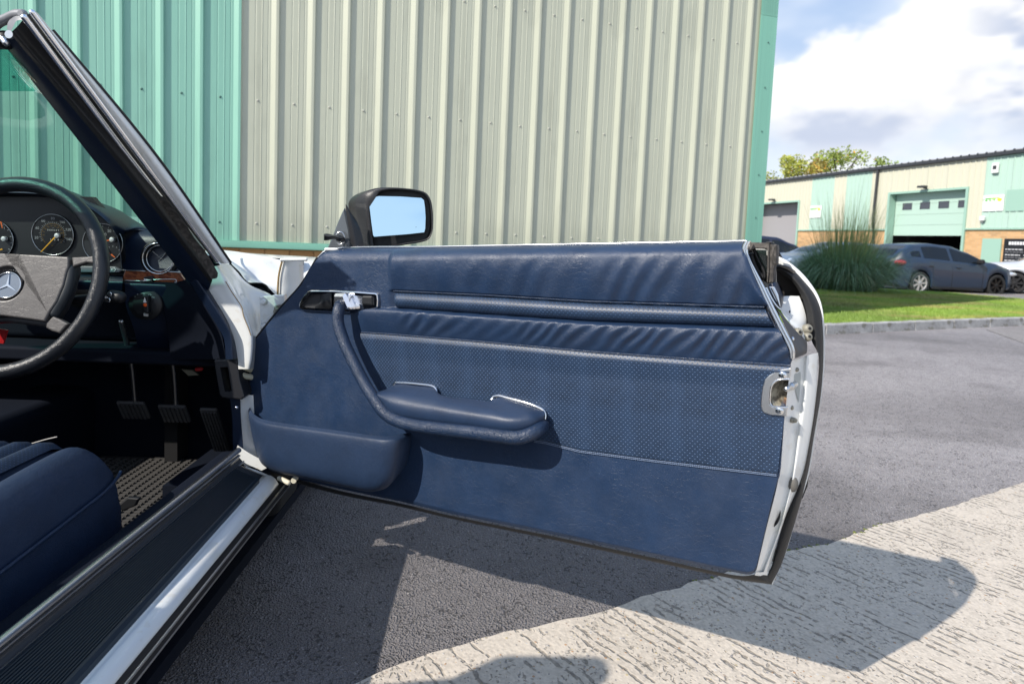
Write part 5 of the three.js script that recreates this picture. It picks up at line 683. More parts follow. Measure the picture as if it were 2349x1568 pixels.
  part('red_tag', platePx(new Frame(zp(8, 770, 1.34), CAR.u, CAR.v, CAR.n), [[-12, 752], [18, 756], [8, 788], [-14, 786]], 0, 0.004), M.red, body);
}
// --- steering wheel
{
  const C = zp(14, 632, 1.44), tilt = 0.26, n = CAR.n.clone().multiplyScalar(Math.cos(tilt)).add(V(0, Math.sin(tilt), 0)).normalize(), u = CAR.u.clone(), v = n.clone().cross(u).normalize(), SW = new Frame(C, u, v, n);
  const c7 = (x, y) => [x / 4.75 / 1.0643, (600 + y / 4.75) / 1.0643];
  const R = 0.2165, grainy = phy({ color: lin(0.012, 0.014, 0.018), roughness: 0.30, specularIntensity: 1, bumpMap: fit(LEA.bump, 0.30), bumpScale: 0.0009 });
  const ring = (() => { const g = new THREE.TorusGeometry(R, 0.0173, 20, 120); const uv = g.attributes.uv; for (let i = 0; i < uv.count; i++) uv.setXY(i, uv.getX(i) * 6.283 * R, uv.getY(i) * 6.283 * 0.0173); return SW.put(g.scale(1, 1.045, 1)); })();
  const rim = part('steering_wheel', ring, grainy, car);
  const q = (x, y, c) => { const p = SW.px(...c7(x, y), c); return [p.x, p.y]; };
  const mir = (L) => L.map(([x, y]) => [-x - 0.0, y]);
  const padR = [[20, 88], [400, 100], [785, 122], [800, 150], [796, 235], [772, 300], [735, 450], [655, 640], [568, 770], [545, 815], [515, 872], [300, 842], [20, 806]].map((p) => q(...p, -0.008)), cxr = q(70, 455, -0.008)[0];
  const left = padR.map(([x, y]) => [2 * cxr - x, y]).reverse();
  const grey = phy({ color: lin(0.085, 0.079, 0.077), roughness: 0.42, bumpMap: fit(LEA.bump, 0.3), bumpScale: 0.0006 });
  const rec = q(40, 440, -0.008), rr2 = 0.041, hole = Array.from({ length: 40 }, (_, i) => [cxr - 0.002 + Math.cos(i / 40 * 6.283) * rr2, rec[1] + 0.002 + Math.sin(i / 40 * 6.283) * rr2]);
  part('hub_pad', [plate(SW, [...padR, ...left], -0.008, 0.03, { bevel: 0.004, seg: 3, holes: [hole] })], grey, rim);
  part('pad_base', [plate(SW, [...padR.map(([x, y]) => [cxr + (x - cxr) * 1.0, y - 0.012]), ...left.map(([x, y]) => [cxr + (x - cxr) * 1.0, y - 0.012])], -0.030, 0.03, { bevel: 0.006, seg: 3 })], phy({ color: lin(0.028, 0.027, 0.030), roughness: 0.45 }), rim);
  // soft side grips of the pad
  const grip = (f) => part('pad_side', tube([[790, 265], [770, 400], [715, 560], [640, 690], [590, 775]].map((p) => { const [x, y] = q(...p, -0.02); return SW.at(f ? 2 * cxr - x - 0.006 : x + 0.006, y, -0.024); }), 0.0132, { seg: 24, around: 14 }), phy({ color: lin(0.017, 0.022, 0.027), roughness: 0.5 }), rim); grip(0); grip(1);
  // spokes
  for (const f of [0, 1]) { const m = (L) => (f ? L.map(([x, y]) => [2 * cxr - x, y]).reverse() : L); part('spoke', plate(SW, m([[828, 128], [1010, 120], [1090, 110], [1090, 200], [1000, 190], [840, 240]].map((p) => q(...p, -0.012))), -0.012, 0.018, { bevel: 0.004 }), grey, rim); part('spoke', plate(SW, m([[612, 812], [700, 850], [790, 900], [690, 1010], [600, 985], [528, 945], [535, 880]].map((p) => q(...p, -0.014))), -0.014, 0.02, { bevel: 0.004 }), grey, rim); }
  // recessed emblem: three-pointed star in a ring
  const ec = [hole.reduce((s, p) => s + p[0], 0) / 40, hole.reduce((s, p) => s + p[1], 0) / 40 - 0.003];
  part('emblem_well', [lathe(SW, ec[0], ec[1] + 0.003, [[0.0002, -0.030], [0.034, -0.028], [0.0412, -0.010]], 40)], phy({ color: lin(0.03, 0.028, 0.03), roughness: 0.4 }), rim);
  part('emblem_disc', [disc(SW, ec[0], ec[1], -0.016, 0.0314, 0.006, 40)], phy({ color: lin(0.26, 0.29, 0.33), roughness: 0.2, metalness: 0.75 }), rim);
  const star = []; for (let k = 0; k < 6; k++) { const a = Math.PI / 2 + k * Math.PI / 3, r = k % 2 ? 0.0036 : 0.030; star.push([ec[0] + Math.cos(a) * r, ec[1] + Math.sin(a) * r]); }
  part('emblem_star', [plate(SW, star, -0.0135, 0.003, { bevel: 0.0008 }), SW.put(new THREE.TorusGeometry(0.0304, 0.0016, 10, 60).translate(ec[0], ec[1], -0.0142))], M.chrome, rim);
  part('steering_column', tube([SW.at(0, 0, -0.05), SW.at(0, 0, -0.28)], 0.035, { seg: 4, around: 20, caps: false }), M.black, rim); void mir;
}
// --- seats
{
  const seat = (ac, name) => {
    const dF = 1.245, w = 0.262, prof = (t) => { const b = Math.abs(t); let h = 0.018 * Math.cos(b * 1.4); h += 0.012 * sst(b, 0.66, 0.8) * (1 - sst(b, 0.9, 1.0) * 0.6); h -= 0.014 * Math.exp(-Math.pow((b - 0.68) / 0.03, 2)); return h; };
    const rows = []; for (let i = 0; i <= 40; i++) { const d = i < 22 ? lerp(0.58, dF - 0.13, i / 22) : dF - 0.13 + 0.13 * Math.sin((i - 22) / 18 * Math.PI / 2), k = clamp((d - (dF - 0.13)) / 0.13), f = Math.sqrt(Math.max(0, 1 - k * k)), ht = lerp(0.29, 0.480 + 0.02 * sst(d, 0.7, 1.1), 0.12 + 0.88 * f), ww = w * (1 - 0.10 * k * k), q = []; const side = (s) => [[1.0, 0.20], [1.01, 0.28], [1.0, 0.36], [0.985, 0.41]].map(([x, h]) => cp(ac + s * x * ww, Math.min(h, ht - 0.02), d)); const topL = []; for (let j = 0; j <= 60; j++) { const t = lerp(-0.965, 0.965, j / 60), edge = Math.sqrt(Math.max(0, 1 - Math.pow(clamp((Math.abs(t) - 0.80) / 0.185), 2))); topL.push(cp(ac + t * ww, lerp(Math.min(0.42, ht - 0.02), ht + prof(t) * f, 0.3 + 0.7 * edge), d)); } q.push(...side(-1), ...topL, ...side(1).reverse()); rows.push(q); }
    const s = part(name, [loft(rows), cbox(ac - w * 0.93, ac + w * 0.93, 0.2, 0.30, 0.6, dF - 0.02, 0.02)], phy({ color: NAVY.clone().multiplyScalar(0.8), map: LEA.col, bumpMap: LEA.bump, bumpScale: 0.0011, roughness: 0.55 }), car);
    // backrest and headrest
    const back = []; for (let i = 0; i <= 24; i++) { const t = i / 24, h = 0.40 + 0.60 * t, d = 0.66 - 0.16 * t, ww = 0.245 * (1 - 0.12 * t * t) * Math.sqrt(Math.max(0.02, 1 - Math.pow(clamp((t - 0.86) / 0.15), 2))), q = []; for (let j = 0; j < 40; j++) { const a = j / 40 * 6.283, c = Math.cos(a), si = Math.sin(a), e = (x) => Math.sign(x) * Math.pow(Math.abs(x), 0.5); q.push(cp(ac + e(c) * ww, h, d + e(si) * (0.075 - 0.03 * t) - 0.05)); } back.push(q); }
    part('backrest', loft(back, { closeU: true }), M.leather, s);
    part('headrest', CAR.put(new RoundedBoxGeometry(0.26, 0.15, 0.09, 4, 0.035).translate(ac, 1.09, -0.42)), M.leather, s);
    // piping along the outer edge of the cushion
    const pp = []; for (let i = 0; i <= 30; i++) { const d = lerp(0.6, dF - 0.012, i / 30), k = clamp((d - (dF - 0.13)) / 0.13); pp.push(cp(ac + w * (1.004 - 0.1 * k * k), lerp(0.385, 0.432, i / 30), d)); }
    part('piping', tube(pp, 0.0034, { seg: 50, around: 8 }), M.strap, s);
    return s;
  };
  const s = seat(0.375, 'driver_seat'); seat(-0.375, 'passenger_seat');
  // perforated flutes on the driver's cushion are separate panels
  for (let k = 0; k < 5; k++) { const t0 = 0.505 - k * 0.172, rows = []; for (let i = 0; i <= 20; i++) { const d = lerp(0.62, 1.215, i / 20), kk = clamp((d - 1.115) / 0.13), f = Math.sqrt(1 - kk * kk), q = []; for (let j = 0; j <= 10; j++) { const t = lerp(t0, t0 + 0.165, j / 10), hump = 0.013 * Math.sin(Math.PI * j / 10); q.push(cp(0.375 + t * 0.262 * (1 - 0.1 * kk * kk), lerp(0.29, 0.500, 0.12 + 0.88 * f) + hump * (0.3 + 0.7 * f) + 0.016 * f, d)); } rows.push(q); } part('flute', loft(rows), phy({ color: lin(0.045, 0.11, 0.25), map: PERF.col, bumpMap: PERF.bump, bumpScale: 0.0005, roughness: 0.6 }), s); }
  part('split_seam', tube([[60, 1019], [80, 1013], [104, 1006], [130, 1000]].map(([x, y]) => zp(x, y + 1, 1.195)), 0.0012, { seg: 16, around: 6 }), std({ color: lin(0.40, 0.38, 0.35), roughness: 0.95 }), s);
  part('belt_buckle', [cbox(0.60, 0.66, 0.30, 0.44, 0.62, 0.68, 0.015), tube([cp(0.63, 0.2, 0.62), cp(0.63, 0.32, 0.65)], 0.012, { seg: 6, around: 8 })], M.black, car);
}
// --- pedals, rest
{
  const F0 = (x, y, z) => { const f = new Frame(zp(x, y, z), CAR.u, V(0, 0.86, 0.5).normalize().multiplyScalar(1), V(0, 0, 1)); f.n = f.u.clone().cross(f.v).normalize(); return new Frame(f.o, f.u, f.v, f.n); };
  const pm = phy({ color: lin(0.045, 0.045, 0.047), roughness: 0.6 });
  for (const [x, y] of [[305, 942], [399, 950]]) { const f = F0(x, y, 1.84), p = part('pedal', [box(f, -0.042, 0.042, -0.035, 0.035, -0.012, 0, 0.006), ...Array.from({ length: 6 }, (_, i) => box(f, -0.036 + i * 0.0125, -0.029 + i * 0.0125, -0.03, 0.03, 0.0, 0.004))], pm, car); part('pedal_arm', tube([f.at(0.01, 0.03, -0.012), f.at(0.025, 0.16, -0.04), f.at(0.03, 0.3, -0.06)], 0.007, { seg: 10, around: 8 }), M.satin, p); }
  const f = F0(492, 985, 1.80), p = part('pedal', [box(f, -0.026, 0.026, -0.10, 0.085, -0.012, 0, 0.006), ...Array.from({ length: 5 }, (_, i) => box(f, -0.021 + i * 0.009, -0.016 + i * 0.009, -0.09, 0.075, 0.0, 0.004))], pm, car); void p;
  part('seat_lever', [tube([zp(247, 1180, 1.30), zp(258, 1165, 1.33), zp(275, 1160, 1.36)], 0.006, { seg: 10, around: 8 }), platePx(new Frame(zp(285, 1165, 1.34), CAR.u, CAR.v, CAR.n), [[268, 1160], [292, 1140], [318, 1142], [310, 1160], [280, 1172]], 0, 0.012, { bevel: 0.003 })], M.black, car);
  const mat = thing('floor_mat', 'black ribbed rubber mat on the floor before the driver seat', 'floor mat', cp(0.38, 0.187, 1.6));
  part('mat_sheet', cbox(0.13, 0.70, 0.187, 0.196, 1.20, 1.95, 0.003), std({ color: lin(0.022, 0.021, 0.020), roughness: 0.85 }), mat);
  const bits = []; for (let i = 0; i < 30; i++) for (let j = 0; j < 22; j++) bits.push(cbox(0.15 + j * 0.0245, 0.165 + j * 0.0245, 0.196, 0.201, 1.42 + i * 0.017, 1.430 + i * 0.017)); for (let j = 0; j < 22; j++) bits.push(cbox(0.15 + j * 0.0245, 0.163 + j * 0.0245, 0.196, 0.201, 1.22, 1.40));
  part('tread_pattern', bits, std({ color: lin(0.052, 0.049, 0.046), roughness: 0.8 }), mat, { kind: 'stuff' });
}
// ------------------------------------------------------------------ the open driver door
const DOOR = (() => { const u = V(0.881, 0.059, 0.47).normalize(), v = V(0, 1, 0).addScaledVector(u, -u.y).normalize(), n = u.clone().cross(v).normalize(); return new Frame(zp(568, 870, 1.665), u, v, n); })();
const pl = (pts) => (x) => { if (x <= pts[0][0]) return pts[0][1]; for (let i = 1; i < pts.length; i++) if (x <= pts[i][0]) return lerp(pts[i - 1][1], pts[i][1], (x - pts[i - 1][0]) / (pts[i][0] - pts[i - 1][0])); return pts.at(-1)[1]; };
const dp = (x, y, w = 0) => { const q = DOOR.px(x, y, w); return DOOR.at(q.x, q.y, w); };
const dl = (list) => list.map(([x, y, w = 0]) => dp(x, y, w));
const LATCH = [[470, 336], [398, 350], [346, 392], [318, 445], [305, 520], [302, 610], [314, 660], [345, 690], [430, 700], [600, 704], [660, 330]].map(([x, y]) => [(1820 + x / 5.226) / 1.0643, (860 + y / 5.226) / 1.0643]);
const inLatch = (x, y) => { let c = false; for (let i = 0, j = LATCH.length - 1; i < LATCH.length; j = i++) { const [a, b] = LATCH[i], [d, e] = LATCH[j]; if ((b > y) !== (e > y) && x < (d - a) * (y - b) / (e - b) + a) c = !c; } return c; };
// a sheet on the door: columns s 0..1, rows t 0..1 between two lines measured on the panel, lifted by h(s, t, x, y)
function sheet(top, bot, n, m, h) {
  const A = line3(top.map((p) => V(p[0], p[1], 0)), n), B = line3(bot.map((p) => V(p[0], p[1], 0)), n), P = [], U = [], I = [];
  for (let i = 0; i <= n; i++) for (let j = 0; j <= m; j++) { const p = A[i].clone().lerp(B[i], j / m), q = DOOR.px(p.x, p.y, 0), w = h(i / n, j / m, p.x, p.y), r = DOOR.at(q.x, q.y, w); P.push(r.x, r.y, r.z); U.push(q.x, q.y); }
  for (let i = 0; i < n; i++) for (let j = 0; j < m; j++) { const a = i * (m + 1) + j, z = A[i].clone().lerp(B[i], (j + 0.5) / m); if (inLatch(z.x, z.y)) continue; I.push(a, a + 1, a + m + 1, a + 1, a + m + 2, a + m + 1); }
  const g = new THREE.BufferGeometry(); g.setAttribute('position', new THREE.Float32BufferAttribute(P, 3)); g.setAttribute('uv', new THREE.Float32BufferAttribute(U, 2)); g.setIndex(I); g.computeVertexNormals(); return g;
}
const yTop = pl([[568, 806], [580, 786], [640, 711], [690, 655], [712, 615], [727, 594], [742, 580], [762, 573], [1000, 567], [1300, 561.5], [1600, 556], [1704, 554], [1712, 566], [1724, 598], [1736, 638], [1760, 690], [1790, 755], [1818, 820]]);
const yBot = pl([[568, 862], [573, 930], [585, 1000], [600, 1056], [615, 1078], [640, 1088], [671, 1096], [775, 1121], [919, 1151], [1034, 1179], [1290, 1231], [1500, 1276], [1700, 1317], [1716, 1319], [1727, 1317], [1735, 1307], [1757, 1215], [1772, 1150], [1790, 1085], [1800, 950], [1811, 842], [1818, 822]]);
const yS1 = pl([[901, 668], [1100, 677], [1353, 692], [1752, 705]]), yS2 = pl([[901, 706], [1100, 720], [1353, 737], [1778, 752]]);
const ySeam = pl([[828, 762], [883, 765], [1100, 783], [1353, 806], [1600, 824], [1815, 838]]), ySeam2 = pl([[1050, 985], [1250, 1012], [1330, 1032], [1500, 1054], [1783, 1087]]);
const door = part('door', [
  // outer skin
  (() => { const tp = [], bt = []; for (let i = 0; i <= 60; i++) { const x = lerp(700, 1772, i / 60); tp.push([x, i < 60 ? Math.max(yTop(Math.min(x, 1700)) - 1.0, 552) + (x > 1700 ? (x - 1700) * 0.38 : 0) : 582]); bt.push([lerp(640, 1768, i / 60), lerp(640, 1768, i / 60) < 1700 ? yBot(lerp(640, 1768, i / 60)) + 5 : 1331 + 3 * (i - 56)]); } return sheet(tp, bt, 60, 24, (s, t) => -0.062 - 0.065 * Math.sin(Math.PI * clamp(t * 0.97 + 0.0)) - 0.028 * t); })(),
  // rear shut face: panel edge, step, flange
  skin([dl([[1815, 826, -0.003], [1806, 900, -0.003], [1797, 985, -0.003], [1788, 1085, -0.003], [1757, 1215, -0.003], [1734, 1312, -0.003]]), dl([[1832, 822, -0.028], [1822, 900, -0.028], [1811, 1000, -0.028], [1801, 1087, -0.026], [1771, 1215, -0.024], [1741, 1311, -0.02]]), dl([[1847, 816, -0.046], [1841, 900, -0.046], [1828, 1000, -0.046], [1816, 1090, -0.044], [1784, 1214, -0.042], [1749, 1310, -0.038]]), dl([[1851, 815, -0.042], [1846, 900, -0.042], [1833, 1000, -0.042], [1820, 1090, -0.040], [1788, 1214, -0.038], [1752, 1310, -0.034]]), dl([[1862, 811, -0.050], [1857, 908, -0.050], [1842, 1012, -0.050], [1828, 1090, -0.048], [1794, 1206, -0.046], [1757, 1310, -0.042]]), dl([[1877, 808, -0.066], [1871, 916, -0.066], [1855, 1024, -0.066], [1840, 1090, -0.064], [1797, 1197, -0.062], [1764, 1309, -0.058]])], 50, 40),
  skin([dl([[1735, 1310, -0.003], [1745, 1311, -0.02], [1764, 1309, -0.056]]), dl([[1731, 1318, -0.004], [1743, 1319, -0.02], [1763, 1318, -0.058]])], 10, 4),
  // lit lip of the skin round the rear edge
  skin([dl([[1783, 602, -0.094], [1817, 617, -0.096], [1846, 646, -0.098], [1868, 674, -0.10], [1882, 707, -0.10], [1887, 743, -0.10], [1889, 808, -0.10], [1885, 880, -0.10], [1869, 988, -0.099], [1852, 1090, -0.097], [1836, 1142, -0.095], [1801, 1264, -0.09], [1770, 1338, -0.085]]), dl([[1781, 586, -0.092], [1806, 598, -0.096], [1835, 621, -0.099], [1858, 647, -0.101], [1878, 679, -0.103], [1886.5, 707, -0.103], [1890.5, 743, -0.103], [1892, 808, -0.103], [1887.5, 881, -0.103], [1871.5, 989, -0.102], [1854.5, 1091, -0.10], [1838.5, 1143, -0.098], [1803, 1265, -0.093], [1771.5, 1340, -0.088]]), dl([[1778, 586, -0.112], [1800, 598, -0.116], [1828, 621, -0.119], [1850, 647, -0.121], [1868, 679, -0.123], [1876, 707, -0.123], [1880, 743, -0.123], [1881, 808, -0.123], [1877, 881, -0.123], [1861, 989, -0.122], [1844, 1091, -0.12], [1828, 1143, -0.118], [1793, 1265, -0.11], [1762, 1336, -0.10]])], 90, 10)], M.white, car, { label: 'open driver door with navy leather inner panel' });
const D = (name, geo, mat, info) => part(name, geo, mat, door, info);
{
  // the padded inner panel: a bolster rolled over the top edge, folds in the soft leather, a flat lower half
  const xs = []; for (let i = 0; i <= 460; i++) xs.push(lerp(568, 1818, i / 460)); for (const x of [569, 570, 571, 1705, 1708, 1814, 1816]) xs.push(x); xs.sort((a, b) => a - b);
  const relief = (x, y) => {
    const yt = yTop(x), s1 = yS1(x), s2 = yS2(x), sm = ySeam(x), inStrip = sst(x, 890, 905), past = sst(x, 800, 850); let w = 0;
    // roll at the top
    const r = clamp((y - yt) / 30); if (x > 720 && x < 1712) w -= 0.030 * (1 - Math.sqrt(clamp(1 - (1 - r) * (1 - r)))) * sst(x, 720, 790);
    // upper bolster puffed between the top and the strip
    const t = clamp((y - yt) / (s1 - yt)); w += past * 0.013 * Math.sin(Math.PI * Math.pow(t, 0.7)) * (y < s1 ? 1 : 0) * inStrip;
    if (y < s1 + 4 && x > 760) { const fold = Math.sin((x + 0.50 * (y - yt) + 22 * vnoise3(x * 0.010, y * 0.010, 3)) * 0.112 + 3 * vnoise3(x * 0.008, 2, y * 0.004)), amp = (0.35 + 0.65 * sst(x, 1000, 1400)) * sst(x, 860, 1000) * (0.35 + 0.65 * sst(vnoise3(x * 0.009, 5, 1), 0.25, 0.65)); w += 0.0023 * fold * amp * sst(t, 0.12, 0.5); }
    // soft rolls between the strip and the seam
    if (y > s2 - 2 && y < sm + 2) { const q = clamp((y - s2) / (sm - s2)), fold = Math.sin((x + (0.8 + 0.3 * vnoise3(x * 0.01, 4, 4)) * (y - s2) + 26 * vnoise3(x * 0.013, y * 0.02, 8)) * 0.165 + 3.4 * vnoise3(x * 0.012, 1, 6)), amp = inStrip * sst(x, 905, 960) * (0.35 + 0.65 * sst(vnoise3(x * 0.008, 9, 4), 0.25, 0.65)); w += past * (0.012 * Math.pow(Math.sin(Math.PI * Math.pow(q, 0.42)), 0.8)); w += 0.0024 * fold * amp * Math.sin(Math.PI * Math.pow(q, 0.75)); }
    // the strip sits in a channel
    w -= 0.008 * inStrip * (sst(y, s1 - 5, s1 + 1) * (1 - sst(y, s2 - 1, s2 + 5)));
    w += 0.0012 * (fbm3(x * 0.011, y * 0.013, 2, 3) - 0.5);
    // edges turned in
    const eb = clamp((yBot(x) - y) / 9), er = clamp((1818 - x) / 8), el = clamp((x - 568) / 6); w -= 0.005 * (1 - Math.min(eb, er, el));
    return w;
  };
  { const P = [], U = [], I = [], m = 300; for (const x of xs) for (let j = 0; j <= m; j++) { const y = lerp(yTop(x), Math.max(yBot(x), yTop(x) + 0.5), j / m), q = DOOR.px(x, y, 0), p = DOOR.at(q.x, q.y, relief(x, y)); P.push(p.x, p.y, p.z); U.push(q.x, q.y); }
    for (let i = 0; i + 1 < xs.length; i++) for (let j = 0; j < m; j++) { const a = i * (m + 1) + j; if (inLatch(xs[i], lerp(yTop(xs[i]), yBot(xs[i]), (j + 0.5) / m))) continue; I.push(a, a + 1, a + m + 1, a + 1, a + m + 2, a + m + 1); }
    const g = new THREE.BufferGeometry(); g.setAttribute('position', new THREE.Float32BufferAttribute(P, 3)); g.setAttribute('uv', new THREE.Float32BufferAttribute(U, 2)); g.setIndex(I); g.computeVertexNormals(); D('leather_panel', g, M.leather, { label: 'smooth navy leather panel with a soft rolled top' }); }
  // perforated strip and panel
  const curve = (f, a, b, n = 60, dy = 0) => Array.from({ length: n + 1 }, (_, i) => { const x = lerp(a, b, i / n); return [x, f(x) + dy]; });
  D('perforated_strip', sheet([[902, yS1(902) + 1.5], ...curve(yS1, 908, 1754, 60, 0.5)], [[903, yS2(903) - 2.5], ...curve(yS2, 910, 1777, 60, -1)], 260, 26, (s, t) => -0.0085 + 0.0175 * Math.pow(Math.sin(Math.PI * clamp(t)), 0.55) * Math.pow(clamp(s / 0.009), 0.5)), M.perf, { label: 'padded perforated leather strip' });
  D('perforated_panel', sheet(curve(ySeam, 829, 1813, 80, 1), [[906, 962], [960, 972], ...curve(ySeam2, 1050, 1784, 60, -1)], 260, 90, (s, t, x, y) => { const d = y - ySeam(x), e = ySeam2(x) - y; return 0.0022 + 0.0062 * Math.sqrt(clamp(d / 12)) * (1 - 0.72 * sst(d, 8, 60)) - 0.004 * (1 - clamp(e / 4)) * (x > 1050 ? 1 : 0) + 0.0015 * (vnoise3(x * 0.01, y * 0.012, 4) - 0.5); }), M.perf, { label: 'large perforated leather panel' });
  // stitched edges
  const thread = (name, f, a, b, dy, w, r, m) => D(name, tube(curve(f, a, b, 40, dy).map(([x, y]) => dp(x, y, w)), r, { seg: 160, around: 6, caps: false }), m);
  thread('welt', ySeam, 829, 1814, -0.5, 0.0035, 0.0021, M.strap);
  thread('welt', yS1, 903, 1753, -1.5, 0.0015, 0.0016, M.strap);
  const st = []; for (const dy of [0.5, 3.8]) for (let i = 0; i < 120; i++) { const x0 = lerp(1225, 1782, i / 120), x1 = x0 + 3.6; st.push(tube([dp(x0, ySeam2(x0) + dy, 0.0022), dp((x0 + x1) / 2, ySeam2((x0 + x1) / 2) + dy, 0.0030), dp(x1, ySeam2(x1) + dy, 0.0022)], 0.0007, { seg: 3, around: 5, caps: false })); }
  D('stitching', st, std({ color: lin(0.18, 0.24, 0.36), roughness: 0.6 }), { kind: 'stuff' });
  thread('welt', ySeam2, 1225, 1784, 2.0, 0.0004, 0.0016, M.strap);
  // dark edge of the panel board at the front, black seal under the door
  D('panel_edge', tube(dl([[727, 592, -0.006], [690, 653, -0.006], [640, 709, -0.006], [581, 784, -0.006], [568, 804, -0.006], [566, 860, -0.006], [570, 926, -0.006]]), 0.0034, { seg: 50, around: 8 }), M.black);
  D('top_rail', [tube(dl([[722, 600, -0.03], [742, 577, -0.04], [765, 570, -0.05], [1000, 565, -0.05], [1300, 559.5, -0.05], [1600, 554, -0.05], [1712, 552, -0.05]]), 0.0021, { seg: 60, around: 8 })], M.satin);
  D('top_cap', skin([dl([[724, 600, -0.026], [745, 583, -0.028], [765, 577, -0.029], [1000, 571, -0.029], [1300, 565.5, -0.029], [1600, 560, -0.029], [1712, 560, -0.03]]), dl([[722, 599, -0.034], [743, 578, -0.042], [765, 572, -0.05], [1000, 566.5, -0.05], [1300, 561, -0.05], [1600, 555.5, -0.05], [1712, 553, -0.05]])], 60, 2), M.leather);
  D('bottom_seal', [skin([dl([[620, 1080, -0.012], [775, 1123, -0.012], [919, 1153, -0.012], [1034, 1181, -0.012], [1290, 1233, -0.012], [1500, 1278, -0.012], [1700, 1319, -0.012], [1733, 1316, -0.012], [1764, 1312, -0.06]]), dl([[622, 1088, -0.02], [775, 1130, -0.02], [919, 1159, -0.02], [1034, 1186, -0.02], [1290, 1239, -0.02], [1500, 1285, -0.022], [1700, 1327, -0.026], [1745, 1331, -0.03], [1770, 1336, -0.07]]), dl([[624, 1090, -0.08], [775, 1132, -0.08], [919, 1161, -0.08], [1034, 1188, -0.08], [1290, 1241, -0.08], [1500, 1287, -0.082], [1700, 1329, -0.084], [1748, 1336, -0.084], [1771, 1339, -0.088]])], 90, 10)], M.rubber);
}
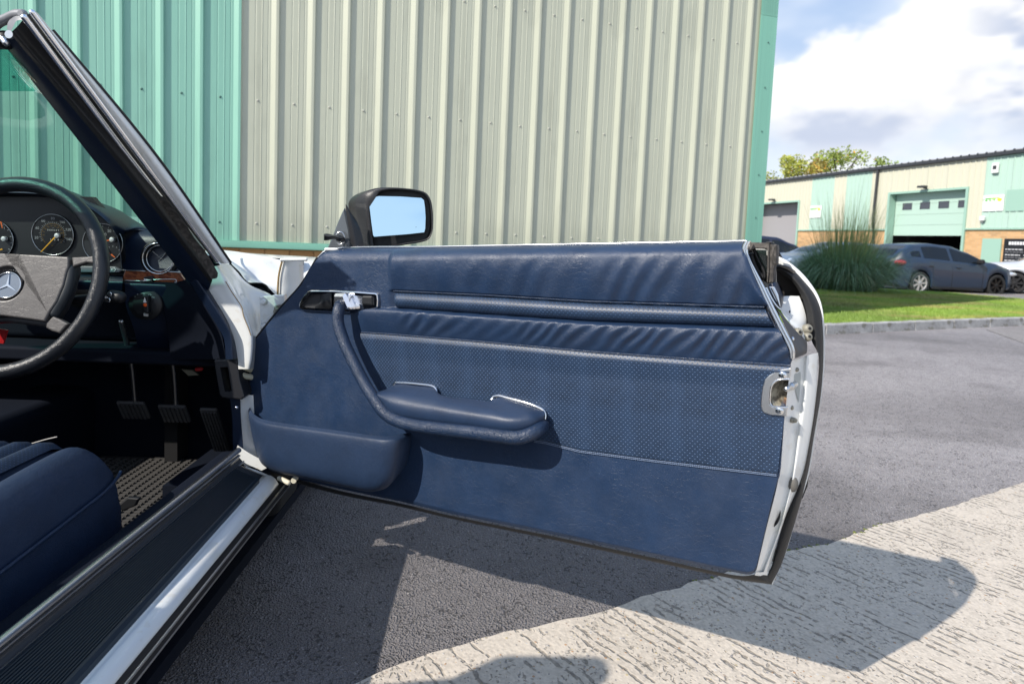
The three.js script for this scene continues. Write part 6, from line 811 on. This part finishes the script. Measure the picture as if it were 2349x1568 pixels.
{
  // grab handle: recess plate, leather strap running down into the armrest
  const c4 = (x, y) => [(560 + x / 3.92) / 1.0643, (420 + y / 3.92) / 1.0643], q4 = (L) => L.map((p) => c4(...p));
  const outer = [[662, 1290], [664, 1260], [672, 1235], [690, 1202], [712, 1172], [745, 1140], [775, 1127], [900, 1126], [1000, 1128], [1200, 1138], [1395, 1153], [1412, 1165], [1418, 1220], [1414, 1288], [1400, 1302], [1280, 1322], [1150, 1342], [1000, 1338], [800, 1328], [700, 1320], [676, 1308]];
  const cup = [[686, 1284], [692, 1258], [712, 1220], [748, 1178], [786, 1150], [970, 1146], [978, 1300], [972, 1318], [800, 1308], [704, 1300]], slot = [[1156, 1180], [1175, 1166], [1385, 1178], [1396, 1190], [1394, 1278], [1382, 1284], [1200, 1272], [1172, 1240], [1158, 1205]];
  D('handle_plate', platePx(DOOR, q4(outer), 0.009, 0.012, { bevel: 0.0032, seg: 3, holesPx: [q4(cup), q4(slot)] }), M.chrome);
  D('handle_recess', [sheetCup(q4(cup), 0.0085, 0.003)], phy({ color: lin(0.03, 0.03, 0.032), roughness: 0.45 }));
  D('inner_latch', [skin([[[870, 1178, 0.006], [905, 1160, 0.008], [976, 1150, 0.010]], [[862, 1225, 0.003], [905, 1225, 0.012], [978, 1225, 0.013]], [[800, 1275, -0.004], [860, 1270, 0.008], [979, 1270, 0.012]], [[702, 1296, -0.006], [850, 1305, 0.004], [978, 1310, 0.006]]].map((r) => dl(r.map(([x, y, w]) => [...c4(x, y), w]))), 20, 16)], M.black);
  D('slot_recess', [sheetCup(q4(slot), 0.0085, 0.0065)], M.brightTrim);
  D('lock_slider', platePx(DOOR, q4([[1262, 1186], [1275, 1180], [1350, 1182], [1360, 1190], [1362, 1268], [1350, 1273], [1272, 1268], [1262, 1258]]), 0.0125, 0.010, { bevel: 0.004 }), M.black);
  D('strap_mount', [platePx(DOOR, q4([[984, 1168], [996, 1160], [1088, 1161], [1100, 1170], [1152, 1292], [1150, 1312], [1124, 1318], [1062, 1288], [990, 1280], [982, 1270]]), 0.030, 0.026, { bevel: 0.007, seg: 1 })], M.brightTrim);
  const strapPts = dl([[780, 700, 0.036], [776, 716, 0.043], [775, 735, 0.047], [781, 760, 0.050], [795, 797, 0.054], [815, 838, 0.058], [838, 882, 0.062], [860, 916, 0.066], [880, 943, 0.070], [905, 961, 0.073], [945, 973, 0.075], [1010, 982, 0.075], [1090, 991, 0.074], [1150, 999, 0.072], [1190, 1002, 0.068], [1218, 994, 0.058], [1236, 984, 0.042], [1245, 975, 0.02]]);
  D('grab_strap', tube(strapPts, 0.0140, { seg: 120, around: 18 }), M.strap);
  // armrest pad
  const arm = [
    [[885, 893, 0.012], [908, 881, 0.010], [960, 884, 0.010], [996, 889, 0.010], [1001, 897, 0.018], [1012, 908, 0.026], [1070, 913, 0.026], [1124, 919, 0.024], [1134, 913, 0.014], [1150, 911, 0.010], [1200, 924, 0.010], [1246, 940, 0.010]],
    [[872, 896, 0.036], [905, 889, 0.034], [960, 893, 0.034], [1000, 899, 0.034], [1010, 905, 0.036], [1030, 911, 0.038], [1080, 919, 0.038], [1124, 925, 0.038], [1145, 924, 0.034], [1165, 925, 0.032], [1205, 932, 0.030], [1250, 946, 0.024]],
    [[866, 899, 0.058], [898, 903, 0.062], [950, 913, 0.062], [1000, 921, 0.062], [1015, 924, 0.062], [1040, 928, 0.062], [1090, 936, 0.062], [1135, 942, 0.062], [1160, 946, 0.060], [1185, 948, 0.056], [1218, 948, 0.046], [1249, 951, 0.028]],
    [[866, 905, 0.066], [894, 922, 0.074], [948, 932, 0.074], [1000, 939, 0.074], [1015, 941, 0.074], [1040, 945, 0.074], [1090, 952, 0.074], [1135, 959, 0.074], [1165, 964, 0.072], [1195, 965, 0.064], [1224, 962, 0.050], [1248, 960, 0.028]],
    [[870, 915, 0.064], [896, 944, 0.072], [945, 956, 0.074], [1000, 964, 0.074], [1015, 966, 0.074], [1040, 969, 0.074], [1090, 975, 0.074], [1135, 981, 0.074], [1165, 985, 0.071], [1196, 985, 0.062], [1225, 977, 0.048], [1247, 969, 0.026]],
    [[878, 922, 0.04], [902, 952, 0.045], [945, 966, 0.045], [1000, 974, 0.045], [1015, 976, 0.045], [1040, 979, 0.045], [1090, 985, 0.045], [1135, 991, 0.045], [1165, 995, 0.044], [1196, 994, 0.04], [1225, 986, 0.03], [1246, 974, 0.018]],
    [[890, 915, 0.004], [910, 945, 0.004], [945, 966, 0.004], [1000, 974, 0.004], [1015, 976, 0.004], [1040, 979, 0.004], [1090, 985, 0.004], [1135, 991, 0.004], [1165, 995, 0.004], [1196, 994, 0.004], [1225, 988, 0.004], [1247, 976, 0.004]]].map((r) => dl(r));
  D('armrest', [skin(arm, 90, 54)], phy({ color: NAVY.clone().multiplyScalar(0.9), bumpMap: fit(LEA.bump, 0.4), bumpScale: 0.0004, roughness: 0.45, map: LEA.col }));
  D('armrest_clip', [tube(dl([[902, 886, 0.010], [906, 878, 0.010], [920, 877, 0.009], [960, 880, 0.009], [992, 885, 0.009], [1000, 891, 0.011], [1002, 902, 0.016]]), 0.0028, { seg: 40, around: 10 })], M.chrome);
  D('armrest_clip', [tube(dl([[1128, 916, 0.014], [1131, 910, 0.011], [1142, 907, 0.009], [1165, 912, 0.009], [1200, 921, 0.009], [1235, 933, 0.009], [1247, 940, 0.009], [1251, 950, 0.009], [1250, 961, 0.011]]), 0.0030, { seg: 40, around: 10 })], M.chrome);
  // map pocket
  const pocket = [
    [[573, 930, 0.004], [576, 946, 0.030], [588, 958, 0.052], [606, 965, 0.064], [640, 971, 0.068], [720, 982, 0.070], [800, 993, 0.072], [850, 1000, 0.073], [878, 1003, 0.070], [903, 1002, 0.058], [924, 997, 0.036], [936, 994, 0.016], [941, 993, 0.001]],
    [[570, 934, 0.002], [572, 950, 0.034], [585, 964, 0.060], [606, 972, 0.072], [640, 978, 0.076], [720, 989, 0.078], [800, 1000, 0.080], [850, 1007, 0.081], [880, 1010, 0.078], [906, 1008, 0.064], [928, 1003, 0.040], [939, 999, 0.018], [943, 998, 0.001]],
    [[573, 960, 0.002], [576, 985, 0.034], [589, 1000, 0.060], [608, 1010, 0.072], [640, 1017, 0.076], [720, 1030, 0.079], [800, 1044, 0.082], [850, 1053, 0.083], [880, 1056, 0.079], [906, 1052, 0.064], [926, 1042, 0.040], [936, 1036, 0.018], [940, 1034, 0.001]],
    [[582, 1005, 0.002], [586, 1030, 0.030], [597, 1044, 0.054], [614, 1055, 0.066], [645, 1063, 0.070], [720, 1078, 0.073], [800, 1095, 0.076], [848, 1105, 0.077], [876, 1106, 0.072], [898, 1100, 0.058], [915, 1085, 0.036], [926, 1072, 0.016], [931, 1066, 0.001]],
    [[590, 1030, 0.001], [594, 1052, 0.018], [606, 1066, 0.040], [622, 1073, 0.052], [650, 1081, 0.058], [720, 1095, 0.062], [800, 1113, 0.064], [846, 1122, 0.064], [870, 1122, 0.058], [890, 1115, 0.044], [906, 1098, 0.026], [918, 1082, 0.012], [924, 1074, 0.001]],
    [[596, 1042, 0.000], [604, 1066, 0.010], [616, 1074, 0.018], [632, 1080, 0.022], [660, 1088, 0.024], [720, 1101, 0.026], [800, 1118, 0.026], [840, 1126, 0.026], [860, 1126, 0.022], [878, 1120, 0.016], [895, 1106, 0.008], [908, 1090, 0.003], [916, 1082, 0.000]]].map((r) => dl(r));
  const inside = [[[573, 930, 0.002], [578, 943, 0.024], [592, 955, 0.046], [610, 962, 0.058], [640, 968, 0.062], [720, 979, 0.064], [800, 990, 0.066], [850, 997, 0.066], [876, 1000, 0.062], [898, 999, 0.05], [918, 995, 0.03], [932, 993, 0.012], [938, 992, 0.001]], [[580, 985, 0.002], [584, 1000, 0.02], [596, 1012, 0.04], [612, 1020, 0.052], [640, 1026, 0.056], [720, 1040, 0.058], [800, 1054, 0.06], [850, 1062, 0.06], [872, 1064, 0.056], [892, 1060, 0.044], [910, 1050, 0.026], [922, 1044, 0.01], [928, 1040, 0.001]]].map((r) => dl(r));
  D('door_pocket', [skin(pocket, 110, 60), skin([pocket[0], inside[0], inside[1]], 90, 16)], phy({ color: NAVY.clone().multiplyScalar(0.88), map: LEA.col, bumpMap: LEA.bump, bumpScale: 0.0006, roughness: 0.52 }));
}
// a shallow dish filling an opening
function sheetCup(px, w0, w1) {
  const c = px.reduce((s, p) => [s[0] + p[0] / px.length, s[1] + p[1] / px.length], [0, 0]), ring = (k, w) => px.map(([x, y]) => dp(lerp(c[0], x, k), lerp(c[1], y, k), w)), out = [ring(1.03, w0), ring(0.97, lerp(w0, w1, 0.6)), ring(0.85, w1), ring(0.4, w1), ring(0.02, w1)];
  return loft(out.map((r) => resample(r, 60, true).slice(0, -1)), { closeU: true });
}
{
  // latch escutcheon, pin, screws
  const c5 = (x, y) => [(1820 + x / 5.226) / 1.0643, (860 + y / 5.226) / 1.0643], q5 = (L) => L.map((p) => c5(...p));
  D('latch_plate', platePx(DOOR, q5([[580, 192], [560, 196], [470, 212], [370, 242], [295, 290], [245, 345], [215, 440], [198, 560], [192, 680], [205, 735], [235, 768], [320, 796], [420, 804], [528, 812], [532, 770], [534, 702], [430, 698], [345, 688], [312, 655], [304, 600], [310, 500], [322, 440], [350, 390], [395, 352], [450, 338], [556, 334], [572, 310]]), 0.0075, 0.008, { bevel: 0.0016, seg: 3 }), M.satin);
  D('latch_lip', tube(dl([[560, 338], [450, 342], [398, 356], [352, 394], [326, 445], [316, 520], [310, 610], [320, 655], [348, 682], [430, 692], [532, 696]].map(([x, y]) => [...c5(x, y), 0.0075])), 0.0016, { seg: 60, around: 8 }), M.chrome);
  D('latch_pocket', [skin([[[560, 338, 0.004], [450, 342, 0.004], [398, 356, 0.004], [340, 420, 0.004], [318, 520, 0.004], [312, 620, 0.004], [350, 680, 0.004], [430, 692, 0.004], [532, 698, 0.004]], [[580, 330, -0.02], [500, 345, -0.018], [470, 380, -0.018], [455, 440, -0.018], [450, 520, -0.018], [455, 600, -0.018], [475, 640, -0.018], [520, 660, -0.02], [560, 672, -0.022]], [[650, 310, -0.034], [640, 360, -0.034], [640, 420, -0.034], [640, 480, -0.034], [635, 540, -0.034], [630, 580, -0.034], [625, 610, -0.034], [610, 640, -0.034], [590, 668, -0.034]]].map((r) => dl(r.map(([x, y, w]) => [...c5(x, y), w]))), 40, 18)], M.dirtyMetal);
  D('latch_pin', [tube(dl([[525, 460, 0.004], [570, 430, -0.012], [610, 405, -0.026]].map(([x, y, w]) => [...c5(x, y), w])), 0.0052, { seg: 10, around: 14 }), tube(dl([[575, 428, -0.014], [612, 404, -0.028]].map(([x, y, w]) => [...c5(x, y), w])), 0.0075, { seg: 6, around: 14 })], M.satin);
  D('striker_claw', [platePx(DOOR, q5([[490, 575], [550, 585], [545, 640], [515, 665], [480, 640]]), -0.012, 0.008, { bevel: 0.001 })], std({ color: lin(0.34, 0.20, 0.10), roughness: 0.4, metalness: 0.6 }));
  for (const [x, y] of [[475, 287], [435, 741]]) { const q = DOOR.px(...c5(x, y), 0.0075); const s = D('latch_screw', lathe(DOOR, q.x, q.y, [[0.0001, 0.0098], [0.0042, 0.0094], [0.0062, 0.0082], [0.0068, 0.0072]], 24), M.chrome); void s; D('screw_slot', [0, 1].map((k) => { const g = new THREE.BoxGeometry(0.0062, 0.0013, 0.0012).rotateZ(0.35 + k * Math.PI / 2).translate(q.x, q.y, 0.0096); return DOOR.put(g); }), M.void); }
  D('flange_plate', skin([[[640, 105, -0.030], [610, 140, -0.020], [590, 200, -0.012], [590, 330, -0.018]], [[690, 130, -0.038], [700, 260, -0.038], [690, 420, -0.038], [670, 600, -0.037]], [[700, 150, -0.040], [706, 300, -0.040], [696, 450, -0.040], [680, 640, -0.040]]].map((r) => dl(r.map(([x, y, w]) => [...c5(x, y), w]))), 16, 8), std({ color: lin(0.40, 0.42, 0.40), roughness: 0.6 }));
  for (const [x, y, r] of [[655, 215, 0.004], [588, 700, 0.004], [604, 860, 0.005], [632, 862, 0.0042]]) { const p = dp(...c5(x, y), -0.026), f = new Frame(p, DOOR.v.clone(), DOOR.n.clone().addScaledVector(DOOR.u, -1.2).normalize(), V(0, 0, 0)); f.n = f.u.clone().cross(f.v).normalize(); if (f.n.dot(EYE.clone().sub(p)) < 0) f.n.negate(); const g = new Frame(f.o, f.u, f.n.clone().cross(f.u), f.n); D('shut_face_screw', lathe(g, 0, 0, [[0.0001, 0.003], [r * 0.7, 0.0026], [r, 0.001], [r, -0.004]], 16), M.dirtyMetal); }
  const c9 = (x, y) => [(1780 + x / 5.057) / 1.0643, (1130 + y / 5.057) / 1.0643];
  D('drain_slot', skin([[[632, 575, -0.0385], [600, 660, -0.0385], [560, 740, -0.0365], [552, 785, -0.036]], [[638, 610, -0.042], [628, 680, -0.042], [595, 745, -0.040], [554, 785, -0.037]]].map((r) => dl(r.map(([x, y, w]) => [...c9(x, y), w + 0.012]))), 12, 4), M.void);
  D('rubber_buffer', [(() => { const p = dp(...c9(790, 255), -0.046); return new THREE.SphereGeometry(0.0105, 20, 14).scale(0.8, 1.35, 0.8).translate(p.x, p.y, p.z); })()], std({ color: lin(0.11, 0.105, 0.095), roughness: 0.7 }));
  // black strike on the outer edge
  D('rubbing_strip_end', platePx(DOOR, [[945, 190], [975, 195], [968, 290], [905, 440], [885, 436], [930, 300]].map((p) => c9(...p)), -0.10, 0.03, { bevel: 0.003 }), M.black);
  // seal round the rear edge
  D('door_seal', skin([dl([[1776, 616, -0.078], [1800, 631, -0.078], [1822, 651, -0.076], [1838, 678, -0.074], [1848, 707, -0.072], [1853, 741, -0.070], [1863, 784, -0.068], [1877, 812, -0.067], [1871, 916, -0.066], [1855, 1024, -0.066], [1840, 1090, -0.064], [1797, 1197, -0.062], [1764, 1309, -0.058], [1748, 1322, -0.05]]), dl([[1779, 611, -0.070], [1806, 625, -0.070], [1830, 650, -0.070], [1850, 678, -0.068], [1862, 707, -0.067], [1868, 743, -0.066], [1875, 795, -0.066], [1881, 830, -0.066], [1875, 910, -0.065], [1860, 1010, -0.064], [1844, 1091, -0.062], [1808, 1197, -0.060], [1770, 1305, -0.056], [1754, 1328, -0.05]]), dl([[1781, 606, -0.076], [1812, 620, -0.076], [1839, 648, -0.076], [1860, 677, -0.076], [1873, 707, -0.076], [1879, 743, -0.076], [1883, 800, -0.076], [1884, 840, -0.076], [1879, 900, -0.076], [1864, 1000, -0.075], [1848, 1091, -0.073], [1820, 1190, -0.071], [1783, 1300, -0.068], [1764, 1332, -0.062]]), dl([[1783, 602, -0.094], [1817, 617, -0.096], [1846, 646, -0.098], [1868, 674, -0.10], [1882, 707, -0.10], [1887, 743, -0.10], [1889, 808, -0.10], [1887, 860, -0.10], [1882, 910, -0.10], [1867, 1000, -0.099], [1851, 1092, -0.097], [1827, 1185, -0.094], [1792, 1294, -0.088], [1770, 1338, -0.085]])], 110, 24), M.rubber, { label: 'black rubber seal round the rear edge of the door' });
  const c3 = (x, y) => [(1800 + x / 5.226) / 1.0643, (580 + y / 5.226) / 1.0643], q3 = (L) => L.map((p) => c3(...p));
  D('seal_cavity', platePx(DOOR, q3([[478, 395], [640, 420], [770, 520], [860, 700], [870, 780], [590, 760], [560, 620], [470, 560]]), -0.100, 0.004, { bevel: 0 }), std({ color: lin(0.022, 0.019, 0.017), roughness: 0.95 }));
  D('torn_seal', skin([[[470, 380, -0.07], [540, 372, -0.064], [620, 395, -0.066], [720, 455, -0.074]], [[500, 355, -0.072], [560, 352, -0.064], [640, 372, -0.066], [740, 440, -0.076]], [[520, 345, -0.082], [580, 345, -0.08], [660, 365, -0.082], [750, 430, -0.086]]].map((r) => dl(r.map(([x, y, w]) => [...c3(x, y), w]))), 20, 8), M.oldRubber);
  D('corner_bracket', skin([[[592, 742, -0.066], [690, 740, -0.072], [790, 742, -0.076]], [[575, 830, -0.05], [690, 840, -0.066], [838, 860, -0.078]], [[548, 905, -0.03], [680, 980, -0.052], [876, 1000, -0.078]], [[640, 1050, -0.03], [760, 1090, -0.046], [882, 1080, -0.076]], [[740, 1150, -0.03], [800, 1200, -0.040], [880, 1170, -0.070]], [[840, 1270, -0.03], [855, 1290, -0.034], [865, 1290, -0.05]]].map((r) => dl(r.map(([x, y, w]) => [...c3(x, y), w]))), 20, 26), M.white);
  D('trim_gusset', skin([[[440, 860, -0.006], [560, 1000, -0.016], [700, 1140, -0.026], [890, 1320, -0.040]], [[500, 905, 0.0], [600, 1010, -0.012], [720, 1150, -0.022], [890, 1330, -0.036]], [[600, 1110, 0.001], [680, 1200, -0.010], [780, 1290, -0.022], [893, 1390, -0.038]], [[735, 1420, 0.0], [780, 1440, -0.012], [840, 1450, -0.024], [888, 1460, -0.038]], [[738, 1535, -0.004], [790, 1515, -0.014], [840, 1495, -0.026], [880, 1475, -0.040]]].map((r) => dl(r.map(([x, y, w]) => [...c3(x, y), w]))), 26, 20), phy({ color: lin(0.045, 0.046, 0.052), roughness: 0.45 }));
  for (const [x, y, r, w] of [[898, 1158, 0.0085, -0.058], [896, 1262, 0.0080, -0.054], [775, 1205, 0.008, -0.034]]) { const p = dp(...c3(x, y), w), n = EYE.clone().sub(p).normalize().add(V(0.5, 0.1, 0)).normalize(), u = V(0, 1, 0).cross(n).normalize(), f = new Frame(p, u, n.clone().cross(u), n); const b = D('bolt', [lathe(f, 0, 0, [[0.0001, 0.007], [r * 0.45, 0.0068], [r * 0.8, 0.005], [r, 0.001], [r, -0.006]], 24)], M.dirtyMetal); void b; D('bolt_socket', lathe(f, 0, 0, [[0.0001, 0.0072], [r * 0.36, 0.0074], [r * 0.38, 0.0066]], 6), M.seam); }
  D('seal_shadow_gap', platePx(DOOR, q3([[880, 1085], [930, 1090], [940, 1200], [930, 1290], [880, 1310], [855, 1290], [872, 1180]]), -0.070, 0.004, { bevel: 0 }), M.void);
  for (const [x, y] of [[668, 940]]) { const p = dp(...c3(x, y), -0.046); D('bracket_hole', new THREE.SphereGeometry(0.0014, 10, 8).scale(1, 1.8, 1).translate(p.x, p.y, p.z), M.void); }
  { const q = DOOR.px(...c3(690, 1290), -0.0105); D('gusset_screw', lathe(DOOR, q.x, q.y, [[0.0001, -0.006], [0.004, -0.007], [0.005, -0.012], [0.005, -0.016]], 16), M.chrome); }
  // window opening at the top rear corner
  D('window_channel', [platePx(DOOR, q3([[165, 55], [410, 62], [412, 75], [408, 400], [390, 585], [375, 560], [385, 170], [370, 140], [210, 135], [150, 165]]), -0.012, 0.03, { bevel: 0.002 })], M.oldRubber);
  D('weather_seal', [platePx(DOOR, q3([[408, 70], [505, 84], [510, 130], [500, 330], [475, 350], [462, 575], [395, 582], [402, 400]]), -0.014, 0.045, { bevel: 0.005 })], M.oldRubber);
  D('seal_cap', [platePx(DOOR, q3([[365, 48], [450, 50], [452, 66], [366, 60]]), -0.014, 0.03, { bevel: 0.001 })], M.black);
  D('skin_edge', skin([[[498, 130, -0.055], [510, 150, -0.058], [528, 205, -0.06]], [[498, 190, -0.06], [508, 198, -0.06], [526, 206, -0.062]]].map((r) => dl(r.map(([x, y, w]) => [...c3(x, y), w]))), 8, 3), M.white);
  D('window_glass', platePx(DOOR, q3([[205, 150], [372, 155], [378, 540], [345, 510], [300, 420], [250, 300]]), -0.046, 0.005, { bevel: 0 }), phy({ color: lin(0.16, 0.24, 0.20), roughness: 0.03, transmission: 0.6, thickness: 0 }));
  D('window_well', platePx(DOOR, q3([[140, 165], [215, 140], [385, 150], [392, 585], [300, 520], [215, 390]]), -0.066, 0.01, { bevel: 0 }), M.black);
  D('light_stop_plate', platePx(DOOR, q3([[150, 80], [500, 120], [620, 330], [800, 480], [960, 720], [1040, 1000], [1050, 1290], [880, 1310], [700, 1100], [540, 880], [300, 520]]), -0.106, 0.006, { bevel: 0 }), M.void);  // added backing plate, keeps sunlight from leaking through the window corner
  D('glass_guide', [tube(dl([[215, 150], [260, 260], [310, 360], [345, 440], [350, 500]].map((p) => [...c3(...p), -0.036])), 0.003, { seg: 20, around: 8 }), tube(dl([[180, 230], [215, 330], [260, 420], [320, 500]].map((p) => [...c3(...p), -0.04])), 0.006, { seg: 20, around: 8 })], M.black);
  // plug under the channel with its chrome wedge
  D('channel_plug', [skin([[[395, 600, -0.02], [440, 580, -0.012], [500, 562, -0.022], [540, 620, -0.05]], [[420, 700, -0.018], [480, 690, -0.006], [540, 690, -0.020], [585, 740, -0.05]], [[470, 800, -0.018], [520, 800, -0.008], [560, 800, -0.018], [590, 770, -0.05]], [[540, 900, -0.02], [553, 895, -0.012], [566, 885, -0.02], [585, 820, -0.045]]].map((r) => dl(r.map(([x, y, w]) => [...c3(x, y), w]))), 18, 18)], M.navyPlastic);
  D('chrome_wedge', [platePx(DOOR, q3([[400, 618], [470, 620], [520, 720], [550, 890], [470, 770]]), 0.0, 0.010, { bevel: 0.0022 })], M.chrome);
  D('wedge_line', tube(dl([[430, 640], [480, 740], [545, 885]].map((p) => [...c3(...p), 0.0012])), 0.0009, { seg: 12, around: 6 }), M.black);
  D('wedge_foot', tube(dl([[375, 640], [440, 770], [500, 860], [545, 905]].map((p) => [...c3(...p), 0.0])), 0.0016, { seg: 20, around: 8 }), M.chrome);
  // bright trim down the panel's rear edge
  const tl = [[100, 42], [64, 110], [62, 175], [100, 215], [160, 380], [250, 600], [400, 930], [540, 1215], [645, 1430], [665, 1530]], tr = [[182, 40], [150, 100], [140, 180], [165, 262], [235, 400], [335, 590], [480, 890], [620, 1170], [728, 1395], [736, 1535]];
  const lineW = (k, w) => tl.map((a, i) => { const b = tr[i]; return dp(...c3(lerp(a[0], b[0], k), lerp(a[1], b[1], k)), w); });
  D('chrome_trim', [skin([lineW(-0.02, -0.006), lineW(0.0, 0.004), lineW(0.12, 0.008), lineW(0.42, 0.0085), lineW(0.50, 0.0065), lineW(0.58, 0.0085), lineW(0.9, 0.008), lineW(1.0, 0.003), lineW(1.02, -0.006)], 70, 32), skin([dl([[668, 1530, 0.004], [700, 1548, 0.005], [735, 1532, 0.003]].map(([x, y, w]) => [...c3(x, y), w])), dl([[662, 1500, 0.006], [700, 1490, 0.009], [734, 1500, 0.006]].map(([x, y, w]) => [...c3(x, y), w]))], 10, 6)], M.chrome, { label: 'polished trim bar down the rear edge of the panel' });
  D('trim_gap', skin([lineW(-0.10, 0.0012), lineW(0.02, 0.0014)], 50, 2), M.rubber);
}
{
  // door mirror
  const c4 = (x, y) => [(560 + x / 3.92) / 1.0643, (420 + y / 3.92) / 1.0643];
  const o = zp(915, 490, 1.66), to = EYE.clone().sub(o).normalize(), want = V(0.30, 0.34, 0.88).normalize(), gn = to.clone().add(want).normalize(), gu = V(0, 1, 0).cross(gn).normalize(), GF = new Frame(o, gu, gn.clone().cross(gu).normalize(), gn);
  const n2 = V(0.10, 0.03, 1).normalize(), u2 = V(0, 1, 0).cross(n2).normalize(), MF = new Frame(o, u2, n2.clone().cross(u2).normalize(), n2);
  const at = (L, c) => L.map(([x, y]) => { const q = MF.px(...c4(x, y), c); return MF.at(q.x, q.y, c); });
  const rimPx = [[1345, 345], [1395, 250], [1430, 185], [1500, 165], [1650, 160], [1800, 178], [1872, 205], [1915, 262], [1938, 360], [1944, 470], [1938, 570], [1905, 632], [1850, 655], [1700, 680], [1550, 702], [1400, 716], [1378, 705], [1362, 560]];
  const big = [[1290, 300], [1300, 205], [1370, 160], [1500, 145], [1650, 150], [1800, 168], [1880, 196], [1924, 256], [1946, 360], [1950, 470], [1942, 575], [1908, 640], [1850, 665], [1700, 692], [1550, 712], [1370, 722], [1340, 700], [1310, 520]];
  const back = [[1140, 300], [1180, 235], [1260, 192], [1400, 160], [1550, 165], [1700, 180], [1800, 210], [1850, 270], [1870, 360], [1872, 470], [1862, 560], [1830, 620], [1760, 650], [1640, 680], [1500, 700], [1235, 722], [1200, 640], [1175, 470]];
  const rp = (L, c) => resample(at(L, c), 90, true).slice(0, -1), cen = at([[1520, 440]], -0.10)[0];
  D('mirror_housing', [loft([rp(rimPx.map(([x, y]) => [lerp(1620, x, 0.97), lerp(430, y, 0.96)]), -0.010), rp(rimPx, 0.0), rp(big, -0.006), rp(big.map((p, i) => [lerp(p[0], back[i][0], 0.5), lerp(p[1], back[i][1], 0.5)]), -0.04), rp(back, -0.07), rp(back, -0.07).map((p) => p.lerp(cen, 0.45)), rp(back, -0.07).map((p) => p.lerp(cen, 0.98))], { closeU: true })], phy({ color: lin(0.018, 0.018, 0.020), roughness: 0.42, bumpMap: tex(256, (u, v) => tfbm(u, v, 60, 2, 3), { size: 0.06 }), bumpScale: 0.0003 }));
  const g = [[1342, 330], [1405, 235], [1430, 228], [1640, 232], [1838, 246], [1862, 268], [1872, 340], [1878, 430], [1874, 540], [1864, 574], [1700, 592], [1500, 607], [1386, 616], [1376, 600], [1358, 470]];
  D('mirror_well', platePx(MF, rimPx.map(([x, y]) => [lerp(1620, x, 0.985), lerp(430, y, 0.975)]).map((p) => c4(...p)), -0.034, 0.004, { bevel: 0 }), M.black);
  D('mirror_glass', platePx(GF, g.map((p) => c4(...p)), -0.002, 0.003, { bevel: 0 }), phy({ color: lin(0.66, 0.88, 0.98), metalness: 1, roughness: 0.015 }));
  { const p = GF.px(...c4(1787, 523), 0); D('mirror_speck', GF.put(new THREE.SphereGeometry(0.0009, 8, 6).translate(p.x, p.y, -0.0012)), M.void); }
  // triangular mount with the adjusting lever
  const SF = new Frame(zp(790, 530, 1.60), V(1, 0, 0), V(0, 1, 0), V(0, 0, 1));
  D('mirror_mount', [platePx(SF, [[1075, 385], [1100, 340], [1118, 420], [1150, 560], [1165, 728], [935, 728], [985, 610], [1030, 490]].map((p) => c4(...p)), -0.004, 0.012, { bevel: 0.004 })], phy({ color: lin(0.10, 0.11, 0.12), roughness: 0.18, clearcoat: 1 }));
  D('mount_rib', [skin([[[1112, 300], [1120, 420], [1150, 580], [1165, 726]], [[1126, 320], [1165, 440], [1200, 600], [1222, 722]], [[1165, 385], [1220, 470], [1270, 600], [1290, 722]]].map((r, i) => zz(r.map((p) => c4(...p)), 1.592 + 0.02 * (i > 1))), 20, 10)], phy({ color: lin(0.015, 0.015, 0.017), roughness: 0.4 }));
  D('mirror_lever', [skin([[[906, 588], [906, 600], [906, 652]], [[940, 586], [940, 612], [942, 650]], [[1000, 600], [1000, 612], [1000, 640]], [[1035, 600], [1035, 622], [1040, 650]], [[1080, 612], [1086, 630], [1086, 648]]].map((r) => r.map((p, i) => zp(...c4(...p), i === 1 ? 1.545 : 1.558))), 10, 20), tube([zp(...c4(1045, 630), 1.555), zp(...c4(1080, 640), 1.59)], 0.008, { seg: 6, around: 12 })], M.black);
  D('lever_collar', [(() => { const t = new THREE.TorusGeometry(0.0125, 0.0018, 10, 40); const p = zp(...c4(1060, 630), 1.59); return t.scale(0.9, 1.25, 1).translate(p.x, p.y, p.z); })()], M.satin);
  D('mount_foot', [tube(zz([[925, 738], [1050, 738], [1160, 736]].map((p) => c4(...p)), 1.585), 0.0045, { seg: 12, around: 8 })], M.whitePlastic);
}
renderer.render(scene, camera);
